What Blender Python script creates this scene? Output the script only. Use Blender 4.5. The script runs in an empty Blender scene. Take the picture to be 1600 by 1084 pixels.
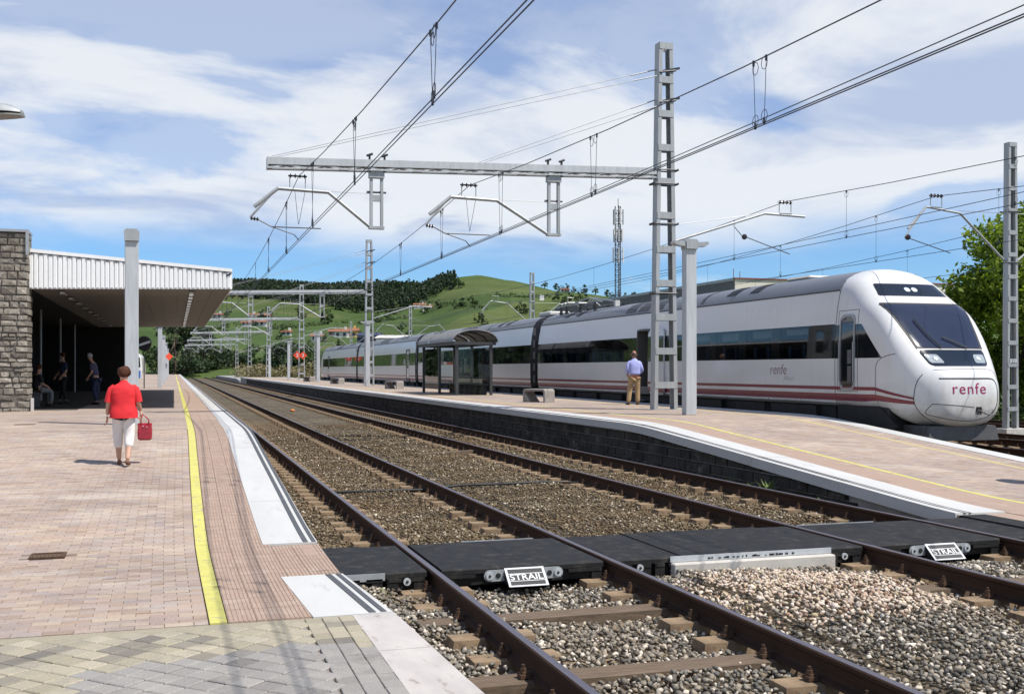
import bpy, bmesh, math, random
import numpy as np
from mathutils import Vector, Matrix
from mathutils.bvhtree import BVHTree
R = math.radians
rng = random.Random(7)
nrs = np.random.RandomState(11)
scene = bpy.context.scene
COL = scene.collection

# ------------------------------------------------------------ camera, sky, sun, exposure
cam_d = bpy.data.cameras.new('camera')
cam = bpy.data.objects.new('camera', cam_d); COL.objects.link(cam)
cam.location = (0, 0, 1.812)
cam.rotation_euler = (R(90), 0, R(-17.35))
cam_d.sensor_width = 36.0
cam_d.lens = 36.0 * 1690 / 1600
cam_d.shift_y = 35 / 1600
cam_d.clip_start = 0.1
cam_d.clip_end = 8000
scene.camera = cam
scene.view_settings.view_transform = 'Standard'
scene.view_settings.look = 'None'
scene.view_settings.exposure = 0.34
scene.view_settings.gamma = 1.0
scene.view_settings.use_curve_mapping = False

SUN_EL, SUN_AZ = R(58), math.atan2(.739, -.674)
world = bpy.data.worlds.new('World'); scene.world = world
world.use_nodes = True
wn, wl = world.node_tree.nodes, world.node_tree.links
wn.clear()
def wnode(t, **k):
    n = wn.new(t)
    for a, b in k.items(): setattr(n, a, b)
    return n
def wmath(op, a, b=None, c=None, clamp=False):
    n = wnode('ShaderNodeMath', operation=op); n.use_clamp = clamp
    for i, v in enumerate((a, b, c)):
        if v is None: continue
        if isinstance(v, (int, float)): n.inputs[i].default_value = v
        else: wl.new(v, n.inputs[i])
    return n.outputs[0]
w_out = wnode('ShaderNodeOutputWorld'); w_bg = wnode('ShaderNodeBackground')
w_bg.inputs['Strength'].default_value = 0.09
w_sky = wnode('ShaderNodeTexSky', sky_type='NISHITA', sun_disc=False)
w_sky.sun_elevation = SUN_EL; w_sky.sun_rotation = SUN_AZ
w_sky.air_density = 1.0; w_sky.dust_density = 0.25; w_sky.ozone_density = 2.2; w_sky.altitude = 300
w_tint = wnode('ShaderNodeMix', data_type='RGBA', blend_type='MULTIPLY')
w_tint.inputs['Factor'].default_value = 1.0
w_tint.inputs['B'].default_value = (0.62, 0.90, 1.24, 1)
wl.new(w_sky.outputs[0], w_tint.inputs['A'])
w_tc = wnode('ShaderNodeTexCoord'); w_sep = wnode('ShaderNodeSeparateXYZ')
wl.new(w_tc.outputs['Generated'], w_sep.inputs[0])
dz = wmath('MAXIMUM', w_sep.outputs[2], 0.0)
den = wmath('ADD', dz, 0.13)
w_cmb = wnode('ShaderNodeCombineXYZ')
wl.new(wmath('DIVIDE', w_sep.outputs[0], den), w_cmb.inputs[0])
wl.new(wmath('DIVIDE', w_sep.outputs[1], den), w_cmb.inputs[1])
def cloud_noise(scale, detail, rough, dist, off, stretch=(1, 1, 1)):
    mp = wnode('ShaderNodeMapping'); mp.inputs['Location'].default_value = off; mp.inputs['Scale'].default_value = stretch
    mp.inputs['Rotation'].default_value = (0, 0, R(-17))
    wl.new(w_cmb.outputs[0], mp.inputs[0])
    n = wnode('ShaderNodeTexNoise'); n.inputs['Scale'].default_value = scale; n.inputs['Detail'].default_value = detail
    n.inputs['Roughness'].default_value = rough; n.inputs['Distortion'].default_value = dist
    wl.new(mp.outputs[0], n.inputs['Vector']); return n.outputs['Fac']
n1 = cloud_noise(0.62, 9, .56, .35, (0.3, 9.4, 4))
n2 = cloud_noise(1.5, 7, .6, .5, (7.3, 2.1, 3))
def wramp(src, a, b):
    n = wnode('ShaderNodeMapRange', interpolation_type='SMOOTHSTEP')
    n.inputs['From Min'].default_value = a; n.inputs['From Max'].default_value = b
    wl.new(src, n.inputs['Value']); return n.outputs[0]
# the deck of cloud ends a few degrees above the horizon all the way round; clear air below it
nb = cloud_noise(1.1, 4, .5, .2, (3.3, 9.1, 1))
edge = wramp(wmath('ADD', w_sep.outputs[2], wmath('MULTIPLY', wmath('SUBTRACT', nb, .5), .085)), 0.088, 0.150)
cov = wmath('MULTIPLY', wramp(n1, 0.38, 0.51), edge)
wisp = wmath('MULTIPLY', wramp(n2, 0.56, 0.74), 0.55)
wisp = wmath('MULTIPLY', wisp, wramp(w_sep.outputs[2], 0.03, 0.09))
cov = wmath('MAXIMUM', cov, wisp)
cov = wmath('MAXIMUM', cov, wmath('MULTIPLY', edge, 0.48))          # thin high veil
# unseen deck overhead is opened into blue to lower the fill light
cov = wmath('MULTIPLY', cov, wmath('SUBTRACT', 1.0, wmath('MULTIPLY', wramp(w_sep.outputs[2], 0.34, 0.62), 0.8)))
shade = wramp(cloud_noise(1.25, 6, .55, .5, (5.2, 1.7, 6)), 0.45, 0.63)
w_cc = wnode('ShaderNodeMix', data_type='RGBA')
w_cc.inputs['A'].default_value = (7.7, 7.95, 8.25, 1)      # lit cloud
w_cc.inputs['B'].default_value = (4.5, 5.25, 6.9, 1)      # thicker, greyer cloud
wl.new(shade, w_cc.inputs['Factor'])
w_mix = wnode('ShaderNodeMix', data_type='RGBA')
wl.new(wmath('MULTIPLY', cov, 0.92), w_mix.inputs['Factor'])
wl.new(w_tint.outputs['Result'], w_mix.inputs['A']); wl.new(w_cc.outputs['Result'], w_mix.inputs['B'])
wl.new(w_mix.outputs['Result'], w_bg.inputs['Color']); wl.new(w_bg.outputs[0], w_out.inputs['Surface'])

sun_d = bpy.data.lights.new('sun', 'SUN'); sun_d.energy = 4.7; sun_d.angle = R(0.5); sun_d.color = (1.0, .955, .88)
sun = bpy.data.objects.new('sun', sun_d); COL.objects.link(sun)
sun_dir = Vector((math.sin(SUN_AZ) * math.cos(SUN_EL), math.cos(SUN_AZ) * math.cos(SUN_EL), math.sin(SUN_EL)))
sun.rotation_euler = sun_dir.to_track_quat('Z', 'Y').to_euler()
sun.location = (20, -20, 40)

# ------------------------------------------------------------ helpers
def lerp(a, b, t): return a + (b - a) * t
def clamp01(t): return max(0.0, min(1.0, t))
def interp(x, pts):
    if x <= pts[0][0]: return pts[0][1]
    for (a, b), (c, d) in zip(pts, pts[1:]):
        if x <= c: return b + (d - b) * (x - a) / (c - a)
    return pts[-1][1]

class MB:
    def __init__(s): s.v = []; s.f = []; s.m = []
    def add(s, vs, fs, mi=0):
        o = len(s.v); s.v += [tuple(p) for p in vs]
        for f in fs: s.f.append(tuple(i + o for i in f)); s.m.append(mi)
    def box(s, x0, x1, y0, y1, z0, z1, mi=0):
        s.add([(x0,y0,z0),(x1,y0,z0),(x1,y1,z0),(x0,y1,z0),(x0,y0,z1),(x1,y0,z1),(x1,y1,z1),(x0,y1,z1)],
              [(0,3,2,1),(4,5,6,7),(0,1,5,4),(1,2,6,5),(2,3,7,6),(3,0,4,7)], mi)
    def bar(s, p, q, w, h, mi=0, up=(0,0,1), w2=None, h2=None):
        p, q = Vector(p), Vector(q); d = (q - p)
        if d.length < 1e-6: return
        d.normalize(); u = Vector(up)
        if abs(d.dot(u)) > .98: u = Vector((1,0,0))
        a = d.cross(u).normalized(); b = a.cross(d).normalized()
        w2 = w if w2 is None else w2; h2 = h if h2 is None else h2
        vs = []
        for c, ww, hh in ((p, w, h), (q, w2, h2)):
            for sa, sb in ((-1,-1),(1,-1),(1,1),(-1,1)): vs.append(c + a*(sa*ww/2) + b*(sb*hh/2))
        s.add(vs, [(0,1,2,3),(7,6,5,4),(0,4,5,1),(1,5,6,2),(2,6,7,3),(3,7,4,0)], mi)
    def tube(s, pts, r, n=6, mi=0, cap=True):
        pts = [Vector(p) for p in pts]
        if not hasattr(r, '__len__'): r = [r] * len(pts)
        vs = []; prev = None
        for i, p in enumerate(pts):
            d = (pts[min(i+1, len(pts)-1)] - pts[max(i-1, 0)])
            d = d.normalized() if d.length > 1e-9 else Vector((0,0,1))
            u = prev if prev is not None else (Vector((0,0,1)) if abs(d.z) < .9 else Vector((1,0,0)))
            a = d.cross(u).normalized(); b = a.cross(d).normalized(); prev = b
            for k in range(n):
                t = 2*math.pi*k/n; vs.append(p + (a*math.cos(t) + b*math.sin(t))*r[i])
        fs = []
        for i in range(len(pts)-1):
            for k in range(n): fs.append((i*n+k, i*n+(k+1)%n, (i+1)*n+(k+1)%n, (i+1)*n+k))
        if cap: fs.append(tuple(range(n-1, -1, -1))); fs.append(tuple((len(pts)-1)*n+k for k in range(n)))
        s.add(vs, fs, mi)
    def prism(s, poly, axis, a0, a1, mi=0):
        """poly: 2-D outline; axis 0/1/2 = extrusion axis, the outline fills the other two axes in order."""
        def P(u, v, t): return {0:(t,u,v), 1:(u,t,v), 2:(u,v,t)}[axis]
        n = len(poly); vs = [P(u,v,a0) for u,v in poly] + [P(u,v,a1) for u,v in poly]
        fs = [tuple(range(n-1,-1,-1)), tuple(range(n, 2*n))] + [(i,(i+1)%n,n+(i+1)%n,n+i) for i in range(n)]
        s.add(vs, fs, mi)
    def loft(s, rings, mi=0, close=True, cap=True):
        n = len(rings[0]); vs = [p for r in rings for p in r]; fs = []
        for i in range(len(rings)-1):
            for k in range(n if close else n-1): fs.append((i*n+k, i*n+(k+1)%n, (i+1)*n+(k+1)%n, (i+1)*n+k))
        if cap: fs.append(tuple(range(n-1,-1,-1))); fs.append(tuple((len(rings)-1)*n+k for k in range(n)))
        s.add(vs, fs, mi)
    def disc(s, c, r, axis, t, n=16, mi=0):
        """solid disc / short cylinder, thickness t along axis, centred on c"""
        poly = [(r*math.cos(2*math.pi*k/n), r*math.sin(2*math.pi*k/n)) for k in range(n)]
        m = MB(); m.prism(poly, axis, -t/2, t/2)
        s.add([Vector(v) + Vector(c) for v in m.v], m.f, mi)
    def sphere(s, c, r, n=8, m=6, mi=0, sc=(1,1,1)):
        vs = [(c[0], c[1], c[2]-r*sc[2])]
        for i in range(1, m):
            a = math.pi*i/m - math.pi/2
            for k in range(n):
                t = 2*math.pi*k/n
                vs.append((c[0]+r*sc[0]*math.cos(a)*math.cos(t), c[1]+r*sc[1]*math.cos(a)*math.sin(t), c[2]+r*sc[2]*math.sin(a)))
        vs.append((c[0], c[1], c[2]+r*sc[2])); fs = []
        for k in range(n): fs.append((0, 1+(k+1)%n, 1+k))
        for i in range(m-2):
            for k in range(n): fs.append((1+i*n+k, 1+i*n+(k+1)%n, 1+(i+1)*n+(k+1)%n, 1+(i+1)*n+k))
        L = len(vs)-1
        for k in range(n): fs.append((L, 1+(m-2)*n+k, 1+(m-2)*n+(k+1)%n))
        s.add(vs, fs, mi)
    def mesh(s, name, mats, smooth=False, recalc=True):
        me = bpy.data.meshes.new(name)
        me.from_pydata(s.v, [], s.f)
        if not isinstance(mats, (list, tuple)): mats = [mats]
        for m in mats: me.materials.append(m)
        if len(mats) > 1: me.polygons.foreach_set('material_index', s.m)
        if recalc and len(s.f) < 30000:
            bm = bmesh.new(); bm.from_mesh(me); bmesh.ops.recalc_face_normals(bm, faces=bm.faces); bm.to_mesh(me); bm.free()
        if smooth: me.polygons.foreach_set('use_smooth', [True]*len(me.polygons))
        me.update(); return me
    def build(s, name, mats, parent=None, loc=None, rot=None, smooth=False, bevel=0, auto=None, recalc=True):
        o = link(name, s.mesh(name, mats, smooth or auto is not None, recalc), parent, loc, rot)
        if bevel:
            b = o.modifiers.new('bevel', 'BEVEL'); b.width = bevel; b.segments = 1; b.limit_method = 'ANGLE'; b.angle_limit = R(40)
        if auto is not None: smooth_by_angle(o.data, auto)
        return o

def smooth_by_angle(me, deg):
    me.polygons.foreach_set('use_smooth', [True]*len(me.polygons))
    bm = bmesh.new(); bm.from_mesh(me); lim = R(deg)
    for e in bm.edges:
        if len(e.link_faces) == 2 and e.calc_face_angle(0) > lim: e.smooth = False
    bm.to_mesh(me); bm.free()

def link(name, data, parent=None, loc=None, rot=None):
    o = bpy.data.objects.new(name, data); COL.objects.link(o)
    if parent is not None: o.parent = parent
    if loc is not None: o.location = loc
    if rot is not None: o.rotation_euler = rot
    return o
def tag(o, label=None, cat=None, group=None, kind=None):
    if label: o['label'] = label
    if cat: o['category'] = cat
    if group: o['group'] = group
    if kind: o['kind'] = kind
    return o
def thing(name, loc, label, cat, group=None, rz=0):
    o = bpy.data.objects.new(name, None); COL.objects.link(o); o.location = loc; o.rotation_euler = (0,0,rz)
    o.empty_display_size = .2
    return tag(o, label, cat, group)
_kids = {}
def copy_tree(o, loc=None, rz=None, label=None, parent=None, kids=None):
    c = o.copy(); COL.objects.link(c)
    if parent is not None: c.parent = parent
    if loc is not None: c.location = loc
    if rz is not None: c.rotation_euler = (0,0,rz)
    if label: c['label'] = label
    for ch in list(o.children): copy_tree(ch, parent=c)
    return c
def np_mesh(name, V, F, mat, smooth=False):
    """V (n,3), F (m,k) arrays -> mesh"""
    me = bpy.data.meshes.new(name); m, k = F.shape
    me.vertices.add(len(V)); me.vertices.foreach_set('co', np.ascontiguousarray(V, dtype=np.float32).ravel())
    me.loops.add(m*k); me.loops.foreach_set('vertex_index', np.ascontiguousarray(F, dtype=np.int32).ravel())
    me.polygons.add(m); me.polygons.foreach_set('loop_start', np.arange(0, m*k, k, dtype=np.int32))
    if smooth: me.polygons.foreach_set('use_smooth', np.ones(m, dtype=bool))
    me.materials.append(mat); me.update(calc_edges=True); return me

# ------------------------------------------------------------ materials
def new_mat(name):
    m = bpy.data.materials.new(name); m.use_nodes = True
    nt = m.node_tree; return m, nt.nodes, nt.links, nt.nodes['Principled BSDF']
def coords(N, L, which):
    if which == 'world': return N.new('ShaderNodeNewGeometry').outputs['Position']
    return N.new('ShaderNodeTexCoord').outputs['Object']
def noise(N, L, vec, scale, detail=4, rough=.55, stretch=None, dist=0):
    if stretch:
        mp = N.new('ShaderNodeMapping'); mp.inputs['Scale'].default_value = stretch; L.new(vec, mp.inputs[0]); vec = mp.outputs[0]
    n = N.new('ShaderNodeTexNoise'); n.inputs['Scale'].default_value = scale; n.inputs['Detail'].default_value = detail
    n.inputs['Roughness'].default_value = rough; n.inputs['Distortion'].default_value = dist
    L.new(vec, n.inputs['Vector']); return n.outputs['Fac']
def ramp(N, L, src, stops, mode='LINEAR'):
    r = N.new('ShaderNodeValToRGB'); cr = r.color_ramp; cr.interpolation = mode
    while len(cr.elements) < len(stops): cr.elements.new(.5)
    for e, (p, c) in zip(cr.elements, stops): e.position = p; e.color = (*c, 1) if len(c) == 3 else c
    L.new(src, r.inputs[0]); return r.outputs[0]
def mapr(N, L, src, a, b, c=0., d=1.):
    n = N.new('ShaderNodeMapRange'); n.interpolation_type = 'SMOOTHSTEP'
    for k, v in (('From Min',a),('From Max',b),('To Min',c),('To Max',d)): n.inputs[k].default_value = v
    L.new(src, n.inputs['Value']); return n.outputs[0]
def mathn(N, L, op, a, b=None):
    n = N.new('ShaderNodeMath'); n.operation = op
    for i, v in enumerate((a, b)):
        if v is None: continue
        if isinstance(v, (int, float)): n.inputs[i].default_value = v
        else: L.new(v, n.inputs[i])
    return n.outputs[0]
def mixc(N, L, fac, a, b, mode='MIX'):
    n = N.new('ShaderNodeMix'); n.data_type = 'RGBA'; n.blend_type = mode
    for k, v in (('Factor',fac),('A',a),('B',b)):
        s = n.inputs[k]
        if isinstance(v, (int, float)): s.default_value = v
        elif isinstance(v, tuple): s.default_value = (*v, 1) if len(v) == 3 else v
        else: L.new(v, s)
    return n.outputs['Result']
def bumpn(N, L, B, h, strength, dist=.01):
    b = N.new('ShaderNodeBump'); b.inputs['Strength'].default_value = strength; b.inputs['Distance'].default_value = dist
    L.new(h, b.inputs['Height']); L.new(b.outputs[0], B.inputs['Normal'])
def rand01(N, L):
    oi = N.new('ShaderNodeObjectInfo').outputs['Random']; ri = N.new('ShaderNodeNewGeometry').outputs['Random Per Island']
    return mathn(N, L, 'FRACT', mathn(N, L, 'ADD', oi, ri))
def pm(name, col, rough=.6, metal=0., var=.18, scale=4., bump=.15, bscale=45., col2=None, c2=(.5,.72), spec=.5, coat=0., which='object', stretch=None, isl=0., bdist=.006):
    m, N, L, B = new_mat(name)
    v = coords(N, L, which)
    n = noise(N, L, v, scale, 6, .6, stretch)
    lo = tuple(max(0, c*(1-var)) for c in col); hi = tuple(min(1, c*(1+var)) for c in col)
    c = ramp(N, L, n, [(.3, lo), (.7, hi)])
    if col2 is not None:
        f = mapr(N, L, noise(N, L, v, scale*2.3, 7, .65, stretch), c2[0], c2[1]); c = mixc(N, L, f, c, col2)
    if isl:
        r = rand01(N, L); c = mixc(N, L, 1., c, ramp(N, L, r, [(0, (1-isl,)*3), (1, (1+isl,)*3)]), 'MULTIPLY')
    L.new(c, B.inputs['Base Color'])
    B.inputs['Roughness'].default_value = rough; B.inputs['Metallic'].default_value = metal
    B.inputs['Specular IOR Level'].default_value = spec; B.inputs['Coat Weight'].default_value = coat; B.inputs['Coat Roughness'].default_value = .08
    if bump: bumpn(N, L, B, noise(N, L, v, bscale, 5), bump, bdist)
    return m
def glass_mat(name, tint=(.5,.55,.55), fac=.35, rough=.02):
    m, N, L, B = new_mat(name); N.remove(B)
    t = N.new('ShaderNodeBsdfTransparent'); t.inputs[0].default_value = (*tint, 1)
    g = N.new('ShaderNodeBsdfGlossy'); g.inputs['Color'].default_value = (.95,.97,1,1); g.inputs['Roughness'].default_value = rough
    fr = N.new('ShaderNodeFresnel'); fr.inputs[0].default_value = 1.5
    f = mathn(N, L, 'ADD', mathn(N, L, 'MULTIPLY', fr.outputs[0], 1.0), fac*.25)
    x = N.new('ShaderNodeMixShader'); L.new(f, x.inputs[0]); L.new(t.outputs[0], x.inputs[1]); L.new(g.outputs[0], x.inputs[2])
    L.new(x.outputs[0], N['Material Output'].inputs['Surface']); return m

M = {}
M['galv'] = pm('galvanised_steel', (.37,.385,.39), .5, .3, .14, 3, .05, 60, col2=(.27,.265,.25), c2=(.52,.80), stretch=(2,2,.22))
M['galv_light'] = pm('galvanised_sheet', (.46,.48,.495), .5, .15, .12, 5, .04, 70, col2=(.36,.365,.36), c2=(.52,.80), stretch=(2,2,.2))
M['dark_metal'] = pm('dark_bracket_metal', (.05,.052,.058), .5, .6, .2, 9)
M['insul'] = pm('brown_insulator', (.035,.028,.03), .25, 0, .2, 9, spec=.6)
M['wire'] = pm('wire_metal', (.045,.05,.065), .5, .4, .1, 3, 0)
M['rail_web'] = pm('rusty_rail', (.050,.026,.016), .85, .0, .4, 6, .3, 60, which='world', stretch=(1,.15,1), spec=.2)
M['rail_top'] = pm('worn_rail_head', (.15,.135,.16), .42, .6, .12, 12, .05, 60, which='world', stretch=(6,.1,1))
M['rail_worn_bright'] = M['rail_top']
M['rust'] = pm('rusty_iron', (.085,.045,.024), .85, .1, .4, 14, .4, 60)
M['rubber'] = pm('crossing_rubber', (.012,.012,.012), .7, 0, .25, 3, .4, 120, col2=(.060,.052,.043), c2=(.48,.80), spec=.3)
M['white_paint'] = pm('white_coping_paint', (.50,.495,.475), .65, 0, .07, 1.2, .12, 60, col2=(.34,.325,.295), c2=(.56,.80), which='world', stretch=(1.6,.5,1))
M['white_old'] = pm('weathered_white_concrete', (.44,.41,.38), .8, 0, .12, 1.5, .3, 70, col2=(.24,.20,.175), c2=(.56,.72), which='world', stretch=(3,1.2,1))
M['strip_dark'] = pm('dark_antislip_strip', (.075,.078,.085), .7, 0, .12, 9, .3, 200)
M['yellow'] = pm('yellow_line_paint', (.52,.485,.125), .7, 0, .10, 5, .2, 90, col2=(.36,.30,.19), c2=(.54,.66), which='world')
M['yellow_far'] = pm('faded_yellow_line_paint', (.50,.415,.16), .65, 0, .08, 3, .1, 90, which='world')
M['concrete'] = pm('grey_concrete', (.32,.31,.29), .85, 0, .2, 2, .35, 40, col2=(.2,.19,.17), c2=(.55,.75))
M['concrete_pale'] = pm('pale_concrete', (.50,.47,.42), .85, 0, .15, 3, .35, 40, col2=(.33,.29,.24), c2=(.6,.8))
M['sleeper'] = pm('rust_stained_concrete_sleeper', (.235,.165,.098), .9, 0, .35, 5, .6, 50, col2=(.12,.072,.042), c2=(.5,.75))
M['timber'] = pm('weathered_sleeper_timber', (.135,.095,.062), .9, 0, .35, 4, .6, 40, col2=(.07,.045,.03), c2=(.5,.7), stretch=(1,14,8))
M['black'] = pm('matt_black', (.012,.012,.013), .6, 0, .2, 6, .05)
M['dark_grey'] = pm('dark_grey_paint', (.045,.047,.05), .5, 0, .15, 6, .05)
def train_white():
    m, N, L, B = new_mat('white_train_paint'); v = coords(N, L, 'object')
    c = ramp(N, L, noise(N, L, v, .7, 5, .6, (1,.3,1)), [(.3,(.60,.595,.585)),(.7,(.665,.66,.655))])
    st = mapr(N, L, noise(N, L, v, 3.2, 6, .7, (1,1.6,.10)), .50, .78); c = mixc(N, L, mathn(N, L, 'MULTIPLY', st, .22), c, (.40,.37,.33))
    sp = N.new('ShaderNodeSeparateXYZ'); L.new(v, sp.inputs[0])
    d = mathn(N, L, 'MULTIPLY', mapr(N, L, sp.outputs[2], 1.75, .75), mapr(N, L, noise(N, L, v, 2.4, 7, .7, (1,.5,1)), .32, .72))
    c = mixc(N, L, mathn(N, L, 'MULTIPLY', d, .55), c, (.27,.225,.18))
    L.new(c, B.inputs['Base Color']); B.inputs['Roughness'].default_value = .3; B.inputs['Coat Weight'].default_value = .35; B.inputs['Coat Roughness'].default_value = .12
    bumpn(N, L, B, noise(N, L, v, 1.1, 2, .5, (1,.6,.6)), .10, .012); return m
M['white_train'] = train_white()
M['roof_grey'] = pm('train_roof_grey', (.155,.165,.185), .42, 0, .12, 1.2, .03, 40, stretch=(1,.3,1))
M['maroon'] = pm('maroon_stripe', (.17,.012,.028), .35, 0, .06, 2, 0, coat=.4)
M['magenta'] = pm('magenta_print', (.30,.015,.09), .4, 0, .05, 2, 0)
M['seam'] = pm('panel_gap', (.03,.03,.032), .7, 0, .1, 2, 0)
M['tinted'] = pm('dark_tinted_glass', (.010,.012,.014), .05, 0, .1, 2, 0, spec=.75, coat=.3)
M['shield'] = pm('windscreen_glass', (.022,.026,.045), .05, 0, .15, 1, 0, spec=.7, coat=.2)
M['pane'] = glass_mat('tinted_window_pane', (.46,.49,.50), .0)
M['clear'] = glass_mat('clear_glass', (.90,.94,.92), .05)
M['lens'] = pm('lamp_lens', (.62,.66,.70), .12, .1, .1, 20, .1, 60, spec=.8)
M['text_white'] = pm('white_lettering', (.62,.62,.61), .5, 0, .03, 3, 0)
M['sign_red'] = pm('red_sign_face', (.70,.075,.03), .45, 0, .05, 3, 0)
# ------------------------------------------------------------ ground, trackbed, platforms
def ground_mat():
    m, N, L, B = new_mat('grassy_ground'); v = coords(N, L, 'world')
    c = ramp(N, L, noise(N, L, v, .02, 6), [(.3, (.055,.075,.022)), (.55, (.075,.105,.028)), (.75, (.12,.12,.05))])
    L.new(c, B.inputs['Base Color']); B.inputs['Roughness'].default_value = 1; return m
def ballast_mat():
    m, N, L, B = new_mat('ballast_bed_stone'); v = coords(N, L, 'world')
    vo = N.new('ShaderNodeTexVoronoi'); vo.inputs['Scale'].default_value = 17; L.new(v, vo.inputs['Vector'])
    sp = N.new('ShaderNodeSeparateXYZ'); L.new(v, sp.inputs[0])
    st = ramp(N, L, vo.outputs['Color'], [(.1, (.055,.044,.03)), (.55, (.105,.085,.058)), (.85, (.15,.125,.088)), (.985, (.40,.36,.29))])
    big = ramp(N, L, noise(N, L, v, .45, 5), [(.35, (.75,.7,.62)), (.65, (1.15,1.1,1.0))])
    c = mixc(N, L, 1., st, big, 'MULTIPLY')
    L.new(c, B.inputs['Base Color']); B.inputs['Roughness'].default_value = .95
    bumpn(N, L, B, vo.outputs['Distance'], .9, .05); return m
M['ground'] = ground_mat(); M['ballast_bed'] = ballast_mat()
b = MB(); b.add([(-4000,-1500,-.62),(4000,-1500,-.62),(4000,4500,-.62),(-4000,4500,-.62)], [(0,1,2,3)])
tag(b.build('ground', M['ground']), 'rough green ground stretching from the station to the hills', kind='structure')

L_OUT = [(-20,2.2),(4,1.74),(6.1,1.63),(7.9,1.56),(9.7,1.41),(11.3,1.41),(420,1.41)]
def zl(Y):      # height of the left platform: ramp down to the crossing
    return .65*ease_ramp(Y, 11.3, 21.3, 1.3)
def ease_ramp(Y, a, b, k):
    def sp(t): return 0 if t < -k else t if t > k else (t+k)**2/(4*k)
    return (sp(Y-a)-sp(Y-b))/(b-a)
def zi(X, Y):   # height of the island platform
    t = clamp01((X - 9.3) / 6.4); return .65*ease_ramp(Y, lerp(11.2, 15.6, t), lerp(21.0, 23.8, t), 1.0)
ISL0, ISL1 = 9.3, 15.6
def isl_end(Y): return 0

def lx(Y): return interp(Y, L_OUT)

# trackbed: one sheet with ballast shoulders, up to a little under the sleepers
b = MB(); xs = [1.2, 1.6, 2.2, 4.2, 5.4, 6.6, 9.0, 9.8, 12, 15.2, 16.2, 19, 21, 23, 26, 31]
ys = list(np.concatenate([np.linspace(-10, 40, 40), np.linspace(45, 460, 40)]))
vs = [(x, y, -.268 + .012*math.sin(3.1*x+1.7*y) - (.12 if x < 1.5 or 9.3 < x < 15.3 else 0) - (.2 if x > 30 else 0)) for y in ys for x in xs]
n = len(xs); b.add(vs, [(j*n+i, j*n+i+1, (j+1)*n+i+1, (j+1)*n+i) for j in range(len(ys)-1) for i in range(n-1)])
tag(b.build('trackbed', M['ballast_bed'], smooth=True), 'brown stone ballast bed under the rails between the platforms', kind='structure')

# brick colours
def brick_mat(name, tex):
    m, N, L, B = new_mat(name); v = coords(N, L, 'world')
    stops = [(0, (.275,.205,.165)), (.18, (.36,.275,.215)), (.36, (.32,.245,.21)), (.52, (.40,.32,.245)), (.68, (.285,.235,.215)), (.84, (.37,.285,.235)), (1, (.335,.285,.255))]
    if tex:
        bt = N.new('ShaderNodeTexBrick'); bt.inputs['Scale'].default_value = 1; bt.inputs['Brick Width'].default_value = .2; bt.inputs['Row Height'].default_value = .1
        bt.inputs['Mortar Size'].default_value = .004; bt.inputs['Color1'].default_value = (0,0,0,1); bt.inputs['Color2'].default_value = (1,1,1,1); bt.inputs['Mortar'].default_value = (.1,.1,.1,1)
        L.new(v, bt.inputs['Vector']); c = ramp(N, L, bt.outputs['Color'], stops)
        c = mixc(N, L, bt.outputs['Fac'], c, (.24,.19,.15))
    else:
        c = ramp(N, L, rand01(N, L), stops)
    big = ramp(N, L, noise(N, L, v, .55, 5, .6), [(.3, (.84,.83,.83)), (.5, (1,1,1)), (.72, (1.17,1.14,1.08))])
    c = mixc(N, L, 1., c, big, 'MULTIPLY')
    fine = ramp(N, L, noise(N, L, v, 42, 5, .7), [(.3, (.82,.82,.82)), (.7, (1.14,1.14,1.14))])
    c = mixc(N, L, 1., c, fine, 'MULTIPLY')
    pale = mapr(N, L, noise(N, L, v, .9, 7, .68, (.8,2.4,1)), .50, .72)   # lime bloom
    c = mixc(N, L, mathn(N, L, 'MULTIPLY', pale, .62), c, (.50,.44,.375))
    vg = N.new('ShaderNodeTexVoronoi'); vg.inputs['Scale'].default_value = 2.6; L.new(v, vg.inputs['Vector'])
    gum = mapr(N, L, vg.outputs['Distance'], .052, .035); c = mixc(N, L, mathn(N, L, 'MULTIPLY', gum, .6), c, (.10,.09,.085))
    dk = mapr(N, L, noise(N, L, v, 1.9, 7, .72), .58, .78); c = mixc(N, L, mathn(N, L, 'MULTIPLY', dk, .5), c, (.15,.12,.10))
    L.new(c, B.inputs['Base Color']); B.inputs['Roughness'].default_value = .85; B.inputs['Specular IOR Level'].default_value = .3
    bumpn(N, L, B, noise(N, L, v, 90, 4), .25, .004); return m
M['brick'] = brick_mat('clay_paver', False); M['brick_tex'] = brick_mat('clay_paving', True)
def tile_mat(name, stops, pale):
    m, N, L, B = new_mat(name); v = coords(N, L, 'world')
    c = ramp(N, L, rand01(N, L), stops)
    dm = mapr(N, L, noise(N, L, v, 2.1, 8, .72), .55, .72); c = mixc(N, L, mathn(N, L, 'MULTIPLY', dm, .45), c, (.10,.088,.07))
    st = mapr(N, L, noise(N, L, v, 3.2, 7, .68, None, .6), .50, .72)
    c = mixc(N, L, mathn(N, L, 'MULTIPLY', st, .75), c, pale)
    c = mixc(N, L, 1., c, ramp(N, L, noise(N, L, v, 60, 5, .7), [(.3, (.8,.8,.8)), (.7, (1.16,1.16,1.16))]), 'MULTIPLY')
    L.new(c, B.inputs['Base Color']); B.inputs['Roughness'].default_value = .85; B.inputs['Specular IOR Level'].default_value = .3
    bumpn(N, L, B, noise(N, L, v, 70, 4), .3, .004); return m
M['tile_yellow'] = tile_mat('yellow_cement_tile', [(0,(.295,.262,.19)),(.25,(.365,.325,.24)),(.5,(.325,.288,.21)),(.72,(.395,.352,.265)),(.86,(.16,.145,.125)),(1,(.255,.228,.18))], (.24,.22,.19))
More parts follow.
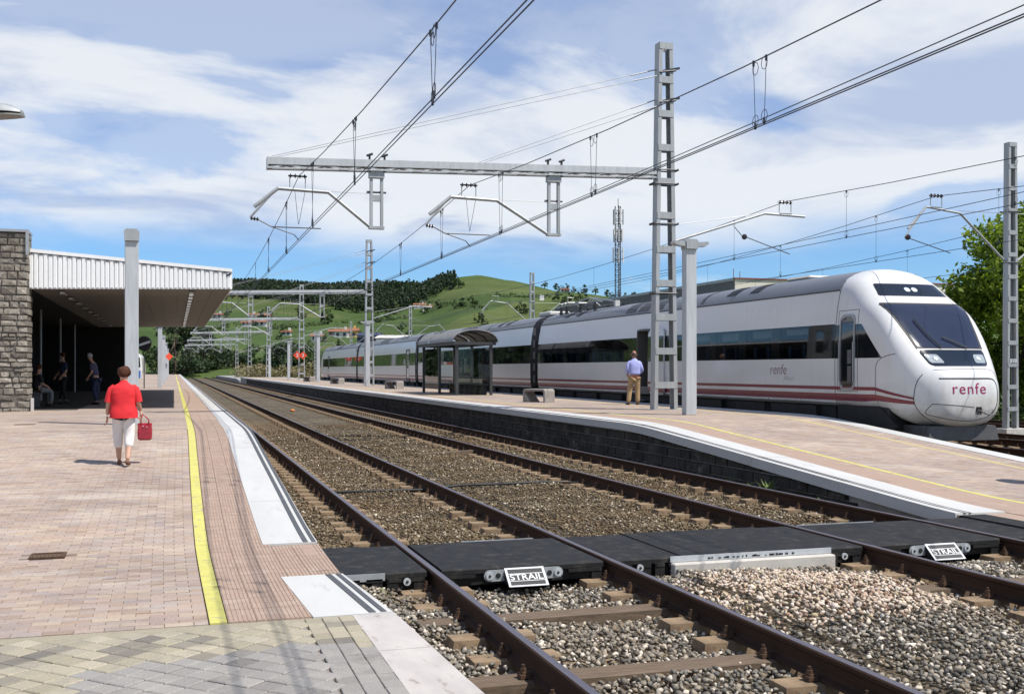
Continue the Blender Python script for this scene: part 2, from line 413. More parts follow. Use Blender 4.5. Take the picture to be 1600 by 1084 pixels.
M['tile_grey'] = tile_mat('grey_cement_tile', [(0,(.225,.21,.195)),(.4,(.28,.265,.245)),(.7,(.245,.23,.215)),(.9,(.31,.29,.265)),(1,(.15,.14,.13))], (.34,.32,.285))
M['tactile'] = tile_mat('red_ribbed_tile', [(0,(.325,.235,.185)),(.35,(.365,.265,.205)),(.7,(.34,.245,.19)),(1,(.385,.285,.225))], (.42,.335,.275))
M['joint'] = pm('sand_joint', (.21,.17,.14), .95, 0, .25, 8, .4, 90, which='world')

plat = bpy.data.objects.new('platform', None); COL.objects.link(plat)
tag(plat, 'near brick paved platform with yellow line and white edge ramping down to the crossing', kind='structure')
# core: one solid following edge and ramp; surface bed is 14 mm under the pavers
b = MB(); ys = [-12,0,4,6.1,7.9,9.7,10.4,10.8,11.3]+[11.3+.5*i for i in range(1,24)]+[24,30,45,70,120,200,300,420]
top = [(-30, y, zl(y)-.016) for y in ys]; edge = [(lx(y)-.012, y, zl(y)-.016) for y in ys]; low = [(lx(y)-.012, y, -.6) for y in ys]
n = len(ys); b.add(top+edge+low, [(i, n+i, n+i+1, i+1) for i in range(n-1)] + [(n+i, 2*n+i, 2*n+i+1, n+i+1) for i in range(n-1)])
b.build('platform_core', M['joint'], plat, recalc=False)
def sheet(name, x0f, x1f, ys, zoff, mat, parent, zf, thick=.012):
    b = MB(); r = []
    for y in ys:
        x0, x1 = x0f(y), x1f(y); r.append([(x0,y,zf(x0,y)+zoff-thick),(x1,y,zf(x1,y)+zoff-thick),(x1,y,zf(x1,y)+zoff),(x0,y,zf(x0,y)+zoff)])
    b.loft(r); return b.build(name, mat, parent)
def steps(a, c, d=1.0):
    k = max(1, int(math.ceil((c-a)/d))); return [a+(c-a)*i/k for i in range(k+1)]
zL = lambda x, y: zl(y)
YL0, YL1 = .215, .335                 # yellow line
def yl(y): return interp(y, [(8,.03),(9.7,.008),(11.3,-.008),(13,-.008),(16,.005),(21,.035),(30,.05)])
far = steps(11.3, 24, .5) + steps(25, 40, 1) + [60, 90, 140, 220, 420]
sheet('yellow_line', lambda y: YL0+yl(y), lambda y: YL1+yl(y), steps(8.02,11.3,.5)+far[1:], .0, M['yellow'], plat, zL)
inner = lambda y: interp(y, [(7.9,.977),(9.7,.885),(11.3,.865),(14,.88),(20,.925),(30,.97),(420,.97)])
outer = lx
def dl(y): return interp(y, [(7.9,0),(9.7,-.13),(11.3,-.12),(20,-.1),(420,-.1)])
def slabs(name, y0, y1, L, x0f, x1f, mat, zf, parent, gap=.006, thick=.14, ex=0.):
    y = y0
    while y < y1 - .05:
        e = min(y+L, y1); sheet(name, x0f, x1f, steps(y+gap/2, e-gap/2, .5), .004+rng.uniform(-.0015,.0015), mat, parent, zf, thick); y = e
slabs('coping_slab', 7.98, 9.62, 1.64, inner, lambda y: lx(y)+.01, M['white_paint'], zL, plat)
slabs('coping_slab', 11.32, 61.3, 2.5, inner, lambda y: lx(y)+.01, M['white_paint'], zL, plat)
slabs('coping_slab', 61.3, 420, 40, inner, lambda y: lx(y)+.01, M['white_paint'], zL, plat)
slabs('coping_slab', 1.5, 7.97, 1.08, lambda y: interp(y,[(4,1.26),(8,1.255)]), lambda y: lx(y)+.012, M['white_old'], zL, plat, gap=.008)
for (a, c) in ((8.0, 9.6), (11.33, 60), (60.2, 418)):
    for k0, k1 in ((1.395,1.445),(1.485,1.525)):
        yy = steps(a, c, .5) if c < 100 else [60.2,120,240,418]
        sheet('anti_slip_strip', lambda y: k0+dl(y)+(0), lambda y: k1+dl(y), yy, .009, M['strip_dark'], plat, zL, .008)
# end strip of rough joint between tiles and the old coping
# --- clay pavers: the nearest ones piece by piece
def paver_mesh(name, L, W, H, ch, mat):
    b = MB(); x, y = L/2, W/2
    b.add([(-x,-y,-H),(x,-y,-H),(x,y,-H),(-x,y,-H),(-x,-y,-ch),(x,-y,-ch),(x,y,-ch),(-x,y,-ch),(-x+ch,-y+ch,0),(x-ch,-y+ch,0),(x-ch,y-ch,0),(-x+ch,y-ch,0)],
          [(0,1,5,4),(1,2,6,5),(2,3,7,6),(3,0,4,7),(4,5,9,8),(5,6,10,9),(6,7,11,10),(7,4,8,11),(8,9,10,11)])
    return b.mesh(name, mat, recalc=False)
bm_ = paver_mesh('brick', .197, .097, .02, .003, M['brick'])
DRAIN = [(-1.32,-1.0,11.14,11.42)]
def in_drain(x, y): return any(a < x < c and d < y < e for a,c,d,e in DRAIN+[(-3.2,-2.8,24.7,24.95)])
spots = []
for r_ in range(0, 140):
    y = 8.06 + r_*.1 + .0
    lim = -1.15 - (y-8)*.14 - .9
    x = .205 + yl(y) - .1 - (0 if r_ % 2 else .1)
    if r_ % 2 == 0: spots.append((.205+yl(y)-.05, y, .5))
    while x > lim: spots.append((x, y, 1)); x -= .2
spots = [s for s in spots if not in_drain(s[0], s[1])]
full = [s for s in spots if s[2] == 1 and s[0] > -.155*s[1]-.25]
full.sort(key=lambda s: s[1]); near = set(id(s) for s in full[:290])
rest = MB()
for s in spots:
    x, y, k = s; dzz = rng.uniform(-.0045,.002) - (.006 if rng.random() < .03 else 0); tilt = rng.uniform(-.014,.014)
    if id(s) in near:
        o = link('brick', bm_, plat, (x, y, zl(y)+dzz), (tilt, rng.uniform(-.006,.006), rng.uniform(-.012,.012)))
    elif k == 1 or k == .5:
        L_, W_ = (.098 if k == 1 else .048), .048
        vs = []
        for dz_, g in ((-.02,0),(-.004,0),(0,.004)):
            for sx, sy in ((-1,-1),(1,-1),(1,1),(-1,1)): 
                yy = y+sy*(W_-g); vs.append((x+sx*(L_-g), yy, zl(yy)+dz_+dzz+tilt*sy*.04))
        rest.add(vs, [(0,1,5,4),(1,2,6,5),(2,3,7,6),(3,0,4,7),(4,5,9,8),(5,6,10,9),(6,7,11,10),(7,4,8,11),(8,9,10,11)])
tag(rest.build('brick_paving', M['brick'], plat, recalc=False), kind='stuff')
# beyond the pieces the paving is one sheet
sheet('far_brick_paving', lambda y: -29.9, lambda y: YL0+yl(y)-.003, [22.08,22.4,22.8,26,30,40,60,100,200,420], -.001, M['brick_tex'], plat, zL)
b = MB()
for y0, y1, x0, x1 in ((-12,7.0,-30,-2.6),(7.0,8.02,-30,-2.2)):
    b.box(x0,x1,y0,y1,-.015,-.002)
b.build('outer_tile_paving', M['tile_yellow'], plat)
b = MB(); yy = [8.02,10,10.4,10.8,11.3]+[11.3+.5*i for i in range(1,22)]+[22.08]
for a, c in zip(yy, yy[1:]):
    for y in (a,): 
        xl = -1.15-(c-8)*.14-.9
        b.add([(-29.9,a,zl(a)-.002),(xl,a,zl(a)-.002),(xl,c,zl(c)-.002),(-29.9,c,zl(c)-.002)], [(0,1,2,3)])
b.build('outer_brick_paving', M['brick_tex'], plat)
# --- ribbed tactile tiles
def tactile_mesh():
    b = MB(); b.box(-.098,.098,-.098,.098,-.02,-.003)
    for i in range(6): 
        x = -.082+i*.0328; b.box(x-.009,x+.009,-.096,.096,-.003,.001)
    return b.mesh('tactile_tile', M['tactile'])
tm = tactile_mesh(); slope = math.atan(.065)
tt = []
y = 8.12
while y < 30:
    for k in range(6):
        x = YL1+yl(y)+.108+k*.2
        lim = lx(y) if 9.65 < y < 11.28 else inner(y)
        if x+.09 < lim: tt.append((x, y))
        elif x-.06 < lim and x < lim + .06 and 9.65 < y < 11.28: tt.append((lim-.09, y))
        elif x-.098 < lim: tt.append((x, y))
    y += .2
restT = MB()
for i, (x, y) in enumerate(tt):
    sl = math.atan((zl(y+.1)-zl(y-.1))/.2)
    if i < 295: link('tactile_tile', tm, plat, (x, y, zl(y)+rng.uniform(-.001,.001)), (sl, 0, 0))
    else:
        restT.box(x-.098,x+.098,y-.098,y+.098,zl(y)-.02,zl(y)+.0)
tag(restT.build('tactile_paving', M['tactile'], plat), kind='stuff')
sheet('far_tactile_paving', lambda y: YL1+yl(y)+.004, lambda y: inner(y)-.004, [30.05,45,70,120,200,418], -.0005, M['tactile'], plat, zL)
# --- square cement tiles laid on the diagonal, and a border of straight ones
S = .158; tile_m = {c: paver_mesh('paving_tile', S-.009, S-.009, .02, .006, M[c]) for c in ('tile_yellow','tile_grey')}
bord_m = {c: paver_mesh('border_tile', .118, .152, .02, .004, M[c]) for c in ('tile_yellow','tile_grey')}
def tile_col(x, y):
    # grey field at the camera's feet, yellow round it
    d = (y-5.6)*1.0 - .55*(x+.4) + rng.uniform(-.35,.35)
    return 'tile_grey' if (-.75+.35*(7-y) < x and y < 7.15+.25*max(-1,min(1,x-.3)) and d < 1.45) else 'tile_yellow'
cnt = 0; restG = {c: MB() for c in tile_m}
cand = []
for i in range(-40, 40):
    for j in range(-40, 40):
        x = .4+(i-j)*S*.7071; y = 6.9+(i+j)*S*.7071
        if y > 7.97-.08 or y < 3.2 or x > .90-.05 or x < -2.7: continue
        cand.append((x, y))
cand.sort(key=lambda p: -p[1])
for x, y in cand:
    c = tile_col(x, y); vis = x > -.155*y - .15 and y > 5.2
    if vis and cnt < 295: link('paving_tile', tile_m[c], plat, (x, y, rng.uniform(-.003,.002)), (rng.uniform(-.01,.01), rng.uniform(-.01,.01), R(45)+rng.uniform(-.012,.012))); cnt += 1
    else:
        h = S*.7071-.004; restG[c].add([(x-h,y,-.001),(x,y-h,-.001),(x+h,y,-.001),(x,y+h,-.001)], [(0,1,2,3)])
for c in restG: tag(restG[c].build('tile_paving', M[c], plat), kind='stuff')
y = 7.89
while y > 3.5:
    for k in range(3):
        x = .945+k*.123+.02
        c = 'tile_grey' if y < 7.1+rng.uniform(-.1,.1) else 'tile_yellow'
        link('border_tile', bord_m[c], plat, (x, y, rng.uniform(-.002,.002)), (0, 0, rng.uniform(-.01,.01)))
    y -= .157
# half tiles closing the zig-zag along the brick edge
b = MB(); b.box(-2.6,1.25,7.80,8.005,-.0155,-.009); b.build('edge_course', M['tile_yellow'], plat); b = MB(); b.box(.74,.884,3,7.735,-.0155,-.007); b.build('edge_course', M['tile_grey'], plat)
# drain gratings sunk in the paving
def grate(x0, x1, y0, y1, z, label):
    t = thing('drain_grate', ((x0+x1)/2, (y0+y1)/2, z), label, 'drain', None)
    w, d = (x1-x0)/2, (y1-y0)/2
    b = MB(); b.box(-w,w,-d,-d+.03,-.03,.002); b.box(-w,w,d-.03,d,-.03,.002); b.box(-w,-w+.03,-d+.03,d-.03,-.03,.002); b.box(w-.03,w,-d+.03,d-.03,-.03,.002); b.build('frame', M['rust'], t)
    b = MB(); k = -w+.06
    while k < w-.04: b.box(k-.009,k+.009,-d+.03,d-.03,-.03,-.004); k += .035
    b.build('grid', M['rust'], t); b = MB(); b.box(-w,w,-d,d,-.013,-.011); b.build('pit', M['timber'], t)
grate(-1.32,-1.0,11.14,11.42,zl(11.3)+.006,'rusty drain grate in the bricks left of the yellow line, nearer the camera')
grate(-3.2,-2.8,24.7,24.95,zl(24.8)+.004,'rusty drain grate in the bricks further off, below the stone wall')

# ------------------------------------------------------------ island platform
isl = bpy.data.objects.new('island_platform', None); COL.objects.link(isl)
tag(isl, 'island platform between the tracks with dark stone wall, white edge and yellow lines', kind='structure')
IY = [4,8,10.2]+[10.2+.5*i for i in range(1,30)]+[26,30,40,60,90,130,165]
def ix1(Y): return 15.6
b = MB(); n = len(IY)
gx = [9.33, 10.9, 12.5, 14.2, 15.58]
vs = [(x, y, zi(x,y)-.016) for y in IY for x in gx]; k = len(gx)
b.add(vs, [(j*k+i, j*k+i+1, (j+1)*k+i+1, (j+1)*k+i) for j in range(n-1) for i in range(k-1)])
for x, sgn in ((9.42,1),(15.5,-1)):
    b.add([(x,y,zi(x,y)-.13) for y in IY]+[(x,y,-.6) for y in IY], [(i,i+1,n+i+1,n+i) for i in range(n-1)])
b.add([(9.42,165,.5),(15.5,165,.5),(15.5,165,-.6),(9.42,165,-.6)],[(0,1,2,3)])
b.build('platform_core', M['concrete'], isl, recalc=False)
def isheet(name, x0f, x1f, ys, zoff, mat, thick=.012): return sheet(name, x0f, x1f, ys, zoff, mat, isl, zi, thick)
IYs = steps(11.2, 25, .5)+[30,40,60,90,130,165]
# far end of the platform steps down behind its ramp
i_in = lambda y: 10.06
slabs('coping_slab', 11.22, 61.2, 2.5, lambda y: 9.3, i_in, M['white_paint'], zi, isl, thick=.16)
slabs('coping_slab', 61.2, 165, 26, lambda y: 9.3, i_in, M['white_paint'], zi, isl, thick=.16)
for k0, k1 in ((9.42,9.455),(9.50,9.53)):
    isheet('anti_slip_strip', lambda y: k0, lambda y: k1, IYs, .009, M['strip_dark'], .008)
iy_ = lambda y: interp(y, [(11,11.0),(20,10.85),(26,10.95),(60,11.0)])
isheet('tactile_paving', lambda y: 10.065, lambda y: iy_(y)-.06, [4]+IYs, -.001, M['tactile'])
isheet('yellow_line', lambda y: iy_(y)-.055, lambda y: iy_(y)+.055, [4]+IYs, 0, M['yellow'])
isheet('yellow_line', lambda y: 14.22, lambda y: 14.33, [13]+IYs[2:], 0, M['yellow_far'])
for xa, xb in ((lambda y: iy_(y)+.06, lambda y: 12.5),(lambda y: 12.5, lambda y: 14.215)):
    isheet('brick_paving', xa, xb, [4]+IYs, -.001, M['brick_tex'])
isheet('brick_paving', lambda y: 14.335, lambda y: 15.0, [4]+IYs, -.001, M['brick_tex'])
slabs('coping_slab', 13.2, 61.2, 3.0, lambda y: 15.03, lambda y: 15.62, M['white_paint'], zi, isl, thick=.16)
slabs('coping_slab', 61.2, 165, 26, lambda y: 15.03, lambda y: 15.62, M['white_paint'], zi, isl, thick=.16)
# wall of dark stained blocks under the coping
M['wall_block'] = pm('soot_stained_block', (.050,.045,.040), .95, 0, .5, 1.6, .8, 30, col2=(.15,.138,.12), c2=(.54,.74), isl=.18, spec=.2, which='world')
M['fascia_conc'] = pm('grey_coping_face', (.28,.275,.27), .85, 0, .15, 2, .3, 40, col2=(.2,.2,.19), c2=(.55,.75))
y = 13.4; cnt = 0; restW = MB()
rows = []
while y < 150:
    h = zi(9.3, y+.25)-.16; L_ = rng.uniform(.42,.6)
    if y > 55: L_ = rng.uniform(.8,1.2)
    z = -.30; k = 0
    while z < h-.03:
        hh = min(.19, h-z)
        off = (k % 2)*.22
        rows.append((y+off, L_, z, hh)); z += .19; k += 1
    y += L_
for (yy, L_, z, hh) in rows:
    px = rng.uniform(0,.018); bx = MB(); tgt = bx if cnt < 290 and yy < 48 else restW
    tgt.add([(9.44,yy+.006,z+.006),(9.44,yy+L_-.006,z+.006),(9.44,yy+L_-.006,z+hh-.006),(9.44,yy+.006,z+hh-.006),
             (9.375-px,yy+.02,z+.018),(9.375-px,yy+L_-.02,z+.018),(9.375-px,yy+L_-.02,z+hh-.018),(9.375-px,yy+.02,z+hh-.018)],
            [(4,7,6,5),(0,4,5,1),(1,5,6,2),(2,6,7,3),(3,7,4,0)])
    if tgt is bx: bx.build('wall_block', M['wall_block'], isl); cnt += 1
tag(restW.build('far_wall_blocks', M['wall_block'], isl), kind='stuff')
# short concrete landing where the island runs down to the crossing
b = MB(); b.prism([(9.31,4),(10.06,4),(10.06,11.21),(9.31,11.21)], 2, -.3, -.004); b.build('landing', M['tactile'], isl)
b = MB(); b.prism([(168,-.6),(168,.1),(176,.36),(262,.36),(262,-.6)], 0, 9.4, 15.2)
tag(b.build('far_platform_stub', M['fascia_conc']), 'low pale platform stub beyond the end of the island platform', kind='structure')
# ------------------------------------------------------------ tracks
T1, T2, T3, T4 = 3.115, 7.72, 17.53, 21.6
G2 = .8675
RAILP = [(-.065,-.172),(.065,-.172),(.065,-.160),(.018,-.145),(.009,-.125),(.009,-.055),(.033,-.036),(.036,-.010),(.027,0),(-.027,0),(-.036,-.010),(-.033,-.036),(-.009,-.055),(-.009,-.125),(-.018,-.145),(-.065,-.160)]
def rail(parent, x, y0, y1):
    b = MB(); ys = steps(y0, y1, 40); k = len(RAILP)
    vs = [(x+u, y, w) for y in ys for u, w in RAILP]; b.v += vs
    for i in range(len(ys)-1):
        for j in range(k):
            a, c = j, (j+1) % k
            b.f.append((i*k+a, (i+1)*k+a, (i+1)*k+c, i*k+c)); b.m.append(1 if j in (8,) else 0)
    b.f.append(tuple(range(k))); b.m.append(0); b.f.append(tuple((len(ys)-1)*k+j for j in range(k))); b.m.append(0)
    return b.build('rail', [M['rail_web'], M['rail_top']], parent)
def block_mesh():
    b = MB()
    def blk(cx, w, d, z0, z1, t):
        b.add([(cx-w,-d,z0),(cx+w,-d,z0),(cx+w,d,z0),(cx-w,d,z0),(cx-w+t,-d+t,z1),(cx+w-t,-d+t,z1),(cx+w-t,d-t,z1),(cx-w+t,d-t,z1)],
              [(0,3,2,1),(4,5,6,7),(0,1,5,4),(1,2,6,5),(2,3,7,6),(3,0,4,7)])
    for s in (-1,1): blk(s*G2, .345, .13, -.36, -.168, .028)
    b.box(-.6,.6,-.03,.03,-.30,-.25)
    return b.mesh('sleeper', M['sleeper'])
def timber_mesh():
    b = MB(); b.box(-1.3,1.3,-.12,.12,-.32,-.172); return b.mesh('sleeper', M['timber'])
def clip_mesh():
    b = MB()
    b.box(.05,.12, -.04, .04, -.168, -.142)
    b.box(.045,.105, -.028, .028, -.1415, -.128)
    b.tube([(.092,0,-.128),(.092,0,-.082)], .012, 6); b.tube([(.092,0,-.1278),(.092,0,-.105)], .021, 6)
    return b.mesh('rail_clip', M['rust'])
SLm, TIm, CLm = block_mesh(), timber_mesh(), clip_mesh()
def track(cx, y0, y1, label, n_sleep, group=None, clips=24, ystart=4.3):
    t = thing('railway_track', (cx, 0, 0), label, 'railway track', group)
    for s in (-1, 1): rail(t, s*G2, y0, y1)
    y = ystart; rest = MB(); rc = MB(); i = 0
    while y < min(y1, 150):
        timber = (i % 3 == 1) and y < 9.4
        dz = rng.uniform(-.012,.004)
        if not (9.62 < y < 10.95):
            if i < n_sleep:
                o = link('sleeper', TIm if timber else SLm, t, (rng.uniform(-.02,.02), y+rng.uniform(-.02,.02), dz), (0,0,rng.uniform(-.012,.012)))
                if i < clips:
                    for s in (-1,1):
                        for q in (0, math.pi): link('rail_clip', CLm, o, (s*G2, 0, -dz), (0,0,q))
                else:
                    for s in (-1,1):
                        for q in (-1,1): rc.add([Vector((q*v.co.x,q*v.co.y,v.co.z))+Vector((s*G2,y,0)) for v in CLm.vertices], [tuple(p.vertices) for p in CLm.polygons]) if y < 60 else None
            else:
                for s in (-1,1): rest.box(s*G2-.34, s*G2+.34, y-.12, y+.12, -.36, -.17)
        i += 1; y += .575
    if rest.v: tag(rest.build('far_sleepers', M['sleeper'], t), kind='stuff')
    if rc.v: tag(rc.build('far_rail_clips', M['rust'], t, recalc=False), kind='stuff')
    return t
trA = track(T1, -8, 420, 'rusty track nearest the near platform, crossed by the black rubber panels first', 75, clips=46)
trB = track(T2, -8, 420, 'rusty track running along the dark wall of the island platform', 60, clips=40)
trC = track(T3, -8, 420, 'track under the white train on the far side of the island platform', 14, clips=0, ystart=14)
trD = track(T4, -8, 420, 'track beyond the white train, passing the foot of the right-hand lattice mast', 14, clips=0, ystart=18)
trE = track(27.2, -8, 420, 'outermost track beyond the right-hand lattice mast, near the trees', 8, clips=0, ystart=24)

# ------------------------------------------------------------ loose ballast stones
def stone_mat(name, stops, browner):
    m, N, L, B = new_mat(name); v = coords(N, L, 'world'); r = N.new('ShaderNodeNewGeometry').outputs['Random Per Island']
    c = ramp(N, L, r, stops)
    if browner:
        sp = N.new('ShaderNodeSeparateXYZ'); L.new(v, sp.inputs[0])
        f = mathn(N, L, 'ADD', mapr(N, L, sp.outputs[1], 10.2, 12.2), mathn(N, L, 'MULTIPLY', mathn(N, L, 'SUBTRACT', noise(N, L, v, .9, 5), .5), 1.1))
        # brake dust and rust lie thickest beside the rails
        tri = 0
        br = ramp(N, L, r, [(0,(.062,.046,.028)),(.45,(.125,.094,.058)),(.8,(.175,.136,.086)),(.93,(.215,.176,.12)),(.975,(.42,.38,.31)),(1,(.50,.45,.38))])
        n = N.new('ShaderNodeClamp'); L.new(f, n.inputs[0]); c = mixc(N, L, n.outputs[0], c, br)
        rs = mapr(N, L, noise(N, L, v, .55, 4), .48, .7)
        c = mixc(N, L, mathn(N, L, 'MULTIPLY', rs, .5), c, (.13,.078,.038))
    c = mixc(N, L, 1., c, ramp(N, L, noise(N, L, v, 70, 4, .7), [(.3,(.86,.84,.80)),(.7,(1.38,1.34,1.26))]), 'MULTIPLY')
    L.new(c, B.inputs['Base Color']); B.inputs['Roughness'].default_value = .9; B.inputs['Specular IOR Level'].default_value = .25; return m
M['stone'] = stone_mat('ballast_stone', [(0,(.075,.071,.064)),(.28,(.145,.137,.122)),(.50,(.215,.20,.175)),(.64,(.27,.245,.21)),(.75,(.19,.15,.10)),(.83,(.36,.325,.275)),(.92,(.50,.455,.40)),(1,(.60,.55,.50))], True)
M['pale_stone'] = stone_mat('pale_pink_stone', [(0,(.20,.125,.095)),(.12,(.34,.25,.18)),(.35,(.47,.38,.31)),(.6,(.54,.475,.41)),(.75,(.40,.325,.21)),(.88,(.58,.53,.48)),(1,(.38,.26,.20))], False)
def stone_protos(n=10):
    out = []
    # angular chips: convex hulls of ten scattered points
    for i in range(n):
        p = nrs.normal(0,1,(10,3)); p /= np.linalg.norm(p,axis=1)[:,None]; p *= nrs.uniform(.82,1.12,(10,1)); p[:,2] *= nrs.uniform(.5,.8); p[:,1] *= nrs.uniform(.6,.95)
        bm = bmesh.new(); vs = [bm.verts.new(q) for q in p]; bmesh.ops.convex_hull(bm, input=bm.verts)
        for v in [v for v in bm.verts if not v.link_faces]: bm.verts.remove(v)
        bmesh.ops.triangulate(bm, faces=bm.faces); bmesh.ops.recalc_face_normals(bm, faces=bm.faces); bm.verts.index_update()
        out.append((np.array([v.co[:] for v in bm.verts]), np.array([[v.index for v in f.verts] for f in bm.faces]))); bm.free()
    return out
SPR = stone_protos()
def scatter_stones(name, P, size, mat, label, kind='stuff'):
    Vs, Fs, o = [], [], 0
    idx = nrs.randint(0, len(SPR), len(P))
    for k in range(len(SPR)):
        m = idx == k; V, F = spun(SPR[k], P[m], size[m]); Vs.append(V.reshape(-1,3)); Fs.append(F.reshape(-1,3)+o); o += len(Vs[-1])
    ob = link(name, np_mesh(name, np.concatenate(Vs), np.concatenate(Fs), mat)); tag(ob, label, kind=kind); return ob
def spun(proto, P, size):
    n = len(P); V = proto[0][None]*size[:,None,None]
    a, b_, c_ = nrs.uniform(0,2*np.pi,n), nrs.normal(0,.45,n), nrs.normal(0,.45,n)
    ca, sa = np.cos(a)[:,None], np.sin(a)[:,None]; x, y, z = V[...,0].copy(), V[...,1].copy(), V[...,2].copy()
    x, y = x*ca-y*sa, x*sa+y*ca
    cb, sb = np.cos(b_)[:,None], np.sin(b_)[:,None]; y, z = y*cb-z*sb, y*sb+z*cb
    cc, sc = np.cos(c_)[:,None], np.sin(c_)[:,None]; x, z = x*cc+z*sc, -x*sc+z*cc
    V = np.stack([x,y,z],-1)+P[:,None,:]; nv = V.shape[1]
    return V, proto[1][None]+(np.arange(n)*nv)[:,None,None]
def visible(x, y, m=.9):
    return (x > -.155*y - m) & (x < .87*y + m*1.2 + 0*x)
def near_rail(x, w=.085):
    r = np.zeros(len(x), bool)
    for t in (T1, T2):
        for s in (-1,1): r |= np.abs(x-(t+s*G2)) < w
    return r
def field(x0, x1, y0, y1, step):
    xs = np.arange(x0, x1, step); ys_ = np.arange(y0, y1, step)
    X, Y = np.meshgrid(xs, ys_); X = X.ravel(); Y = Y.ravel()
    return X+nrs.uniform(-.5,.5,len(X))*step, Y+nrs.uniform(-.5,.5,len(Y))*step
def ell(x, y): return ((x-5.45-.0*(y-8))/1.15)**2 + ((y-8.25)/1.05)**2
def level(x, y):
    z = -.215 + .022*np.sin(2.3*x+1.1*y)+.018*np.sin(5.1*y-1.7*x)
    z = np.where((np.abs(x-T1) < .62)|(np.abs(x-T2) < .62), z-.005, z)
    z = np.where(x < 1.95, z+.06*np.clip((1.95-x)/.35,0,1), z)
    z = np.where((x > 4.6)&(x < 6.3), z+.05, z)
    z = np.where((ell(x, y) < 1.4), z+.07*np.clip(1.4-ell(x,y),0,1), z)
    return z
allP, allS, palP, palS = [], [], [], []
for (y0, y1, st, sz) in ((4.4,9.62,.043,.029),(10.95,16,.046,.026),(16,24,.058,.028),(24,40,.075,.032)):
    x, y = field(1.42, 9.35, y0, y1, st)
    ok = visible(x, y) & ~near_rail(x); 
    # keep the tops of sleepers partly clear
    dT = np.minimum(np.abs(x-T1), np.abs(x-T2)); ph = ((y-4.3)/.575) % 1; onsl = np.minimum(ph, 1-ph)*.575 < np.where(y < 9.7, .105, .12)
    onblk = onsl & (np.abs(dT-G2) < .36); near = y < 9.62
    ti = np.round((y-4.3)/.575).astype(int) % 3 == 1
    onblk = np.where(near & ti, onsl & (dT < 1.3), onblk)
    ok &= ~(onblk & (nrs.uniform(0,1,len(x)) < np.where(y < 9.7, .93, .42)))
    ok &= ~((x < lx(0)*0+1.44) & (y > 9))
    edge = np.interp(y, [p[0] for p in L_OUT], [p[1] for p in L_OUT]); ok &= x > edge+.035
    ok &= nrs.uniform(0,1,len(x)) < np.clip((40-y)/14, 0, 1)
    x, y = x[ok], y[ok]; s = sz*nrs.uniform(.55,1.2,len(x)); s[nrs.uniform(0,1,len(x)) < .03] *= 1.45
    z = level(x, y)+nrs.uniform(-.012,.014,len(x))
    e = ell(x, y)+nrs.normal(0,.30,len(x)); pal = (e < 1) & (y < 9.6)
    P = np.stack([x,y,z],1)
    allP.append(P[~pal]); allS.append(s[~pal]); palP.append(P[pal]); palS.append(s[pal])
scatter_stones('ballast', np.concatenate(allP), np.concatenate(allS), M['stone'], 'loose grey and rust brown ballast stones between the rails')
scatter_stones('pale_gravel', np.concatenate(palP), np.concatenate(palS), M['pale_stone'], 'patch of pale pinkish gravel between the two tracks')
print('stones', sum(len(p) for p in allP))

# ------------------------------------------------------------ rubber level crossing
cr = thing('level_crossing', (0, 10.3, 0), 'black rubber panel crossing with white lettered end plates between the platforms', 'level crossing')
Y0c, Y1c = -.72, .78      # about y 9.58 .. 11.08
def panel(x0, x1, z=-.012, y0=Y0c, y1=Y1c, notch=True):
    b = MB(); t = .02
    b.prism([(y0,z-.05),(y0+.0,z-t*.6),(y0+t,z),(y1-t,z),(y1,z-t*.6),(y1,z-.05)], 0, x0, x1)
    b.box(x0+.01,x1-.01,y0+.035,y1-.035,z-.16,z-.05)
    if notch:
        w = x1-x0; b.box(x0+.03,x0+w*.4,y0-.012,y0+.03,z-.085,z-.055); b.box(x0+w*.55,x1-.02,y0-.012,y0+.03,z-.085,z-.055)
        b.box(x0+.02,x0+.12,y0-.006,y0+.03,z-.19,z-.05); b.box(x1-.12,x1-.02,y0-.006,y0+.03,z-.19,z-.05)
    # fine tread on top
    return b.build('rubber_panel', M['rubber'], cr)
def washer(p, x, z, r=.034):
    b = MB(); b.disc((x,Y0c-.016,z), r, 1, .016, 16); b.build('washer', M['galv_light'], p)
    b = MB(); b.disc((x,Y0c-.026,z), r*.38, 1, .008, 10); b.build('bolt_hole', M['black'], p)
pa = panel(1.425,1.80,-.004); b = MB(); b.box(1.43,1.80,Y0c-.012,Y0c-.002,-.075,-.008); b.build('edge_strip', M['galv'], pa)
pb = panel(1.803,2.185); washer(pb, 2.0, -.095)
pc = panel(2.325,3.11); pc2 = panel(3.113,3.905)
pd = panel(4.045,4.42); washer(pd, 4.28, -.095); pe = panel(4.423,4.72)
for a, c in ((4.723,5.52),(5.523,6.36)): panel(a, c, -.002, notch=False)
pf = panel(6.363,6.785); washer(pf, 6.56, -.1)
pg = panel(6.925,7.715); pg2 = panel(7.718,8.515); ph_ = panel(8.655,9.29); panel(9.293,9.66,.008,y0=-.55,y1=.85,notch=False)
b = MB(); b.box(4.60,6.40,Y0c-.10,Y0c-.012,-.30,-.062); b.build('concrete_kerb', M['concrete_pale'], cr, bevel=.012)
b = MB(); b.box(4.60,6.40,Y0c-.016,Y0c-.003,-.060,-.004); 
b.build('edge_strip', pm('chipped_galvanised_edge', (.42,.47,.50), .45, .4, .1, 5, .05, col2=(.03,.03,.03), c2=(.63,.66), which='world', scale=9) if False else M['galv_light'], cr)
b = MB()
for i in range(26): 
    x = 4.95+rng.uniform(0,1.0); b.box(x, x+rng.uniform(.01,.035), Y0c-.0195, Y0c-.0155, -.045, -.045+rng.uniform(.008,.02))
tag(b.build('rust_chips', M['black'], cr), kind='stuff')
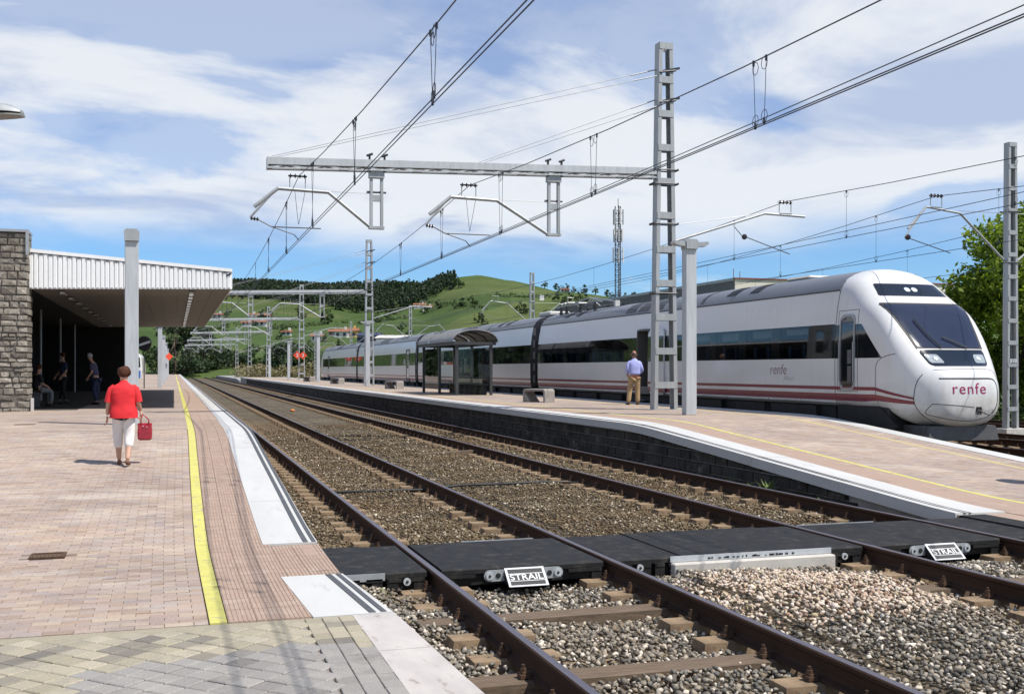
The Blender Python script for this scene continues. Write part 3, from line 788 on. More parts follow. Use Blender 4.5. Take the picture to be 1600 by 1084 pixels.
for (a, c) in ((2.9,3.7),(6.95,8.0)):
    b = MB(); b.box(a, c, Y1c+.002, Y1c+.012, -.055, -.006); b.build('edge_strip', M['galv'], cr)
def font_mesh(text, size, offset=0., shear=0., extrude=.0, spacing=1., res=4):
    cu = bpy.data.curves.new('lettering', 'FONT'); cu.body = text; cu.size = size; cu.offset = offset; cu.shear = shear; cu.extrude = extrude
    cu.space_character = spacing; cu.align_x = 'CENTER'; cu.align_y = 'CENTER'; cu.resolution_u = res
    o = bpy.data.objects.new('tmp', cu); COL.objects.link(o); bpy.context.view_layer.update()
    dg = bpy.context.evaluated_depsgraph_get(); me = bpy.data.meshes.new_from_object(o.evaluated_get(dg))
    bpy.data.objects.remove(o); bpy.data.curves.remove(cu); return me
def end_plate(cx, mat_b):
    w = .185; yb, zt = Y0c-.02, -.03; yf, zb = yb-.165, -.165
    root = MB()
    # side cheeks and back make a hollow wedge
    root.add([(cx-w,yb,zt),(cx+w,yb,zt),(cx+w,yf,zb),(cx-w,yf,zb),(cx-w,yb,zb),(cx+w,yb,zb)], [(0,3,4),(1,5,2),(3,2,5,4),(0,4,5,1)])
    d = root.build('end_plate', M['black'], cr)
    # the sloping face
    sl = Vector((0, yf-yb, zb-zt)); L_ = sl.length; sl.normalize(); nrm = Vector((0,-sl.z*-1,0)); nrm = Vector((1,0,0)).cross(sl).normalized()
    if nrm.z < 0: nrm = -nrm
    def pt(u, v, h=0): return Vector((cx+u, yb, zt)) + sl*(v*L_) + nrm*h
    def plate(name, u0, u1, v0, v1, h0, h1, mat):
        b = MB(); b.add([pt(u0,v0,h0),pt(u1,v0,h0),pt(u1,v1,h0),pt(u0,v1,h0),pt(u0,v0,h1),pt(u1,v0,h1),pt(u1,v1,h1),pt(u0,v1,h1)],
            [(0,3,2,1),(4,5,6,7),(0,1,5,4),(1,2,6,5),(2,3,7,6),(3,0,4,7)]); return b.build(name, mat, d)
    plate('plate_face', -w-.006, w+.006, -.02, 1.03, 0, .006, M['galv_light'])
    plate('plate_band', -w+.018, w-.018, .08, .30, .0062, .008, M['black'])
    plate('plate_field', -w+.018, w-.018, .345, .70, .0062, .008, M['black'])
    plate('plate_band', -w+.018, w-.018, .745, .95, .0062, .008, M['black'])
    me = font_mesh('STRAIL', .092, offset=.0012, spacing=1.0)
    xs = [v.co.x for v in me.vertices]; k = (2*w-.05)/(max(xs)-min(xs)); x0 = (max(xs)+min(xs))/2
    ysv = [v.co.y for v in me.vertices]; y0 = (max(ysv)+min(ysv))/2; ky = .33*L_/(max(ysv)-min(ysv))
    for v in me.vertices: v.co = pt((v.co.x-x0)*k, .522-(v.co.y-y0)*ky/L_, .0095)
    me.materials.append(M['text_white']); link('lettering', me, d)
    # bolted bracket ears either side
    for s in (-1,1):
        poly = []
        xa, xb = s*(w+.005), s*(w+.20); r = .052; zc = -.085
        poly = [(cx+xa, zc+r), (cx+xb-s*r, zc+r)] + [(cx+xb-s*r+s*r*math.sin(t), zc+r*math.cos(t)) for t in [math.pi*i/8 for i in range(1,8)]] + [(cx+xb-s*r, zc-r), (cx+xa, zc-r)]
        b = MB(); b.prism(poly, 1, Y0c-.032, Y0c-.020); b.build('bracket_ear', M['galv'], d)
        b = MB(); b.disc((cx+xb-s*r, Y0c-.039, zc), .036, 1, .014, 16); b.build('washer', M['galv_light'], d)
        b = MB(); b.disc((cx+xb-s*r, Y0c-.048, zc), .012, 1, .006, 10); b.disc((cx+s*(w+.065), Y0c-.034, zc), .024, 1, .006, 14); b.build('bolt_hole', M['black'], d)
    return d
end_plate(3.10, None); end_plate(7.72, None)
# stray things on the ballast
for (x, y, s, m, lab) in ((2.66,11.55,.06,'concrete_pale','large pale stone lying by the far edge of the crossing'),):
    pass
b = MB(); b.bar((5.3,24.3,-.17),(7.0,24.9,-.15),.16,.10); tag(b.build('old_timber', M['timber']), 'old timber lying between the two tracks beyond the crossing', 'timber')
b = MB(); b.bar((5.0,38.0,-.17),(6.8,38.6,-.16),.14,.08); tag(b.build('old_timber', M['timber']), 'second old timber lying further down between the tracks', 'timber')
b = MB(); b.sphere((5.4,52.5,-.15),.10,8,5,sc=(1.3,.8,.7)); tag(b.build('marker_stone', pm('orange_marker', (.55,.20,.05), .8), smooth=True), 'small orange painted stone between the tracks far off', 'stone')
# cable trough line across the ballast
b = MB(); b.tube([(2.35,17.4,-.17),(3.0,17.5,-.165),(3.9,17.35,-.16),(4.6,17.6,-.13),(5.3,17.5,-.12),(6.2,17.75,-.14),(6.8,17.7,-.17)], .022, 6); tag(b.build('ground_cable', M['black'], smooth=True), 'black cable lying across the ballast beyond the crossing', 'cable')
# weeds at the foot of the island wall and the crossing
M['weed'] = pm('weed_leaf', (.09,.13,.03), .8, 0, .3, 8, 0, isl=.4)
def weed(x, y, z, n, h, label, dry=False):
    b = MB(); r = random.Random(int(x*100+y*7))
    for i in range(n):
        a = r.uniform(0, 6.28); l = h*r.uniform(.5,1); lean = r.uniform(.1,.7)
        p = Vector((x+r.uniform(-.06,.06)*h*4, y+r.uniform(-.06,.06)*h*4, z)); d = Vector((math.cos(a)*lean, math.sin(a)*lean, 1)).normalized(); w = Vector((-math.sin(a), math.cos(a), 0))*(.012+.02*h)
        q = p+d*l*.6; e = p+d*l+Vector((math.cos(a),math.sin(a),-.3))*l*.2
        b.add([p-w*.4,p+w*.4,q+w,q-w,e], [(0,1,2,3),(3,2,4)])
    tag(b.build('weed', M['weed'], recalc=False), label, 'weed', 'weeds along the trackside')
for (x, y, n, h, lab) in ((9.15,15.4,40,.30,'biggest green weed tuft at the foot of the island platform wall'),(9.1,15.9,30,.2,'green weed tuft just beyond the biggest one at the island wall'),(9.1,16.6,26,.2,'green weed tuft further along the foot of the island wall'),(9.2,13.9,24,.18,'green weed tuft at the island wall, nearest the rubber crossing'),(9.1,17.9,22,.16,'farthest green weed tuft at the foot of the island wall'),(1.75,9.35,16,.14,'small weed by the round washer under the first rubber panel'),(1.62,8.9,14,.1,'tiny weed in the stones beside the near white platform edge')):
    weed(x, y, -.22, n, h, lab)
# ------------------------------------------------------------ the train
TX, TY = T3, 20.6
train = thing('passenger_train', (TX, TY, 0), 'white passenger train with maroon stripes, dark window band and a rounded sloping nose', 'train')
BODY = [(1.30,.90),(1.41,.97),(1.452,1.25),(1.46,1.7),(1.46,2.09),(1.448,2.55),(1.428,2.965),(1.375,3.4),(1.285,3.83)]
ROOF = [(1.285,3.83),(1.24,3.92),(1.13,4.08),(.92,4.22),(.6,4.33),(.3,4.385),(0,4.40)]
def bx(z): return interp(z, [(b, a) for a, b in BODY])
def side(b, d0, d1, z0, z1, off=0., sgn=-1, mi=0, step=99):
    zs = [z0]+[z for _, z in BODY if z0 < z < z1]+[z1]; ds = [d0, d1]
    vs = [(sgn*(bx(z)+off), d, z) for d in ds for z in zs]; k = len(zs)
    b.add(vs, [(i, i+1, k+i+1, k+i) for i in range(k-1)], mi)
def solid_side(b, d0, d1, z0, z1, h=.01, sgn=-1, base=-.004):
    """a thin plate that follows the side of the body"""
    zs = [z0]+[z for _, z in BODY if z0 < z < z1]+[z1]; r = []
    for d in (d0, d1):
        r.append([(sgn*(bx(z)+base), d, z) for z in zs]+[(sgn*(bx(z)+h), d, z) for z in reversed(zs)])
    b.loft(r)
def roof(b, d0, d1, off=0., a=0, c=None, both=True, mi=0):
    pts = ROOF[a:c]; prof = [(-x-off*.7, z+off) for x, z in pts]
    if both: prof += [(x+off*.7, z+off) for x, z in reversed(pts[:-1] if pts[-1][0]==0 else pts)]
    k = len(prof); b.add([(x,d,z) for d in (d0,d1) for x,z in prof], [(i,i+1,k+i+1,k+i) for i in range(k-1)], mi)
WB0, WB1 = 2.09, 2.965
M['pillar'] = pm('black_window_band', (.007,.008,.009), .06, 0, .1, 2, 0, spec=.5)
M['interior'] = pm('dark_saloon_interior', (.030,.030,.034), .8, 0, .3, 1.2, 0)
M['blind'] = pm('pale_window_blind', (.55,.55,.54), .8, 0, .15, 6, .2, 60, stretch=(1,14,1))
M['seat_blue'] = pm('blue_seat_cloth', (.06,.12,.22), .8, 0, .2, 6, 0)
M['door_grey'] = pm('grey_door_lining', (.10,.098,.092), .5, 0, .1, 5, 0)
M['under'] = pm('underframe_black', (.016,.016,.017), .75, .1, .4, 3, .3, 20)
M['box_grey'] = pm('equipment_box', (.10,.10,.105), .6, .2, .2, 4, 0)
def arch(x0, x1, z0, z1, r, n=5):
    """rounded rectangle outline (d,z)"""
    out = []
    for cx, cz, a0 in ((x1-r,z1-r,0),(x0+r,z1-r,90),(x0+r,z0+r,180),(x1-r,z0+r,270)):
        for i in range(n+1):
            a = R(a0+90*i/n); out.append((cx+r*math.cos(a), cz+r*math.sin(a)))
    return out
def on_side(b, poly, h0, h1, sgn=-1):
    """plate with outline poly (d,z) lying on the body side between heights h0..h1"""
    n = len(poly); cd, cz = sum(p[0] for p in poly)/n, sum(p[1] for p in poly)/n
    # several rows so that the plate follows the curved side
    vs = []; 
    for h in (h0, h1):
        for k in (1, .66, .33):
            vs += [(sgn*(bx(cz+(z-cz)*k)+h), cd+(d-cd)*k, cz+(z-cz)*k) for d, z in poly]
        vs.append((sgn*(bx(cz)+h), cd, cz))
    s = 3*n+1; fs = []
    for o, flip in ((0, False), (s, True)):
        for k in range(2):
            for i in range(n): fs.append((o+k*n+i, o+k*n+(i+1)%n, o+(k+1)*n+(i+1)%n, o+(k+1)*n+i))
        for i in range(n): fs.append((o+2*n+i, o+2*n+(i+1)%n, o+3*n))
    for i in range(n): fs.append((i, (i+1)%n, s+(i+1)%n, s+i))
    b.add(vs, fs)
def ring_side(b, poly, w, h0, h1, sgn=-1):
    n = len(poly); cd, cz = sum(p[0] for p in poly)/n, sum(p[1] for p in poly)/n
    hd, hz = max(abs(p[0]-cd) for p in poly), max(abs(p[1]-cz) for p in poly)
    inn = [(cd+(d-cd)*(hd-w)/hd, cz+(z-cz)*(hz-w)/hz) for d, z in poly]
    vs = [(sgn*(bx(z)+h), d, z) for h in (h0,h1) for P_ in (poly, inn) for d, z in P_]; fs = []
    for i in range(n):
        j = (i+1)%n; fs += [(i,j,n+j,n+i),(2*n+i,3*n+i,3*n+j,2*n+j),(i,2*n+i,2*n+j,j),(n+i,n+j,3*n+j,3*n+i)]
    b.add(vs, fs)

def car(d0, d1, doors, panes, blinds, front=False, rear=False, interior=True):
    c = MB(); holes = sorted(doors)
    # body below and above the window band, both sides, leaving the doorways open on the platform side
    for sgn in (-1, 1):
        cuts = [d0]+[v for a, w in holes for v in (a, a+w)]+[d1] if sgn == -1 else [d0, d1]
        for a, e in zip(cuts[::2], cuts[1::2]):
            side(c, a, e, .90, WB0, 0, sgn); side(c, a, e, WB1, 3.83, 0, sgn)
        if sgn == -1:
            for a, w in holes: side(c, a, a+w, 3.22, 3.83, 0, sgn)
        else: side(c, d0, d1, WB0, WB1, -.01, sgn)
    c.add([(-1.30,d0,.90),(1.30,d0,.90),(1.30,d1,.90),(-1.30,d1,.90)], [(0,1,2,3)])
    for d in ([] if front else [d0])+([] if rear else [d1]):
        prof = [(-x,z) for x,z in BODY]+[(-x,z) for x,z in ROOF[1:]]; prof += [(-x,z) for x,z in reversed(prof[:-1])]
        c.add([(x,d,z) for x,z in prof], [tuple(range(len(prof)))])
    ob = c.build('carriage', M['white_train'], train, auto=30, recalc=False)
    r = MB(); roof(r, d0, d1); r.build('roof_shell', M['roof_grey'], ob, smooth=True, recalc=False)
    g = MB()
    for sgn in (-1,1): g.box(sgn*1.27-.03, sgn*1.27+.03, d0, d1, 3.815, 3.85)
    g.build('gutter', M['dark_grey'], ob)
    # dark band: posts between the panes, panes of tinted glass, a dark saloon behind with blinds
    cur = d0
    stops = sorted([(a, a+w) for a, w in panes]+[(a, a+w) for a, w in holes])
    for a, e in stops+[(d1, d1)]:
        if a-cur > .02: bd = MB(); solid_side(bd, cur, a, WB0, WB1, .001, -1, -.012); bd.build('window_pillar', M['pillar'], ob)
        cur = e
    for a, w in panes:
        for za in (WB0, WB1-.05): bd = MB(); solid_side(bd, a, a+w, za, za+.05, .001, -1, -.012); bd.build('window_edge', M['pillar'], ob)
    for a, w in panes:
        p = MB(); side(p, a, a+w, WB0+.05, WB1-.05, -.002); p.build('window_pane', M['pane'], ob, recalc=False)
    it = MB(); it.box(-1.05,-1.0,d0+.05,d1-.05,1.9,3.2)
    it.build('saloon_lining', M['interior'], ob)
    st = MB()
    for a, w in panes:
        for q in (.3, 1.02):
            if q < w: st.box(-1.36,-1.08,a+q-.05,a+q+.09,1.9,2.42+.1*rng.random())
    st.build('seat_backs', M['seat_blue'], ob)
    for i in blinds:
        a, w = panes[i]; bl = MB(); dz = rng.uniform(.2,.36)
        dz = rng.uniform(.16,.27)
        for k in range(14):
            x0 = a+.12+(w-.24)*k/14; bl.add([(-1.30-.012*(k%2),x0,WB1-.06),(-1.312+.012*(k%2),x0+(w-.24)/14,WB1-.06),(-1.312+.012*(k%2),x0+(w-.24)/14,WB1-.06-dz),(-1.30-.012*(k%2),x0,WB1-.06-dz)], [(0,1,2,3)])
        bl.build('window_blind', M['blind'], ob, recalc=False)
    # stripes
    for z0, z1 in ((1.30,1.385),(1.03,1.205)):
        s_ = MB(); cur = d0
        for a, w in holes+[(d1,0)]: 
            if a > cur: solid_side(s_, cur, a, z0, z1, .003)
            cur = a+w
        solid_side(s_, d0, d1, z0, z1, .003, 1); s_.build('stripe', M['maroon'], ob)
    # panel seams
    sm = MB(); d = d0+1.6
    while d < d1-1: side_seam(sm, d, .92, 1.02); d += rng.uniform(1.6,2.6)
    if sm.v: sm.build('panel_seam', M['seam'], ob)
    # doorways
    for a, w in holes:
        q = MB(); q.box(-1.46,-.75,a+.001,a+.03,.95,3.22); q.box(-1.46,-.75,a+w-.03,a+w-.001,.95,3.22); q.box(-1.44,-.75,a+.03,a+w-.03,3.19,3.25); q.box(-1.44,-.75,a+.03,a+w-.03,.93,1.2)
        q.build('doorway_lining', M['door_grey'], ob)
        q = MB(); q.box(-.78,-.74,a,a+w,.93,3.25); q.build('doorway_back', M['interior'], ob)
        q = MB(); q.box(-1.62,-1.40,a+.05,a+w-.05,.70,.74); q.build('door_step', M['box_grey'], ob)
    u = MB(); u.box(-1.2,1.2,d0+.3,d1-.3,.45,.899)
    for k in range(int((d1-d0)/2.6)):
        x = d0+1+k*2.6; u.box(-1.34,-.9,x,x+rng.uniform(1.2,2.3),.38,.86)
    u.build('underframe', M['under'], ob)
    return ob
def side_seam(b, d, z0, z1, w=.018): solid_side(b, d-w/2, d+w/2, z0, z1, .0045)
def bogie(ob, dc):
    b = MB(); b.box(-1.18,-1.02,dc-1.7,dc+1.7,.48,.66); b.box(1.02,1.18,dc-1.7,dc+1.7,.48,.66); b.box(-1.1,1.1,dc-.25,dc+.25,.4,.7)
    for s in (-1,1):
        b.box(-1.24,-1.0,dc+s*1.25-.14,dc+s*1.25+.14,.32,.58); b.tube([(-1.2,dc+s*.5,.5),(-1.2,dc+s*.5,.85)],.09,8)
    bo = b.build('bogie', M['under'], ob)
    for s in (-1,1):
        for x in (-.84,.84):
            w = MB(); w.disc((x,dc+s*1.25,.43),.43,0,.13,24); w.disc((x+math.copysign(.07,x),dc+s*1.25,.43),.2,0,.06,16); w.build('wheel', M['box_grey'], ob)

car_defs = [(3.28, 26.85, [(14.6, 1.0)]), (27.95, 52.6, [(46.9, 1.0)]), (53.55, 78.3, [(55.6, 1.0)]), (79.2, 102.6, [(97.4, 1.0)])]
cars = []
for i, (d0, d1, doors) in enumerate(car_defs):
    panes = []
    if i == 0: panes = [(4.5+1.85*k, 1.4) for k in range(5)] + [(16.1+1.85*k, 1.4) for k in range(5)] + [(25.4, 1.1)]
    else:
        d = d0+1.0
        while d+1.4 < d1-.6:
            if all(d+1.4 < a-.3 or d > a+w+.3 for a, w in doors): panes.append((d, 1.4)); d += 1.85
            else: d += .35
    blinds = [0,1,2,3,7] if i == 0 else [k for k in range(len(panes)) if (k*7+i*3) % 5 < 2]
    ob = car(d0, d1, doors, panes, blinds, front=(i==0), rear=(i==3)); cars.append(ob)
    for dc in ((d0+3.2 if i else 6.4, d1-3.4)): bogie(ob, dc)
# the open plug door of the first carriage, slid along the outside, with its own glass and stripes
ld = cars[0]
b = MB(); on_side(b, arch(13.25,14.52,.93,3.22,.22), .035, .085); dl_ = b.build('door_leaf', M['white_train'], ld, auto=30)
b = MB(); on_side(b, arch(13.27,14.50,WB0,WB1,.02), .086, .089); b.build('door_band', M['tinted'], dl_) if False else b.build('door_glass', M['tinted'], ld)
for z0, z1 in ((1.30,1.385),(1.03,1.205)):
    b = MB(); solid_side(b, 13.26, 14.51, z0, z1, .089, -1, .0855); b.build('stripe', M['maroon'], ld)
b = MB(); ring_side(b, arch(14.56,15.64,.95,3.26,.24), .05, -.01, .02); b.build('door_frame', M['dark_grey'], ld)
for i in (1,2,3):
    a, w = car_defs[i][2][0]; ob = cars[i]
    b = MB(); on_side(b, arch(a+.02,a+w-.02,.95,3.2,.16), -.03, -.006); b.build('door_leaf', M['white_train'], ob, auto=30)
    b = MB(); on_side(b, arch(a+.25,a+w-.25,1.9,2.9,.1), -.006, .0); b.build('door_glass', M['tinted'], ob)
    b = MB(); ring_side(b, arch(a,a+w,.93,3.22,.17), .03, -.02, .006); b.build('door_frame', M['dark_grey'], ob)
# gangways
for (d0, d1) in ((26.85,27.95),(52.6,53.55),(78.3,79.2)):
    b = MB(); prof0 = [(-x,z) for x,z in BODY]+[(-x,z) for x,z in ROOF[1:]]; prof0 += [(-x,z) for x,z in reversed(prof0[:-1])]
    rings = []; n = 7
    for k in range(n+1):
        d = d0+.02+(d1-d0-.04)*k/n; s = .93 if k % 2 else .965
        if k in (0, n): s = 1.004
        rings.append([(x*s, d, 2.4+(z-2.4)*s) for x, z in prof0])
    b.loft(rings); b.build('gangway_bellows', M['black'], train)
    b = MB()
    for k in range(5): b.box(-1.475,-1.44,d0+.38,d0+.62,1.2+k*.55,1.2+k*.55+.34)
    b.build('gangway_damper', M['box_grey'], train)
# roof equipment
def roof_box(d0, d1, a, c, off, mat, name, ob):
    b = MB(); pts = ROOF[a:c]; r = []
    for d in (d0, d1): r.append([(-x-off*.5, d, z+off) for x, z in pts]+[(-x, d, z-.05) for x, z in reversed(pts)])
    b.loft(r); return b.build(name, mat, ob)
for i, (d0, d1, _) in enumerate(car_defs):
    L_ = d1-d0
    for f in (.18,.24,.80,.86): 
        d = d0+L_*f; roof_box(d, d+.55, 2, 5, .012, M['black'], 'roof_vent', cars[i])
    for f in (.45,.50,.55): roof_box(d0+L_*f, d0+L_*f+.9, 1, 5, .010, M['dark_grey'], 'roof_grille', cars[i])
    d = d0+L_*.32; roof_box(d, d+.22, 1, 7, .006, M['dark_grey'], 'roof_band', cars[i])
b = MB(); b.box(-.55,.55,27.9,29.4,4.36,4.58); b.build('roof_unit', M['white_paint'], cars[1], bevel=.06)
b = MB(); b.box(-.45,.45,6.0,7.2,4.36,4.47); b.build('roof_unit', M['white_paint'], cars[0], bevel=.06)
# pantograph and its insulators, folded, in the roof well of the first carriage
pg_ = MB()
for d in (21.5,23.2,24.9,25.6):
    for x in (-.75,.55): pg_.tube([(x,d,4.2),(x,d,4.62)], .07, 8); pg_.tube([(x,d,4.32),(x,d,4.36)], .12, 8); pg_.tube([(x,d,4.46),(x,d,4.50)], .12, 8)
pg_.tube([(-.75,21.5,4.62),(-.75,25.6,4.62)], .03, 6); pg_.tube([(.55,21.5,4.62),(.55,25.6,4.62)], .03, 6)
po = pg_.build('pantograph', M['insul'], cars[0])
b = MB(); b.tube([(-.4,21.6,4.66),(-.15,23.6,4.95),(-.4,25.3,4.74)], .035, 6); b.tube([(.3,21.6,4.66),(.05,23.6,4.95),(.3,25.3,4.74)], .035, 6)
b.tube([(-.85,25.3,4.70),(-.7,25.3,4.80),(.7,25.3,4.80),(.85,25.3,4.70)], .03, 6); b.tube([(-.85,24.9,4.70),(-.7,24.9,4.80),(.7,24.9,4.80),(.85,24.9,4.70)], .03, 6)
b.build('pantograph_arm', M['galv'], po); b = MB(); b.box(-.2,.0,20.6,20.8,4.36,4.66); b.build('surge_box', M['white_paint'], po)

# ---- nose
def catmull(x, pts):
    X = [p[0] for p in pts]
    if x <= X[0]: return pts[0][1]
    if x >= X[-1]: return pts[-1][1]
    for i in range(len(pts)-1):
        if x <= X[i+1]:
            h = X[i+1]-X[i]; t = (x-X[i])/h
            def m(j):
                if j == 0: return (pts[1][1]-pts[0][1])/(X[1]-X[0])
                if j == len(pts)-1: return (pts[-1][1]-pts[-2][1])/(X[-1]-X[-2])
                a = (pts[j][1]-pts[j-1][1])/(X[j]-X[j-1]); c = (pts[j+1][1]-pts[j][1])/(X[j+1]-X[j])
                return 0 if a*c <= 0 else 2*a*c/(a+c)
            return (2*t**3-3*t*t+1)*pts[i][1]+(t**3-2*t*t+t)*h*m(i)+(-2*t**3+3*t*t)*pts[i+1][1]+(t**3-t*t)*h*m(i+1)
N_TOP = [(0,1.42),(.03,1.60),(.10,1.76),(.22,1.86),(.34,1.93),(.66,2.255),(1.1,2.78),(1.57,3.32),(1.96,3.585),(2.36,3.85),(2.85,4.10),(3.3,4.25),(3.8,4.33),(4.6,4.39)]
N_BOT = [(0,.86),(.03,.70),(.10,.58),(.25,.50),(.5,.46),(.75,.46),(.95,.52),(1.5,.80),(2.0,.80),(4.6,.84)]
N_W = [(0,.50),(.03,.67),(.10,.81),(.25,.98),(.45,1.125),(.8,1.295),(1.2,1.40),(1.7,1.45),(2.4,1.46),(4.6,1.46)]
N_N = [(0,2.8),(.2,3.0),(.6,3.6),(1.2,5.0),(1.7,5.2),(2.4,4.2),(3.0,3.6),(4.6,3.4)]
def body_r(phi, zc):
    """distance from the axis (0,zc) to the standard body section along angle phi"""
    prof = [(0,.90),(1.30,.90)]+BODY[1:]+[(x,z) for x,z in ROOF[1:]]; dx, dz_ = abs(math.cos(phi)), math.sin(phi)
    for (ax, az), (cx, cz) in zip(prof, prof[1:]):
        ex, ez = cx-ax, cz-az; den = dx*ez-dz_*ex
        if abs(den) < 1e-9: continue
        t = (ax*ez-(az-zc)*ex)/den; s_ = (ax*dz_-(az-zc)*dx)/den
        if t > 0 and -1e-6 <= s_ <= 1+1e-6: return t
    return 1.4
NA = 96
def nose_section(d):
    top, bot, w, n = (catmull(d, q) for q in (N_TOP, N_BOT, N_W, N_N))
    k = clamp01((d-1.9)/1.5); k = k*k*(3-2*k); out = []
    zc = lerp(lerp(bot, top, .46), 2.3, k); 
    for i in range(NA):
        phi = 2*math.pi*(i+.5)/NA; c_, s_ = math.cos(phi), math.sin(phi)
        hz = (top-zc) if s_ > 0 else (zc-bot)
        nn = n if s_ > 0 else lerp(2.6, 8, clamp01((d-.6)/1.0))
        r = (abs(c_/w)**nn+abs(s_/hz)**nn)**(-1/nn)
        if k > 0: r = lerp(r, body_r(phi, 2.3), k)
        out.append((r*c_, d, zc+r*s_))
    return out
ND = [0,.012,.03,.055,.09,.14,.2,.28,.36,.45,.55,.66,.78,.9,1.02,1.15,1.3,1.45,1.6,1.76,1.92,2.08,2.24,2.4,2.58,2.76,2.94,3.12,3.28]
def nose_mesh(name):
    b = MB(); rings = [nose_section(d) for d in ND]; b.loft(rings, cap=False)
    # slightly domed tip
    r0 = rings[0]; n0 = len(b.v); b.v.append((0,-.015,1.12)); ring1 = []
    for f in (.66,.33):
        ring1.append(len(b.v)); b.v += [(x*f, -.015*(1-f*f), 1.12+(z-1.12)*f) for x,_,z in r0]
    a, c = ring1
    for i in range(NA):
        j = (i+1)%NA; b.f += [(i,a+i,a+j,j),(a+i,c+i,c+j,a+j),(c+i,n0,c+j)]; b.m += [0,0,0]
    return b
nb_ = nose_mesh('nose')
nose = nb_.build('nose', M['white_train'], train, smooth=True)
bvh = BVHTree.FromPolygons([Vector(v) for v in nb_.v], nb_.f)
def hit_front(x, z):
    h = bvh.ray_cast(Vector((x,-1,z)), Vector((0,1,0))); return (h[0], h[1]) if h[0] else (None, None)
def hit_side(d, z):
    h = bvh.ray_cast(Vector((-3,d,z)), Vector((1,0,0))); return (h[0], h[1]) if h[0] else (None, None)
def outward(n, ref): return n if n.dot(ref) > 0 else -n
def decal(poly, hit, ref, h0, h1, nu=24, nv=14):
    """a thin plate following the nose: poly = four corner curves given as a quad (bottom-left, bottom-right, top-right, top-left) refined bilinearly, rounded by 'clip'"""
    b = MB(); g = []
    for j in range(nv+1):
        row = []
        for i in range(nu+1):
            u, v = i/nu, j/nv
            p = [lerp(lerp(poly[0][k], poly[1][k], u), lerp(poly[3][k], poly[2][k], u), v) for k in (0,1)]
            row.append(p)
        g.append(row)
    return plate_from_grid(g, hit, ref, h0, h1)
def plate_from_grid(g, hit, ref, h0, h1):
    b = MB(); nv, nu = len(g)-1, len(g[0])-1; P_ = []
    for h in (h0, h1):
        for row in g:
            for p in row:
                q, n = hit(*p)
                if q is None: q, n = Vector((p[0],.3,p[1])), Vector(ref)
                P_.append(q+outward(n, Vector(ref))*h)
    s = (nv+1)*(nu+1); W = nu+1; fs = []
    for j in range(nv):
        for i in range(nu):
            a = j*W+i; fs += [(a,a+1,a+W+1,a+W),(s+a,s+a+W,s+a+W+1,s+a+1)]
    rim = [i for i in range(W)]+[j*W+nu for j in range(1,nv+1)]+[nv*W+i for i in range(nu-1,-1,-1)]+[j*W for j in range(nv-1,0,-1)]
    for a, c in zip(rim, rim[1:]+rim[:1]): fs.append((a,s+a,s+c,c))
    b.add(P_, fs); return b
def rounded_grid(bl, br, tr, tl, rad, nu=28, nv=16):
    """grid over a quad whose four corners are rounded: rows shrink towards top and bottom"""
    g = []; Hh = ((tl[1]-bl[1])+(tr[1]-br[1]))/2
    for j in range(nv+1):
        v = j/nv; z = v*Hh; ins = 0
        e = min(z, Hh-z)
        if e < rad: ins = rad-math.sqrt(max(0, rad*rad-(rad-e)**2))
        a = [lerp(bl[k], tl[k], v) for k in (0,1)]; c = [lerp(br[k], tr[k], v) for k in (0,1)]; w = c[0]-a[0]
        row = []
        for i in range(nu+1):
            u = lerp(ins/w, 1-ins/w, i/nu); row.append((lerp(a[0],c[0],u), lerp(a[1],c[1],u)))
        g.append(row)
    return g
FR = (0,-1,.5)
def front_plate(name, quad, rad, h0, h1, mat, parent=None, nu=28, nv=16):
    return plate_from_grid(rounded_grid(*quad, rad, nu, nv), hit_front, FR, h0, h1).build(name, mat, parent or nose, smooth=False, auto=35)
front_plate('windscreen_surround', [(-.93,2.25),(.93,2.25),(1.19,3.43),(-1.19,3.43)], .05, -.05, .006, M['black'], nv=26)
ws = front_plate('windscreen', [(-.87,2.315),(.87,2.315),(1.135,3.385),(-1.135,3.385)], .05, -.01, .012, M['shield'], nv=26)
front_plate('headlight_panel', [(-.80,1.885),(.80,1.885),(.925,2.262),(-.925,2.262)], .09, -.05, .0065, M['tinted'], nu=30, nv=14)
front_plate('sill_trim', [(-.915,2.268),(.915,2.268),(.918,2.284),(-.918,2.284)], .0, -.01, .014, M['white_train'], nu=24, nv=1)
front_plate('lamp_panel', [(-1.0,3.62),(1.0,3.62),(.90,3.95),(-.90,3.95)], .03, -.05, .006, M['tinted'], nv=12)
def lamp(name, x, z, r, h, parent, mat):
    q, n = hit_front(x, z); n = outward(n, Vector(FR)); a = n.cross(Vector((1,0,0))).normalized(); c = n.cross(a)
    b = MB(); k = 18
    rings = [[q+n*hh+(a*math.cos(2*math.pi*i/k)+c*math.sin(2*math.pi*i/k))*r*f for i in range(k)] for hh, f in ((h-.02,1),(h+.004,1),(h+.008,.92),(h+.012,.6),(h+.014,.2))]
    b.loft(rings); return b.build(name, mat, parent, smooth=True)
for s in (-1,1):
    g = rounded_grid((s*.60-.17,1.955),(s*.60+.17,1.955),(s*.67+.17,2.16),(s*.67-.17,2.16), .03, 10, 6)
    hp = plate_from_grid(g, hit_front, FR, .0, .011).build('headlight', pm('headlight_glass', (.28,.31,.33), .08, 0, .1, 3, 0, spec=.8), nose)
    lamp('headlight_lens', s*.60, 2.06, .065, .016, hp, M['lens'])
    lp = lamp('top_lamp', s*.105-.0, 3.79, .085, .010, nose, M['lens'])
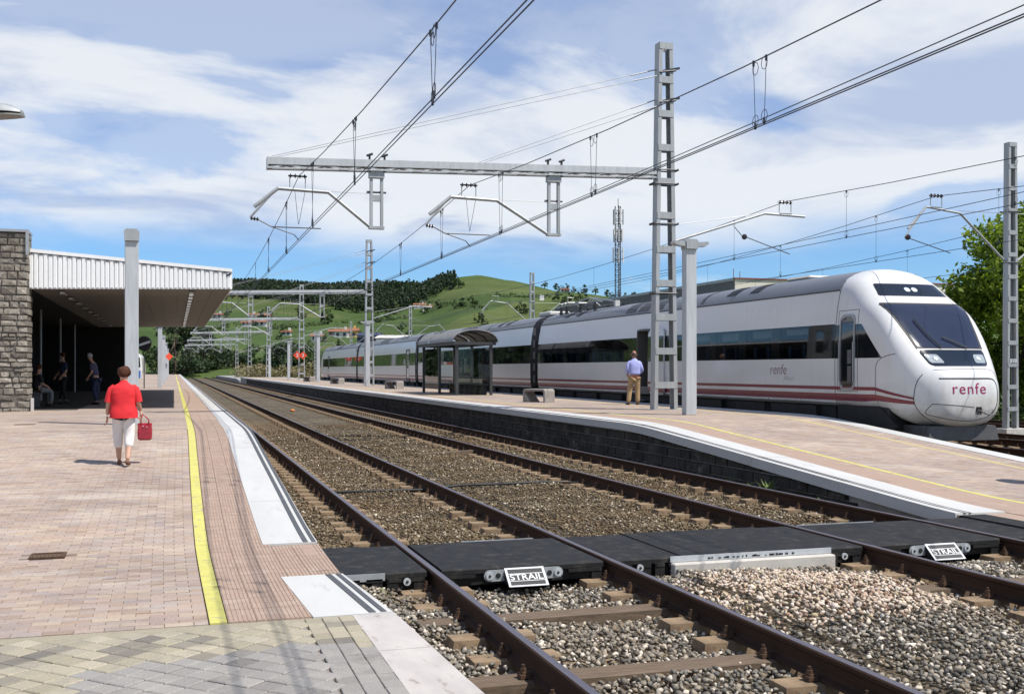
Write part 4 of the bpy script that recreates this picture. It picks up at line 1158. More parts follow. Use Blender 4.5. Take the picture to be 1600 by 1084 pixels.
# wipers
def wiper(pts, parent):
    b = MB(); P_ = []
    for x, z in pts: 
        q, n = hit_front(x, z); P_.append(q+outward(n, Vector(FR))*.05)
    b.tube(P_, .016, 6); b.build('wiper', M['black'], parent)
wiper([(-.30,2.29),(-.52,2.62),(-.64,2.98)], ws); wiper([(.42,2.29),(.10,2.45),(-.12,2.55)], ws)

# lettering on the nose
def nose_text(text, size, cx, cz, hit, ref, mat, sx=1., shear=0., off=0., rise=0., space=1.15, axis='front', h=.007, name='lettering', parent=None):
    me = font_mesh(text, size, offset=off, shear=shear, spacing=space)
    bm = bmesh.new(); bm.from_mesh(me); bmesh.ops.triangulate(bm, faces=bm.faces); bmesh.ops.subdivide_edges(bm, edges=[e for e in bm.edges if e.calc_length() > .08], cuts=1); bmesh.ops.triangulate(bm, faces=bm.faces); bm.to_mesh(me); bm.free()
    for v in me.vertices:
        p = (cx+v.co.x*sx, cz+v.co.y+rise*v.co.x); q, n = hit(*p)
        if q is None: continue
        v.co = q+outward(n, Vector(ref))*h
    me.materials.append(mat); return link(name, me, parent or nose)
nose_text('renfe', .36, -.08, 1.36, hit_front, FR, M['magenta'], sx=1.12, off=.0, rise=.0, space=1.12)
M['alvia_grey'] = pm('silver_print', (.30,.30,.31), .4, .3, .1, 4, 0)
nose_text('Alvia', .20, .34, .84, hit_front, FR, M['alvia_grey'], sx=1.2, shear=.25, off=-.004, rise=.12)
# hatch outlines and seams as narrow recessed-looking gaps
def seam(pts, hit, ref, w=.016, h=.004, name='panel_gap', mat='seam', par=None):
    b = MB(); P_ = []; Nn = []
    dense = []
    for (a, c) in zip(pts, pts[1:]):
        k = max(2, int(math.hypot(a[0]-c[0], a[1]-c[1])/.04))
        dense += [(lerp(a[0],c[0],i/k), lerp(a[1],c[1],i/k)) for i in range(k)]
    dense.append(pts[-1])
    for p in dense:
        q, n = hit(*p)
        if q is not None: P_.append(q); Nn.append(outward(n, Vector(ref)))
    rr = []
    for i, q in enumerate(P_):
        t = (P_[min(i+1,len(P_)-1)]-P_[max(i-1,0)]).normalized(); s_ = Nn[i].cross(t).normalized()*w/2
        rr.append([q-s_-Nn[i]*.01, q+s_-Nn[i]*.01, q+s_+Nn[i]*h, q-s_+Nn[i]*h])
    if len(rr) > 1: b.loft(rr); return b.build(name, M[mat], par or nose)
def curve(pts, n=6):
    out = []
    for i in range(len(pts)-1):
        p0, p1, p2, p3 = pts[max(i-1,0)], pts[i], pts[i+1], pts[min(i+2,len(pts)-1)]
        for k in range(n):
            t = k/n; out.append(tuple(.5*((2*p1[j])+(-p0[j]+p2[j])*t+(2*p0[j]-5*p1[j]+4*p2[j]-p3[j])*t*t+(-p0[j]+3*p1[j]-3*p2[j]+p3[j])*t**3) for j in (0,1)))
    out.append(pts[-1]); return out
seam([(-.78,1.60),(.50,1.60)]+curve([(.50,1.60),(.66,1.57),(.76,1.44),(.78,1.2),(.74,.98),(.60,.80)]), hit_front, FR, .035, .004)
seam(curve([(-.93,1.02),(-.4,.985),(.05,.94)]), hit_front, FR, .014)
seam(curve([(-.93,1.02),(-1.0,.86),(-.92,.76),(-.5,.66),(0,.625),(.4,.70),(.60,.80)]), hit_front, FR, .014)
seam(curve([(-.80,1.80),(0,1.82),(.75,1.80),(.92,1.66),(1.0,1.4)]), hit_front, FR, .012)
seam(curve([(.42,1.70),(.50,1.45),(.54,1.1),(.49,.85),(.39,.64),(.33,.52)]), hit_side, (-1,-.6,0), .018)
seam(curve([(1.57,.96),(1.60,1.3),(1.60,1.75),(1.55,1.97),(1.35,2.10),(1.0,2.18)]), hit_side, (-1,0,0), .014)
seam([(3.25,.93),(3.25,2.0),(3.25,3.0),(3.25,3.8),(3.25,4.1)], hit_side, (-1,0,.2), .018)
b = MB()
for (x0,x1,z0,z1) in ((.10,.27,.78,.95),):
    q, n = hit_front((x0+x1)/2, (z0+z1)/2)
    g = rounded_grid((x0,z0),(x1,z0),(x1,z1),(x0,z1), .01, 3, 3)
    plate_from_grid(g, hit_front, FR, -.02, .005).build('coupler_hatch', M['black'], nose)
    b.tube([q+Vector((0,-.01,.0)), q+Vector((.18,-.12,-.10))], .018, 6)
b.build('tow_hook', M['dark_metal'], nose)
# stripes running onto the nose
def side_plate(name, pts0, pts1, mat, h1=.003, n=24, h0=-.01):
    g = [[interp_x(p, i/n) for i in range(n+1)] for p in (pts0, pts1)]
    g = [g[0], [((a[0]+c[0])/2, (a[1]+c[1])/2) for a, c in zip(*g)], g[1]]
    return plate_from_grid(g, hit_side, (-1,0,0), h0, h1).build(name, mat, nose, smooth=False)
def interp_x(p, t):
    a, c = p[0][0], p[-1][0]; x = a+(c-a)*t; return (x, interp(x, p))
side_plate('stripe', [(.55,1.115),(1.62,1.305),(2.1,1.30),(3.28,1.30)], [(.55,1.165),(1.62,1.385),(2.1,1.385),(3.28,1.385)], M['maroon'], .008, 70, -.03)
side_plate('stripe', [(.54,1.0),(1.62,1.06),(2.1,1.03),(3.28,1.03)], [(.54,1.075),(1.62,1.21),(2.1,1.205),(3.28,1.205)], M['maroon'], .008, 70, -.03)
# side window band tapering to a point, split by the driver's door
dr0, dr1 = 2.46, 3.0
def wedge(name, d0, d1, mat, h1):
    zt = lambda d: interp(d, [(1.40,2.10),(2.15,2.93),(9,2.965)])
    n = 16; g = [[(lerp(d0,d1,i/n), lerp(2.09, max(2.095,zt(lerp(d0,d1,i/n))), j/6)) for i in range(n+1)] for j in range(7)]
    return plate_from_grid(g, hit_side, (-1,0,0), -.012, h1).build(name, mat, nose, auto=30)
wedge('cab_side_window', 1.40, dr0-.03, M['tinted'], .003); wedge('window_band', dr1+.03, 3.28, M['tinted'], .003)
ds_ = plate_from_grid(rounded_grid((dr0-.16,1.27),(dr1+.14,1.27),(dr1+.14,3.29),(dr0-.16,3.29), .02, 10, 20), hit_side, (-1,0,0), -.01, .0015).build('door_surround', M['white_train'], nose, auto=30)
def ringseam(x0,x1,z0,z1,r,w,mat='seam',h=.004):
    o = arch(x0,x1,z0,z1,r,6); seam(o+[o[0]], hit_side, (-1,0,0), w, h, 'door_seam', mat)
ringseam(dr0-.16,dr1+.14,1.27,3.29,.03,.012); 
M['frame_grey'] = pm('door_frame_grey', (.33,.34,.35), .4, .3, .1, 4, 0)
ringseam(dr0-.03,dr1+.03,1.325,3.16,.15,.055,'frame_grey',.02)
plate_from_grid(rounded_grid((dr0,1.35),(dr1,1.35),(dr1,3.13),(dr0,3.13), .13, 8, 20), hit_side, (-1,0,0), -.01, .005).build('cab_door', M['tinted'], nose, auto=30)
b = MB()
for (z0,z1) in ((1.5,1.9),(1.95,2.3)): b.box(-1.478,-1.466,dr0+.08,dr0+.24,z0,z1)
b.build('cab_door_panel', M['box_grey'], nose)
b = MB()
for d in (dr0-.02, dr1+.02): b.tube([(-1.50,d,1.5),(-1.50,d,2.5)], .014, 6)
b.build('handrail', M['frame_grey'], nose)
# lettering on the side of the first carriage
def side_text(text, size, cd, cz, mat, sx=1., shear=0., off=0., h=.004):
    me = font_mesh(text, size, offset=off, shear=shear)
    for v in me.vertices:
        z = cz+v.co.y; v.co = Vector((-(bx(z)+h), cd-v.co.x*sx, z))
    me.materials.append(mat); link('lettering', me, cars[0])
side_text('renfe', .40, 5.96, 1.80, M['maroon'], 1.05, .1, -.004); side_text('Alvia', .24, 5.45, 1.57, M['alvia_grey'], 1.1, .2, -.006)
# dark valance and ploughs under the nose
b = MB(); b.box(-.95,.95,.42,1.6,.18,.50); b.prism([(-1.0,.16),(1.0,.16),(.9,.5),(-.9,.5)], 1, .28, .44)
b.build('plough', M['box_grey'], nose)
b = MB(); b.prism([(.9,.46),(1.55,.93),(3.28,.91),(3.28,.40),(1.2,.30)], 0, -1.36, -1.33); b.box(-1.33,1.3,1.2,3.28,.35,.9); b.build('valance', M['under'], nose)
# the tail of the train is the same nose turned round, far away
tail = copy_tree(nose, parent=train)
L_tail = 102.6+3.28
tail.location = (0, L_tail, 0); tail.rotation_euler = (0,0,math.pi)
b = MB(); r = [nose_section(d) for d in ND]; 
for ch in list(tail.children):
    if ch.name.split('.')[0] in ('lettering','wiper'): bpy.data.objects.remove(ch)
    else:
        for g in list(ch.children):
            if g.name.split('.')[0] in ('wiper',): bpy.data.objects.remove(g)
# ------------------------------------------------------------ catenary gantries on the island platform
MX = 13.5
ZB = .65
GY = [28.5, 78.0, 121.5, 165.5, 208, 251, 294, 337, 380]
GL = ['tall lattice mast nearest the camera with a long beam over two tracks', 'second lattice mast with beam, at the far end of the train shelter view']
def ladder(parent, h, w0, w1, cw, depth, n, batten, zstart=.35, name='channel', mat='galv'):
    """two tapering channels joined by flat battens; front faces -Y"""
    for s in (-1, 1):
        b = MB()
        def hw(z): return lerp(w0, w1, z/h)/2
        a0, a1 = hw(0), hw(h)
        # channel: web outside, two flanges turned inwards
        t = .018; fl = cw
        for (o0, o1, y0, y1) in ((0,t,-depth/2,depth/2),(t,fl,-depth/2,-depth/2+t),(t,fl,depth/2-t,depth/2)):
            vs = []
            for z, a in ((0,a0),(h,a1)):
                xa, xb = s*(a-o0), s*(a-o1)
                vs += [(xa,y0,z),(xb,y0,z),(xb,y1,z),(xa,y1,z)]
            b.add(vs, [(0,1,2,3),(7,6,5,4),(0,4,5,1),(1,5,6,2),(2,6,7,3),(3,7,4,0)])
        b.build(name, M[mat], parent)
    for k in range(n):
        z = zstart+(h-zstart-batten-.0)*k/(n-1); a = lerp(w0, w1, z/h)/2
        for y in (-depth/2-.006, depth/2+.006):
            b = MB(); b.box(-a+.012, a-.012, y-.006, y+.006, z, z+batten); b.build('batten', M[mat], parent)
def insulator(parent, p, q, r=.055, n=4, name='insulator'):
    b = MB(); p, q = Vector(p), Vector(q); b.tube([p,q], .022, 6)
    for i in range(n):
        c = p.lerp(q, (i+.5)/n); d = (q-p).normalized()*.018; b.tube([c-d*1.4, c-d*.2, c+d*.2, c+d*1.4], [r*.4,r,r,r*.4], 10)
    return b.build(name, M['insul'], parent, smooth=False)
def cantilever(parent, xb, xt, zb, zt, reach, flip=1, drop=None):
    """bent tube arm from (xb,zb) rising to (xt,zt), running level past the track centre, then bending down to carry the steady arm"""
    s = -flip
    arm = MB(); pts = [(xb,0,zb),(xt,0,zt),(xt+s*reach,0,zt+.02)]
    if drop: pts += [(xt+s*(reach+drop[0]),0,zt-drop[1])]
    arm.tube(pts, .036, 8); return arm.build('cantilever_arm', M['galv'], parent)
def steady(parent, x0, z0, x1, z1, xw, zw):
    ins = insulator(parent, (x0,0,z0), (x0+(x1-x0)*.12,0,z0+(z1-z0)*.12), .06, 3)
    b = MB(); b.tube([(x0+(x1-x0)*.1,0,z0+(z1-z0)*.1),(x0+(x1-x0)*.3,0,z1),(x1,0,z1)], .016, 6); b.tube([(x0+(x1-x0)*.3,0,z1),(xw-.12,0,zw+.14),(xw,0,zw)], .014, 6)
    b.build('steady_arm', M['dark_metal'], parent)
def support(parent, x, z):
    """twin posts with a row of insulators carrying the messenger wire"""
    b = MB()
    for s in (-1,1): b.tube([(x+s*.2,0,z),(x+s*.2,0,z+.28)], .014, 6)
    b.tube([(x-.24,0,z+.29),(x+.24,0,z+.29)], .016, 6); b.box(x-.22,x+.22,-.04,.04,z-.045,z-.03); b.build('wire_support', M['galv'], parent)
    insulator(parent, (x-.24,0,z+.30), (x+.24,0,z+.30), .06, 4)
def gantry(root, full=True):
    # root at the mast foot; local x to the left is negative
    H_ = 10.55
    ladder(root, H_, .74, .43, .11, .30, 11, .19, .62)
    b = MB(); b.box(-.5,.5,-.3,.3,-.35,.012); b.build('footing', M['concrete'], root)
    # beam: two chords and zig-zag lacing, drooping slightly to its tip
    xa, xe = -.30, 2.30-MX
    zA, zE = 6.72, 6.40
    bm1 = MB()
    def zz(x): return lerp(zA, zE, (x-xa)/(xe-xa))
    for dy in (-.13,.13):
        bm1.bar((xa,dy,zz(xa)+.115),(xe,dy,zz(xe)+.115),.05,.175); bm1.bar((xa,dy,zz(xa)-.06),(xe,dy,zz(xe)-.06),.06,.03)
    bm1.bar((xa,0,zz(xa)+.208),(xe,0,zz(xe)+.208),.30,.012)
    bm1.box(xe-.02,xe+.0,-.17,.17,zz(xe)-.08,zz(xe)+.22)
    beam = bm1.build('beam', M['galv_light'], root)
    lc = MB(); n = 22
    for k in range(n):
        x0, x1 = lerp(xa,xe,k/n), lerp(xa,xe,(k+1)/n)
        for dy in (-.13,.13): lc.bar((x0,dy,zz(x0)+(.03 if k%2 else -.045)),(x1,dy,zz(x1)+(-.045 if k%2 else .03)),.03,.02)
    lc.build('lacing', M['galv'], beam)
    # stay wires to the mast head
    for (xs, zs, zt) in ((xe+.12, zz(xe)+.24, 9.72),(-5.6, zz(-5.6)+.2, 8.86)):
        for dy in (-.1,.1):
            b = MB(); b.tube([(xs,dy*.4,zs+dy*.3),(-.15,dy,zt+dy*1.1)], .009, 5); b.tube([(-1.0,dy*.95,lerp(zs,zt,1-.85/(-xs-.15))+dy),(-.15,dy,zt+dy*1.1)], .018, 5); b.build('stay_wire', M['galv'], root)
        b = MB(); b.tube([(.30,-.16,zt+.04),(-.2,-.16,zt-.04)],.03,6); b.bar((-.1,-.15,zt),(.42,-.15,zt+.12),.05,.06); b.build('stay_clamp', M['dark_metal'], root)
    # clamps where the beam meets the mast, and the stay insulator lines below
    for z in (zA+.18, zA-.22, 5.35, 3.35):
        b = MB(); b.tube([(-.38,-.16,z),(.38,-.16,z)], .022, 6); b.tube([(-.38,.16,z),(.38,.16,z)], .022, 6)
        for x in (-.36,.36): b.tube([(x,-.18,z),(x,.18,z)], .035, 6)
        b.build('mast_clamp', M['dark_metal'], root)
    for (xc, xo, tc) in ((5.13-MX, 0, T1-MX),(10.12-MX, 0, T2-MX)):
        zt_, zb_ = zz(xc)-.09, 4.92
        df = MB()
        for s in (-1,1): df.box(xc+s*.14-.035, xc+s*.14+.035, -.06, .06, zb_, zt_)
        df.box(xc-.2,xc+.2,-.10,.10,zt_-.16,zt_+.03); df.box(xc-.2,xc+.2,-.09,.09,zb_-.04,zb_+.03); df.box(xc-.14,xc+.14,-.05,.05,zb_+.70,zb_+.86)
        fr = df.build('drop_frame', M['galv'], root)
        b = MB()
        for s in (-1,1):
            b.bar((xc+s*.2,-.1,zt_-.02),(xc+s*.2,-.1,zt_+.42),.05,.05); b.tube([(xc+s*.2-.08,-.12,zt_+.40),(xc+s*.2+.08,-.12,zt_+.46)], .035, 6)
        b.tube([(xc-.26,0,5.86),(xc+.26,0,5.86)], .03, 6); b.build('hanger_bolt', M['dark_metal'], fr)
        # arm bends up to level over the track
        xk = tc+.75
        a_ = MB(); a_.tube([(xc-.12,0,zb_-.02),(xk,0,5.80),(tc-.55,0,5.84),(tc-1.15,0,5.34)], .052, 8); a_.tube([(tc-.62,0,5.80),(tc-1.25,0,5.06)], .034, 6)
        arm = a_.build('cantilever_arm', M['galv'], fr, smooth=False)
        support(fr, tc-.05, 5.88)
        b = MB(); b.tube([(xk-.1,0,5.82),(xc-.1,0,5.82)], .008, 5); b.build('tie_rod', M['galv'], fr)
        steady(fr, tc-1.25, 5.04, tc+.55, 4.84, tc-.02, 4.52)
        b = MB(); b.tube([(tc-.12,0,5.78),(tc-.03,0,4.93)],.006,4); b.tube([(tc+.14,0,5.78),(tc-.02,0,4.93)],.006,4); b.build('support_wire', M['wire'], fr)
    # arm towards the train's track
    x3 = T3-MX
    a_ = MB(); a_.tube([(.36,0,4.88),(x3-.75,0,5.80),(x3+.62,0,5.76)], .040, 8); ca = a_.build('cantilever_arm', M['galv'], root)
    support(root, x3-.05, 5.86)
    b = MB(); b.tube([(.36,0,5.35),(x3-.75,0,5.80)], .009, 5); b.build('tie_rod', M['galv'], root)
    b = MB(); b.tube([(x3-1.75,0,5.36),(x3-1.45,0,5.05)],.012,5); b.tube([(x3-1.35,0,5.07),(x3+.1,0,4.62)],.014,6); b.build('steady_arm', M['dark_metal'], root)
    b = MB(); b.sphere((x3-1.42,0,5.08),.085,8,6); b.build('insulator', M['insul'], root)
labels = ['nearest and tallest lattice mast, its long beam reaching over both near tracks', 'lattice mast with beam standing beside a square grey post, just left of the shelter', 'lattice mast with beam standing right behind the red number signs', 'lattice mast with beam just left of the red number signs', 'lattice mast with beam in the far row, fifth from the camera', 'lattice mast with beam in the far row, sixth from the camera', 'lattice mast with beam in the far row, seventh from the camera', 'lattice mast with beam in the far row, eighth from the camera', 'farthest lattice mast with beam over the tracks']
g0 = thing('catenary_mast', (MX, GY[0], ZB), labels[0], 'mast', 'lattice masts with beams over the tracks')
gantry(g0)
for y, lab in zip(GY[1:], labels[1:]): copy_tree(g0, loc=(MX, y, ZB), label=lab)

# masts of the row beyond the train
def side_mast(root, label=None):
    ladder(root, 8.7, .43, .30, .08, .22, 13, .13, .55)
    b = MB(); b.box(-.45,.45,-.35,.35,-.5,.02); b.build('footing', M['concrete_pale'], root)
    x4 = T4-24.3
    for s, xc in ((-1, x4),(1, 2.9)):
        b = MB(); b.tube([(s*.22,0,5.1),(xc+(-s)*.85,0,6.48),(xc+s*.35,0,6.62),(xc+s*1.0,0,5.95)], .036, 8); b.tube([(xc+s*.4,0,6.58),(xc+s*1.08,0,5.72)], .022, 6); b.build('cantilever_arm', M['galv'], root)
        support(root, xc, 6.66)
        b = MB(); b.tube([(s*.2,0,6.55),(xc+(-s)*.8,0,6.55)], .009, 5); b.build('tie_rod', M['galv'], root)
        b = MB(); b.tube([(xc+s*1.0,0,5.68),(xc-s*.5,0,5.28)], .014, 6); b.build('steady_arm', M['dark_metal'], root)
        b = MB(); b.sphere((xc+s*1.0,0,5.7),.09,8,6); b.build('insulator', M['insul'], root)
    for z in (5.05, 6.6):
        b = MB(); b.tube([(-.28,-.12,z),(.28,-.12,z)], .022, 6); b.tube([(-.28,.12,z),(.28,.12,z)], .022, 6); b.build('mast_clamp', M['dark_metal'], root)
slab = ['lattice mast at the right edge of the view, beyond the nose of the train', 'lattice mast rising behind the train roof near the gap between the first two carriages', 'pale lattice mast rising behind the train roof above the shelter', 'pale lattice mast rising behind the tail of the train', 'lattice mast behind the island platform end, beyond the tail of the train', 'small far lattice mast beyond the end of the train, second of its row there', 'small far lattice mast beyond the end of the train, third of its row there']
M['galv_warm'] = M['galv']
sm0 = thing('catenary_mast', (24.3, 26.9, 0), slab[0], 'mast', 'lattice masts beyond the train'); side_mast(sm0)
b = MB(); b.box(-.14,.14,-.122,-.115,1.98,2.13); pl_ = b.build('number_plate', M['galv_light'], sm0)
me = font_mesh('Z1', .12); me.materials.append(M['black']); link('lettering', me, pl_, (0,-.124,2.055), (R(90),0,0))
for y, lab in zip([73.0,114.5,155.5,197,239,281], slab[1:]): copy_tree(sm0, loc=(24.3, y, 0), label=lab)
b = MB(); b.box(-.16,.16,-.01,.01,-.2,.2); 
w_ = thing('signal_plate', (24.9, 72.6, 6.9), 'small white plate fixed beside the mast behind the train roof', 'sign'); b.build('plate', M['text_white'], w_); b = MB(); b.box(-.3,-.16,-.01,.01,-.02,.02); b.build('bracket', M['dark_metal'], w_)

# left-hand row of far masts across the first tracks
# ------------------------------------------------------------ overhead wires
def wire_line(label, x, zc, zm, ys, zsup, twin=True, dropper=True, r=.011, stag=.0, y_end=None, group='overhead wires'):
    """contact wire(s), sagging messenger and droppers between the supports ys"""
    t = thing('overhead_line', (0,0,0), label, 'overhead line', group)
    def zmess(y):
        for a, c in zip(ys, ys[1:]):
            if a <= y <= c:
                u = (y-a)/(c-a); return zsup-4*(zsup-zm)*u*(1-u)
        return zsup
    Y = []
    for a, c in zip(ys, ys[1:]): Y += [a+(c-a)*k/10 for k in range(10)]
    Y.append(ys[-1])
    b = MB()
    b.tube([(x,y,zmess(y)) for y in Y], r*1.15, 5); b.build('messenger_wire', M['wire'], t)
    for s in ((-1,1) if twin else (0,)):
        b = MB(); b.tube([(x+s*.03,ys[0],zc),(x+s*.03,ys[-1],zc)], r, 5); b.build('contact_wire', M['wire'], t)
    if dropper:
        for a, c in zip(ys, ys[1:]):
            n = 8 if c-a > 40 else 6
            for k in range(n):
                y = a+(c-a)*(k+.5)/n
                if y > 130: continue
                for s in ((0,1) if twin else (0,)):
                    yy = y+s*.34; z1 = zmess(yy); b = MB(); x1 = x+(.03 if s else -.03)*(1 if twin else 0)
                    b.tube([(x,yy,z1),(x1,yy,zc)], .005, 4)
                    if y < 40:
                        for zc_, zz_ in ((zc+.09,1),(z1-.09,-1)): b.tube([(x1,yy+.08*math.sin(q*.785)+.0,zc_+.09*math.cos(q*.785)) for q in range(9)], .005, 4)
                        b.tube([(x,yy,z1+.02),(x,yy,z1-.06)], .018, 5); b.tube([(x1,yy,zc-.02),(x1,yy,zc+.07)], .018, 5)
                    b.build('dropper', M['wire'], t)
    return t
GYs = [-21.0]+GY
wire_line('wires over the nearest track, sweeping up to the top left of the view', T1-.02, 5.17, 5.95, GYs, 6.83, r=.0085)
wire_line('wires over the second track, sweeping up to the right over the tall mast', T2-.02, 5.17, 5.95, GYs, 6.83, r=.0085)
wire_line('wires over the train, sloping up to the right edge', T3-.05, 5.40, 6.15, [-21]+GY, 6.83, twin=False, r=.009)
SY = [-14, 26.9, 73.0,114.5,155.5,197,239,281]
wire_line('wires over the track beyond the train, passing the right-hand mast', T4, 5.28, 6.1, SY, 6.95, twin=False, r=.009)
wire_line('lowest wires over the outermost track, behind the train nose', 27.2, 5.28, 6.1, SY, 6.95, twin=False, r=.009)
def feeder(label, pts, r=.010):
    b = MB(); b.tube(pts, r, 5); tag(b.build('feeder_cable', M['wire']), label, 'cable', 'overhead wires')
def sag(p, q, s, n=10): return [tuple(lerp(p[k],q[k],i/n)-(4*s*(i/n)*(1-i/n) if k == 2 else 0) for k in range(3)) for i in range(n+1)]
feeder('single cable running just behind the tall mast and above the train', sag((10.7,-21,6.9),(10.7,78,6.7),.25)+sag((10.7,78,6.7),(10.7,165,6.7),.4)[1:])
feeder('earth cable strung along the mast tops into the distance', sag((MX-.3,28.5,10.4),(MX-.3,78,10.4),.0)[:1]+sag((MX-.3,28.5,3.98),(MX-.3,78,3.98),.3)[1:] if False else sag((MX+.38,28.5,3.98),(MX+.38,78,3.98),.35)+sag((MX+.38,78,3.98),(MX+.38,165.5,3.98),.5)[1:])
feeder('cable between the wires over the two farther tracks', sag((19.7,-14,6.6),(19.7,114,6.3),.5))

# ------------------------------------------------------------ square lamp posts
def lamp_post(root, h=4.45, w=.30, wings=True):
    b = MB(); b.box(-w/2,w/2,-w*.42,w*.42,0,h-.22); b.build('post', M['galv_light'], root, bevel=.012)
    b = MB(); b.box(-w/2-.006,w/2+.006,-w*.42-.006,w*.42+.006,0,.5); b.build('post_sleeve', M['galv'], root) if False else None
    b = MB(); b.prism([(-w*.52,h-.22),(w*.52,h-.22),(w*.56,h-.02),(w*.40,h+.03),(-w*.40,h+.03),(-w*.56,h-.02)], 1, -w*.62, w*.50); b.build('cap', M['galv'], root)
    if wings:
        for s in (-1,1):
            b = MB(); b.prism([(s*w*.5,h-.05),(s*(w*.5+.30),h-.02),(s*(w*.5+.34),h-.07),(s*(w*.5+.28),h-.12),(s*w*.5,h-.16)], 1, -.16, .10); b.build('lamp_head', M['galv'], root)
            b = MB(); b.box(s*(w*.5+.14)-.11, s*(w*.5+.14)+.11, -.12,.07,h-.145,h-.135); b.build('lamp_lens', M['lens'], root)
lp0 = thing('lamp_post', (12.6, 25.1, ZB), 'square grey lamp post just right of the tallest mast on the island platform', 'lamp post', 'square grey posts on the platforms'); lamp_post(lp0)
for y, lab in ((73.4,'square grey lamp post beside the second lattice mast, left of the shelter'),(99.8,'square grey lamp post near the tail of the train'),(126.6,'square grey lamp post just left of the two red number signs'),(153,'square grey lamp post on the far island platform, fifth from the camera')):
    copy_tree(lp0, loc=(12.6, y, ZB), label=lab)
lq0 = thing('lamp_post', (-.85, 24.1, ZB), 'thick square grey post in front of the canopy, behind the woman in red', 'lamp post', 'square grey posts on the platforms'); lamp_post(lq0, 4.07, .27, False)
for y, lab in ((72,'square grey post just beyond the canopy, first of the row there'),(98,'square grey post beyond the canopy, second of the row there'),(124,'square grey post beyond the canopy, third of the row, by the red arrow sign'),(160,'square grey post beyond the canopy, farthest of the row there')):
    copy_tree(lq0, loc=(-.85, y, ZB), label=lab)
# street lamp whose head reaches in from the left
sl = thing('street_lamp', (-3.74, 17.93, .42), 'lamp head with white hood reaching into the top left corner', 'street lamp')
b = MB(); b.tube([(0,0,-.1),(0,0,5.16)], [.06,.045], 10); b.build('pole', M['galv'], sl, smooth=True)
dv = Vector((.9545,-.298,0)); ax = Vector((.298,.9545,0))
b = MB(); b.tube([Vector((0,0,5.16)), dv*.9+Vector((0,0,5.24))], .035, 8); b.build('arm', M['galv'], sl)
def lampsec(u, w, z0, z1): return [dv*u+ax*(w*c_)+Vector((0,0,z0+(z1-z0)*max(0,s_))) for c_, s_ in [(math.cos(2*math.pi*i/12), math.sin(2*math.pi*i/12)) for i in range(12)]]
LU = .55
b = MB(); b.loft([lampsec(LU+u, w, 5.18, z) for u, w, z in ((0,.10,5.30),(.15,.20,5.36),(.6,.22,5.36),(.95,.17,5.31),(1.12,.08,5.22))]); b.build('hood', M['galv'], sl, smooth=False, auto=50)
b = MB(); b.loft([lampsec(LU+u, w, z, 5.178) for u, w, z in ((.02,.11,5.13),(.15,.20,5.12),(.6,.22,5.12),(.95,.17,5.13),(1.13,.09,5.13))]); b.build('lens_bowl', pm('lamp_bowl', (.18,.18,.17), .3, 0, .1, 5, 0), sl)
# round post foot and cable on the island's right ramp: a lamp standing just outside the frame
sl2 = thing('street_lamp', (14.4, 12.4, 0), 'street lamp standing outside the right edge, its shadow falling across the ramp', 'street lamp')
b = MB(); b.tube([(0,0,0),(0,0,3.6)], [.06,.045], 10); b.build('pole', M['galv'], sl2, smooth=True)
b = MB(); b.sphere((0,0,3.75),.22,12,8,sc=(1.3,1.3,.5)); b.build('lamp_head', M['galv'], sl2, smooth=True)

# red number signs
def diamond(y, x, z, num, lab, rz, s=.42):
    t = thing('number_sign', (x,y,z), lab, 'sign', None, rz)
    b = MB(); b.prism([(0,-s),(s,0),(0,s),(-s,0)], 1, -.012, .012); b.build('sign_plate', M['sign_red'], t)
    if num:
        me = font_mesh(num, .52, offset=.012); me.materials.append(M['text_white']); link('lettering', me, t, (0,-.016,0), (R(90),0,0))
    b = MB(); b.tube([(.0,.03,0),(.28,.12,0)], .02, 6); b.build('bracket', M['dark_metal'], t)
diamond(119.2, 12.80, 3.35, '2', 'red diamond sign with a white number on the left of the far mast', R(-10), .46)
diamond(120.9, 13.60, 3.35, '3', 'red diamond sign with a white number on the right, fixed to the far mast', R(-10), .46)
t_ = diamond(123.4, -.52, 3.2, '', 'red diamond sign on the square posts beyond the canopy', R(20), .42)

# ------------------------------------------------------------ concrete benches
M['bench'] = pm('cast_concrete_bench', (.26,.24,.22), .85, 0, .18, 6, .35, 60, col2=(.38,.35,.32), c2=(.55,.7))
def bench(root):
    w, d, h, t = .46, .34, .47, .075; o = []; i_ = []
    # profile: an arch-shaped slab bent from one piece, seen from the front
    def prof(w, h, r, z0): return [(-w,z0)]+[(-w+r-r*math.cos(a), h-r+r*math.sin(a)) for a in [math.pi/2*k/5 for k in range(6)]]+[(w-r+r*math.sin(a), h-r+r*math.cos(a)) for a in [math.pi/2*k/5 for k in range(6)]]+[(w,z0)]
    A, B_ = prof(w,h,.10,0), prof(w-t,h-t,.06,0); n = len(A)
    b = MB(); vs = [(x,y,z) for y in (-d,d) for P_ in (A,B_) for x,z in P_]; fs = []
    for k in range(n-1): fs += [(k,k+1,n+k+1,n+k),(2*n+k,3*n+k,3*n+k+1,2*n+k+1),(k,2*n+k,2*n+k+1,k+1),(n+k,n+k+1,3*n+k+1,3*n+k)]
    fs += [(0,n,3*n,2*n),(n-1,3*n-1,4*n-1,2*n-1)]
    b.add(vs, fs); b.build('bench_shell', M['bench'], root, bevel=.008)
    # triangular cheek inside one leg
    b = MB(); b.prism([(-w+t,0),(-w+t+.24,0),(-w+t,.32)], 1, -d+.03, d-.03); b.build('bench_gusset', M['bench'], root)
bn0 = thing('bench', (12.4, 36.5, ZB), 'grey concrete bench between the shelter and the man in the blue shirt', 'bench', 'concrete benches on the island platform', R(-50)); bench(bn0)
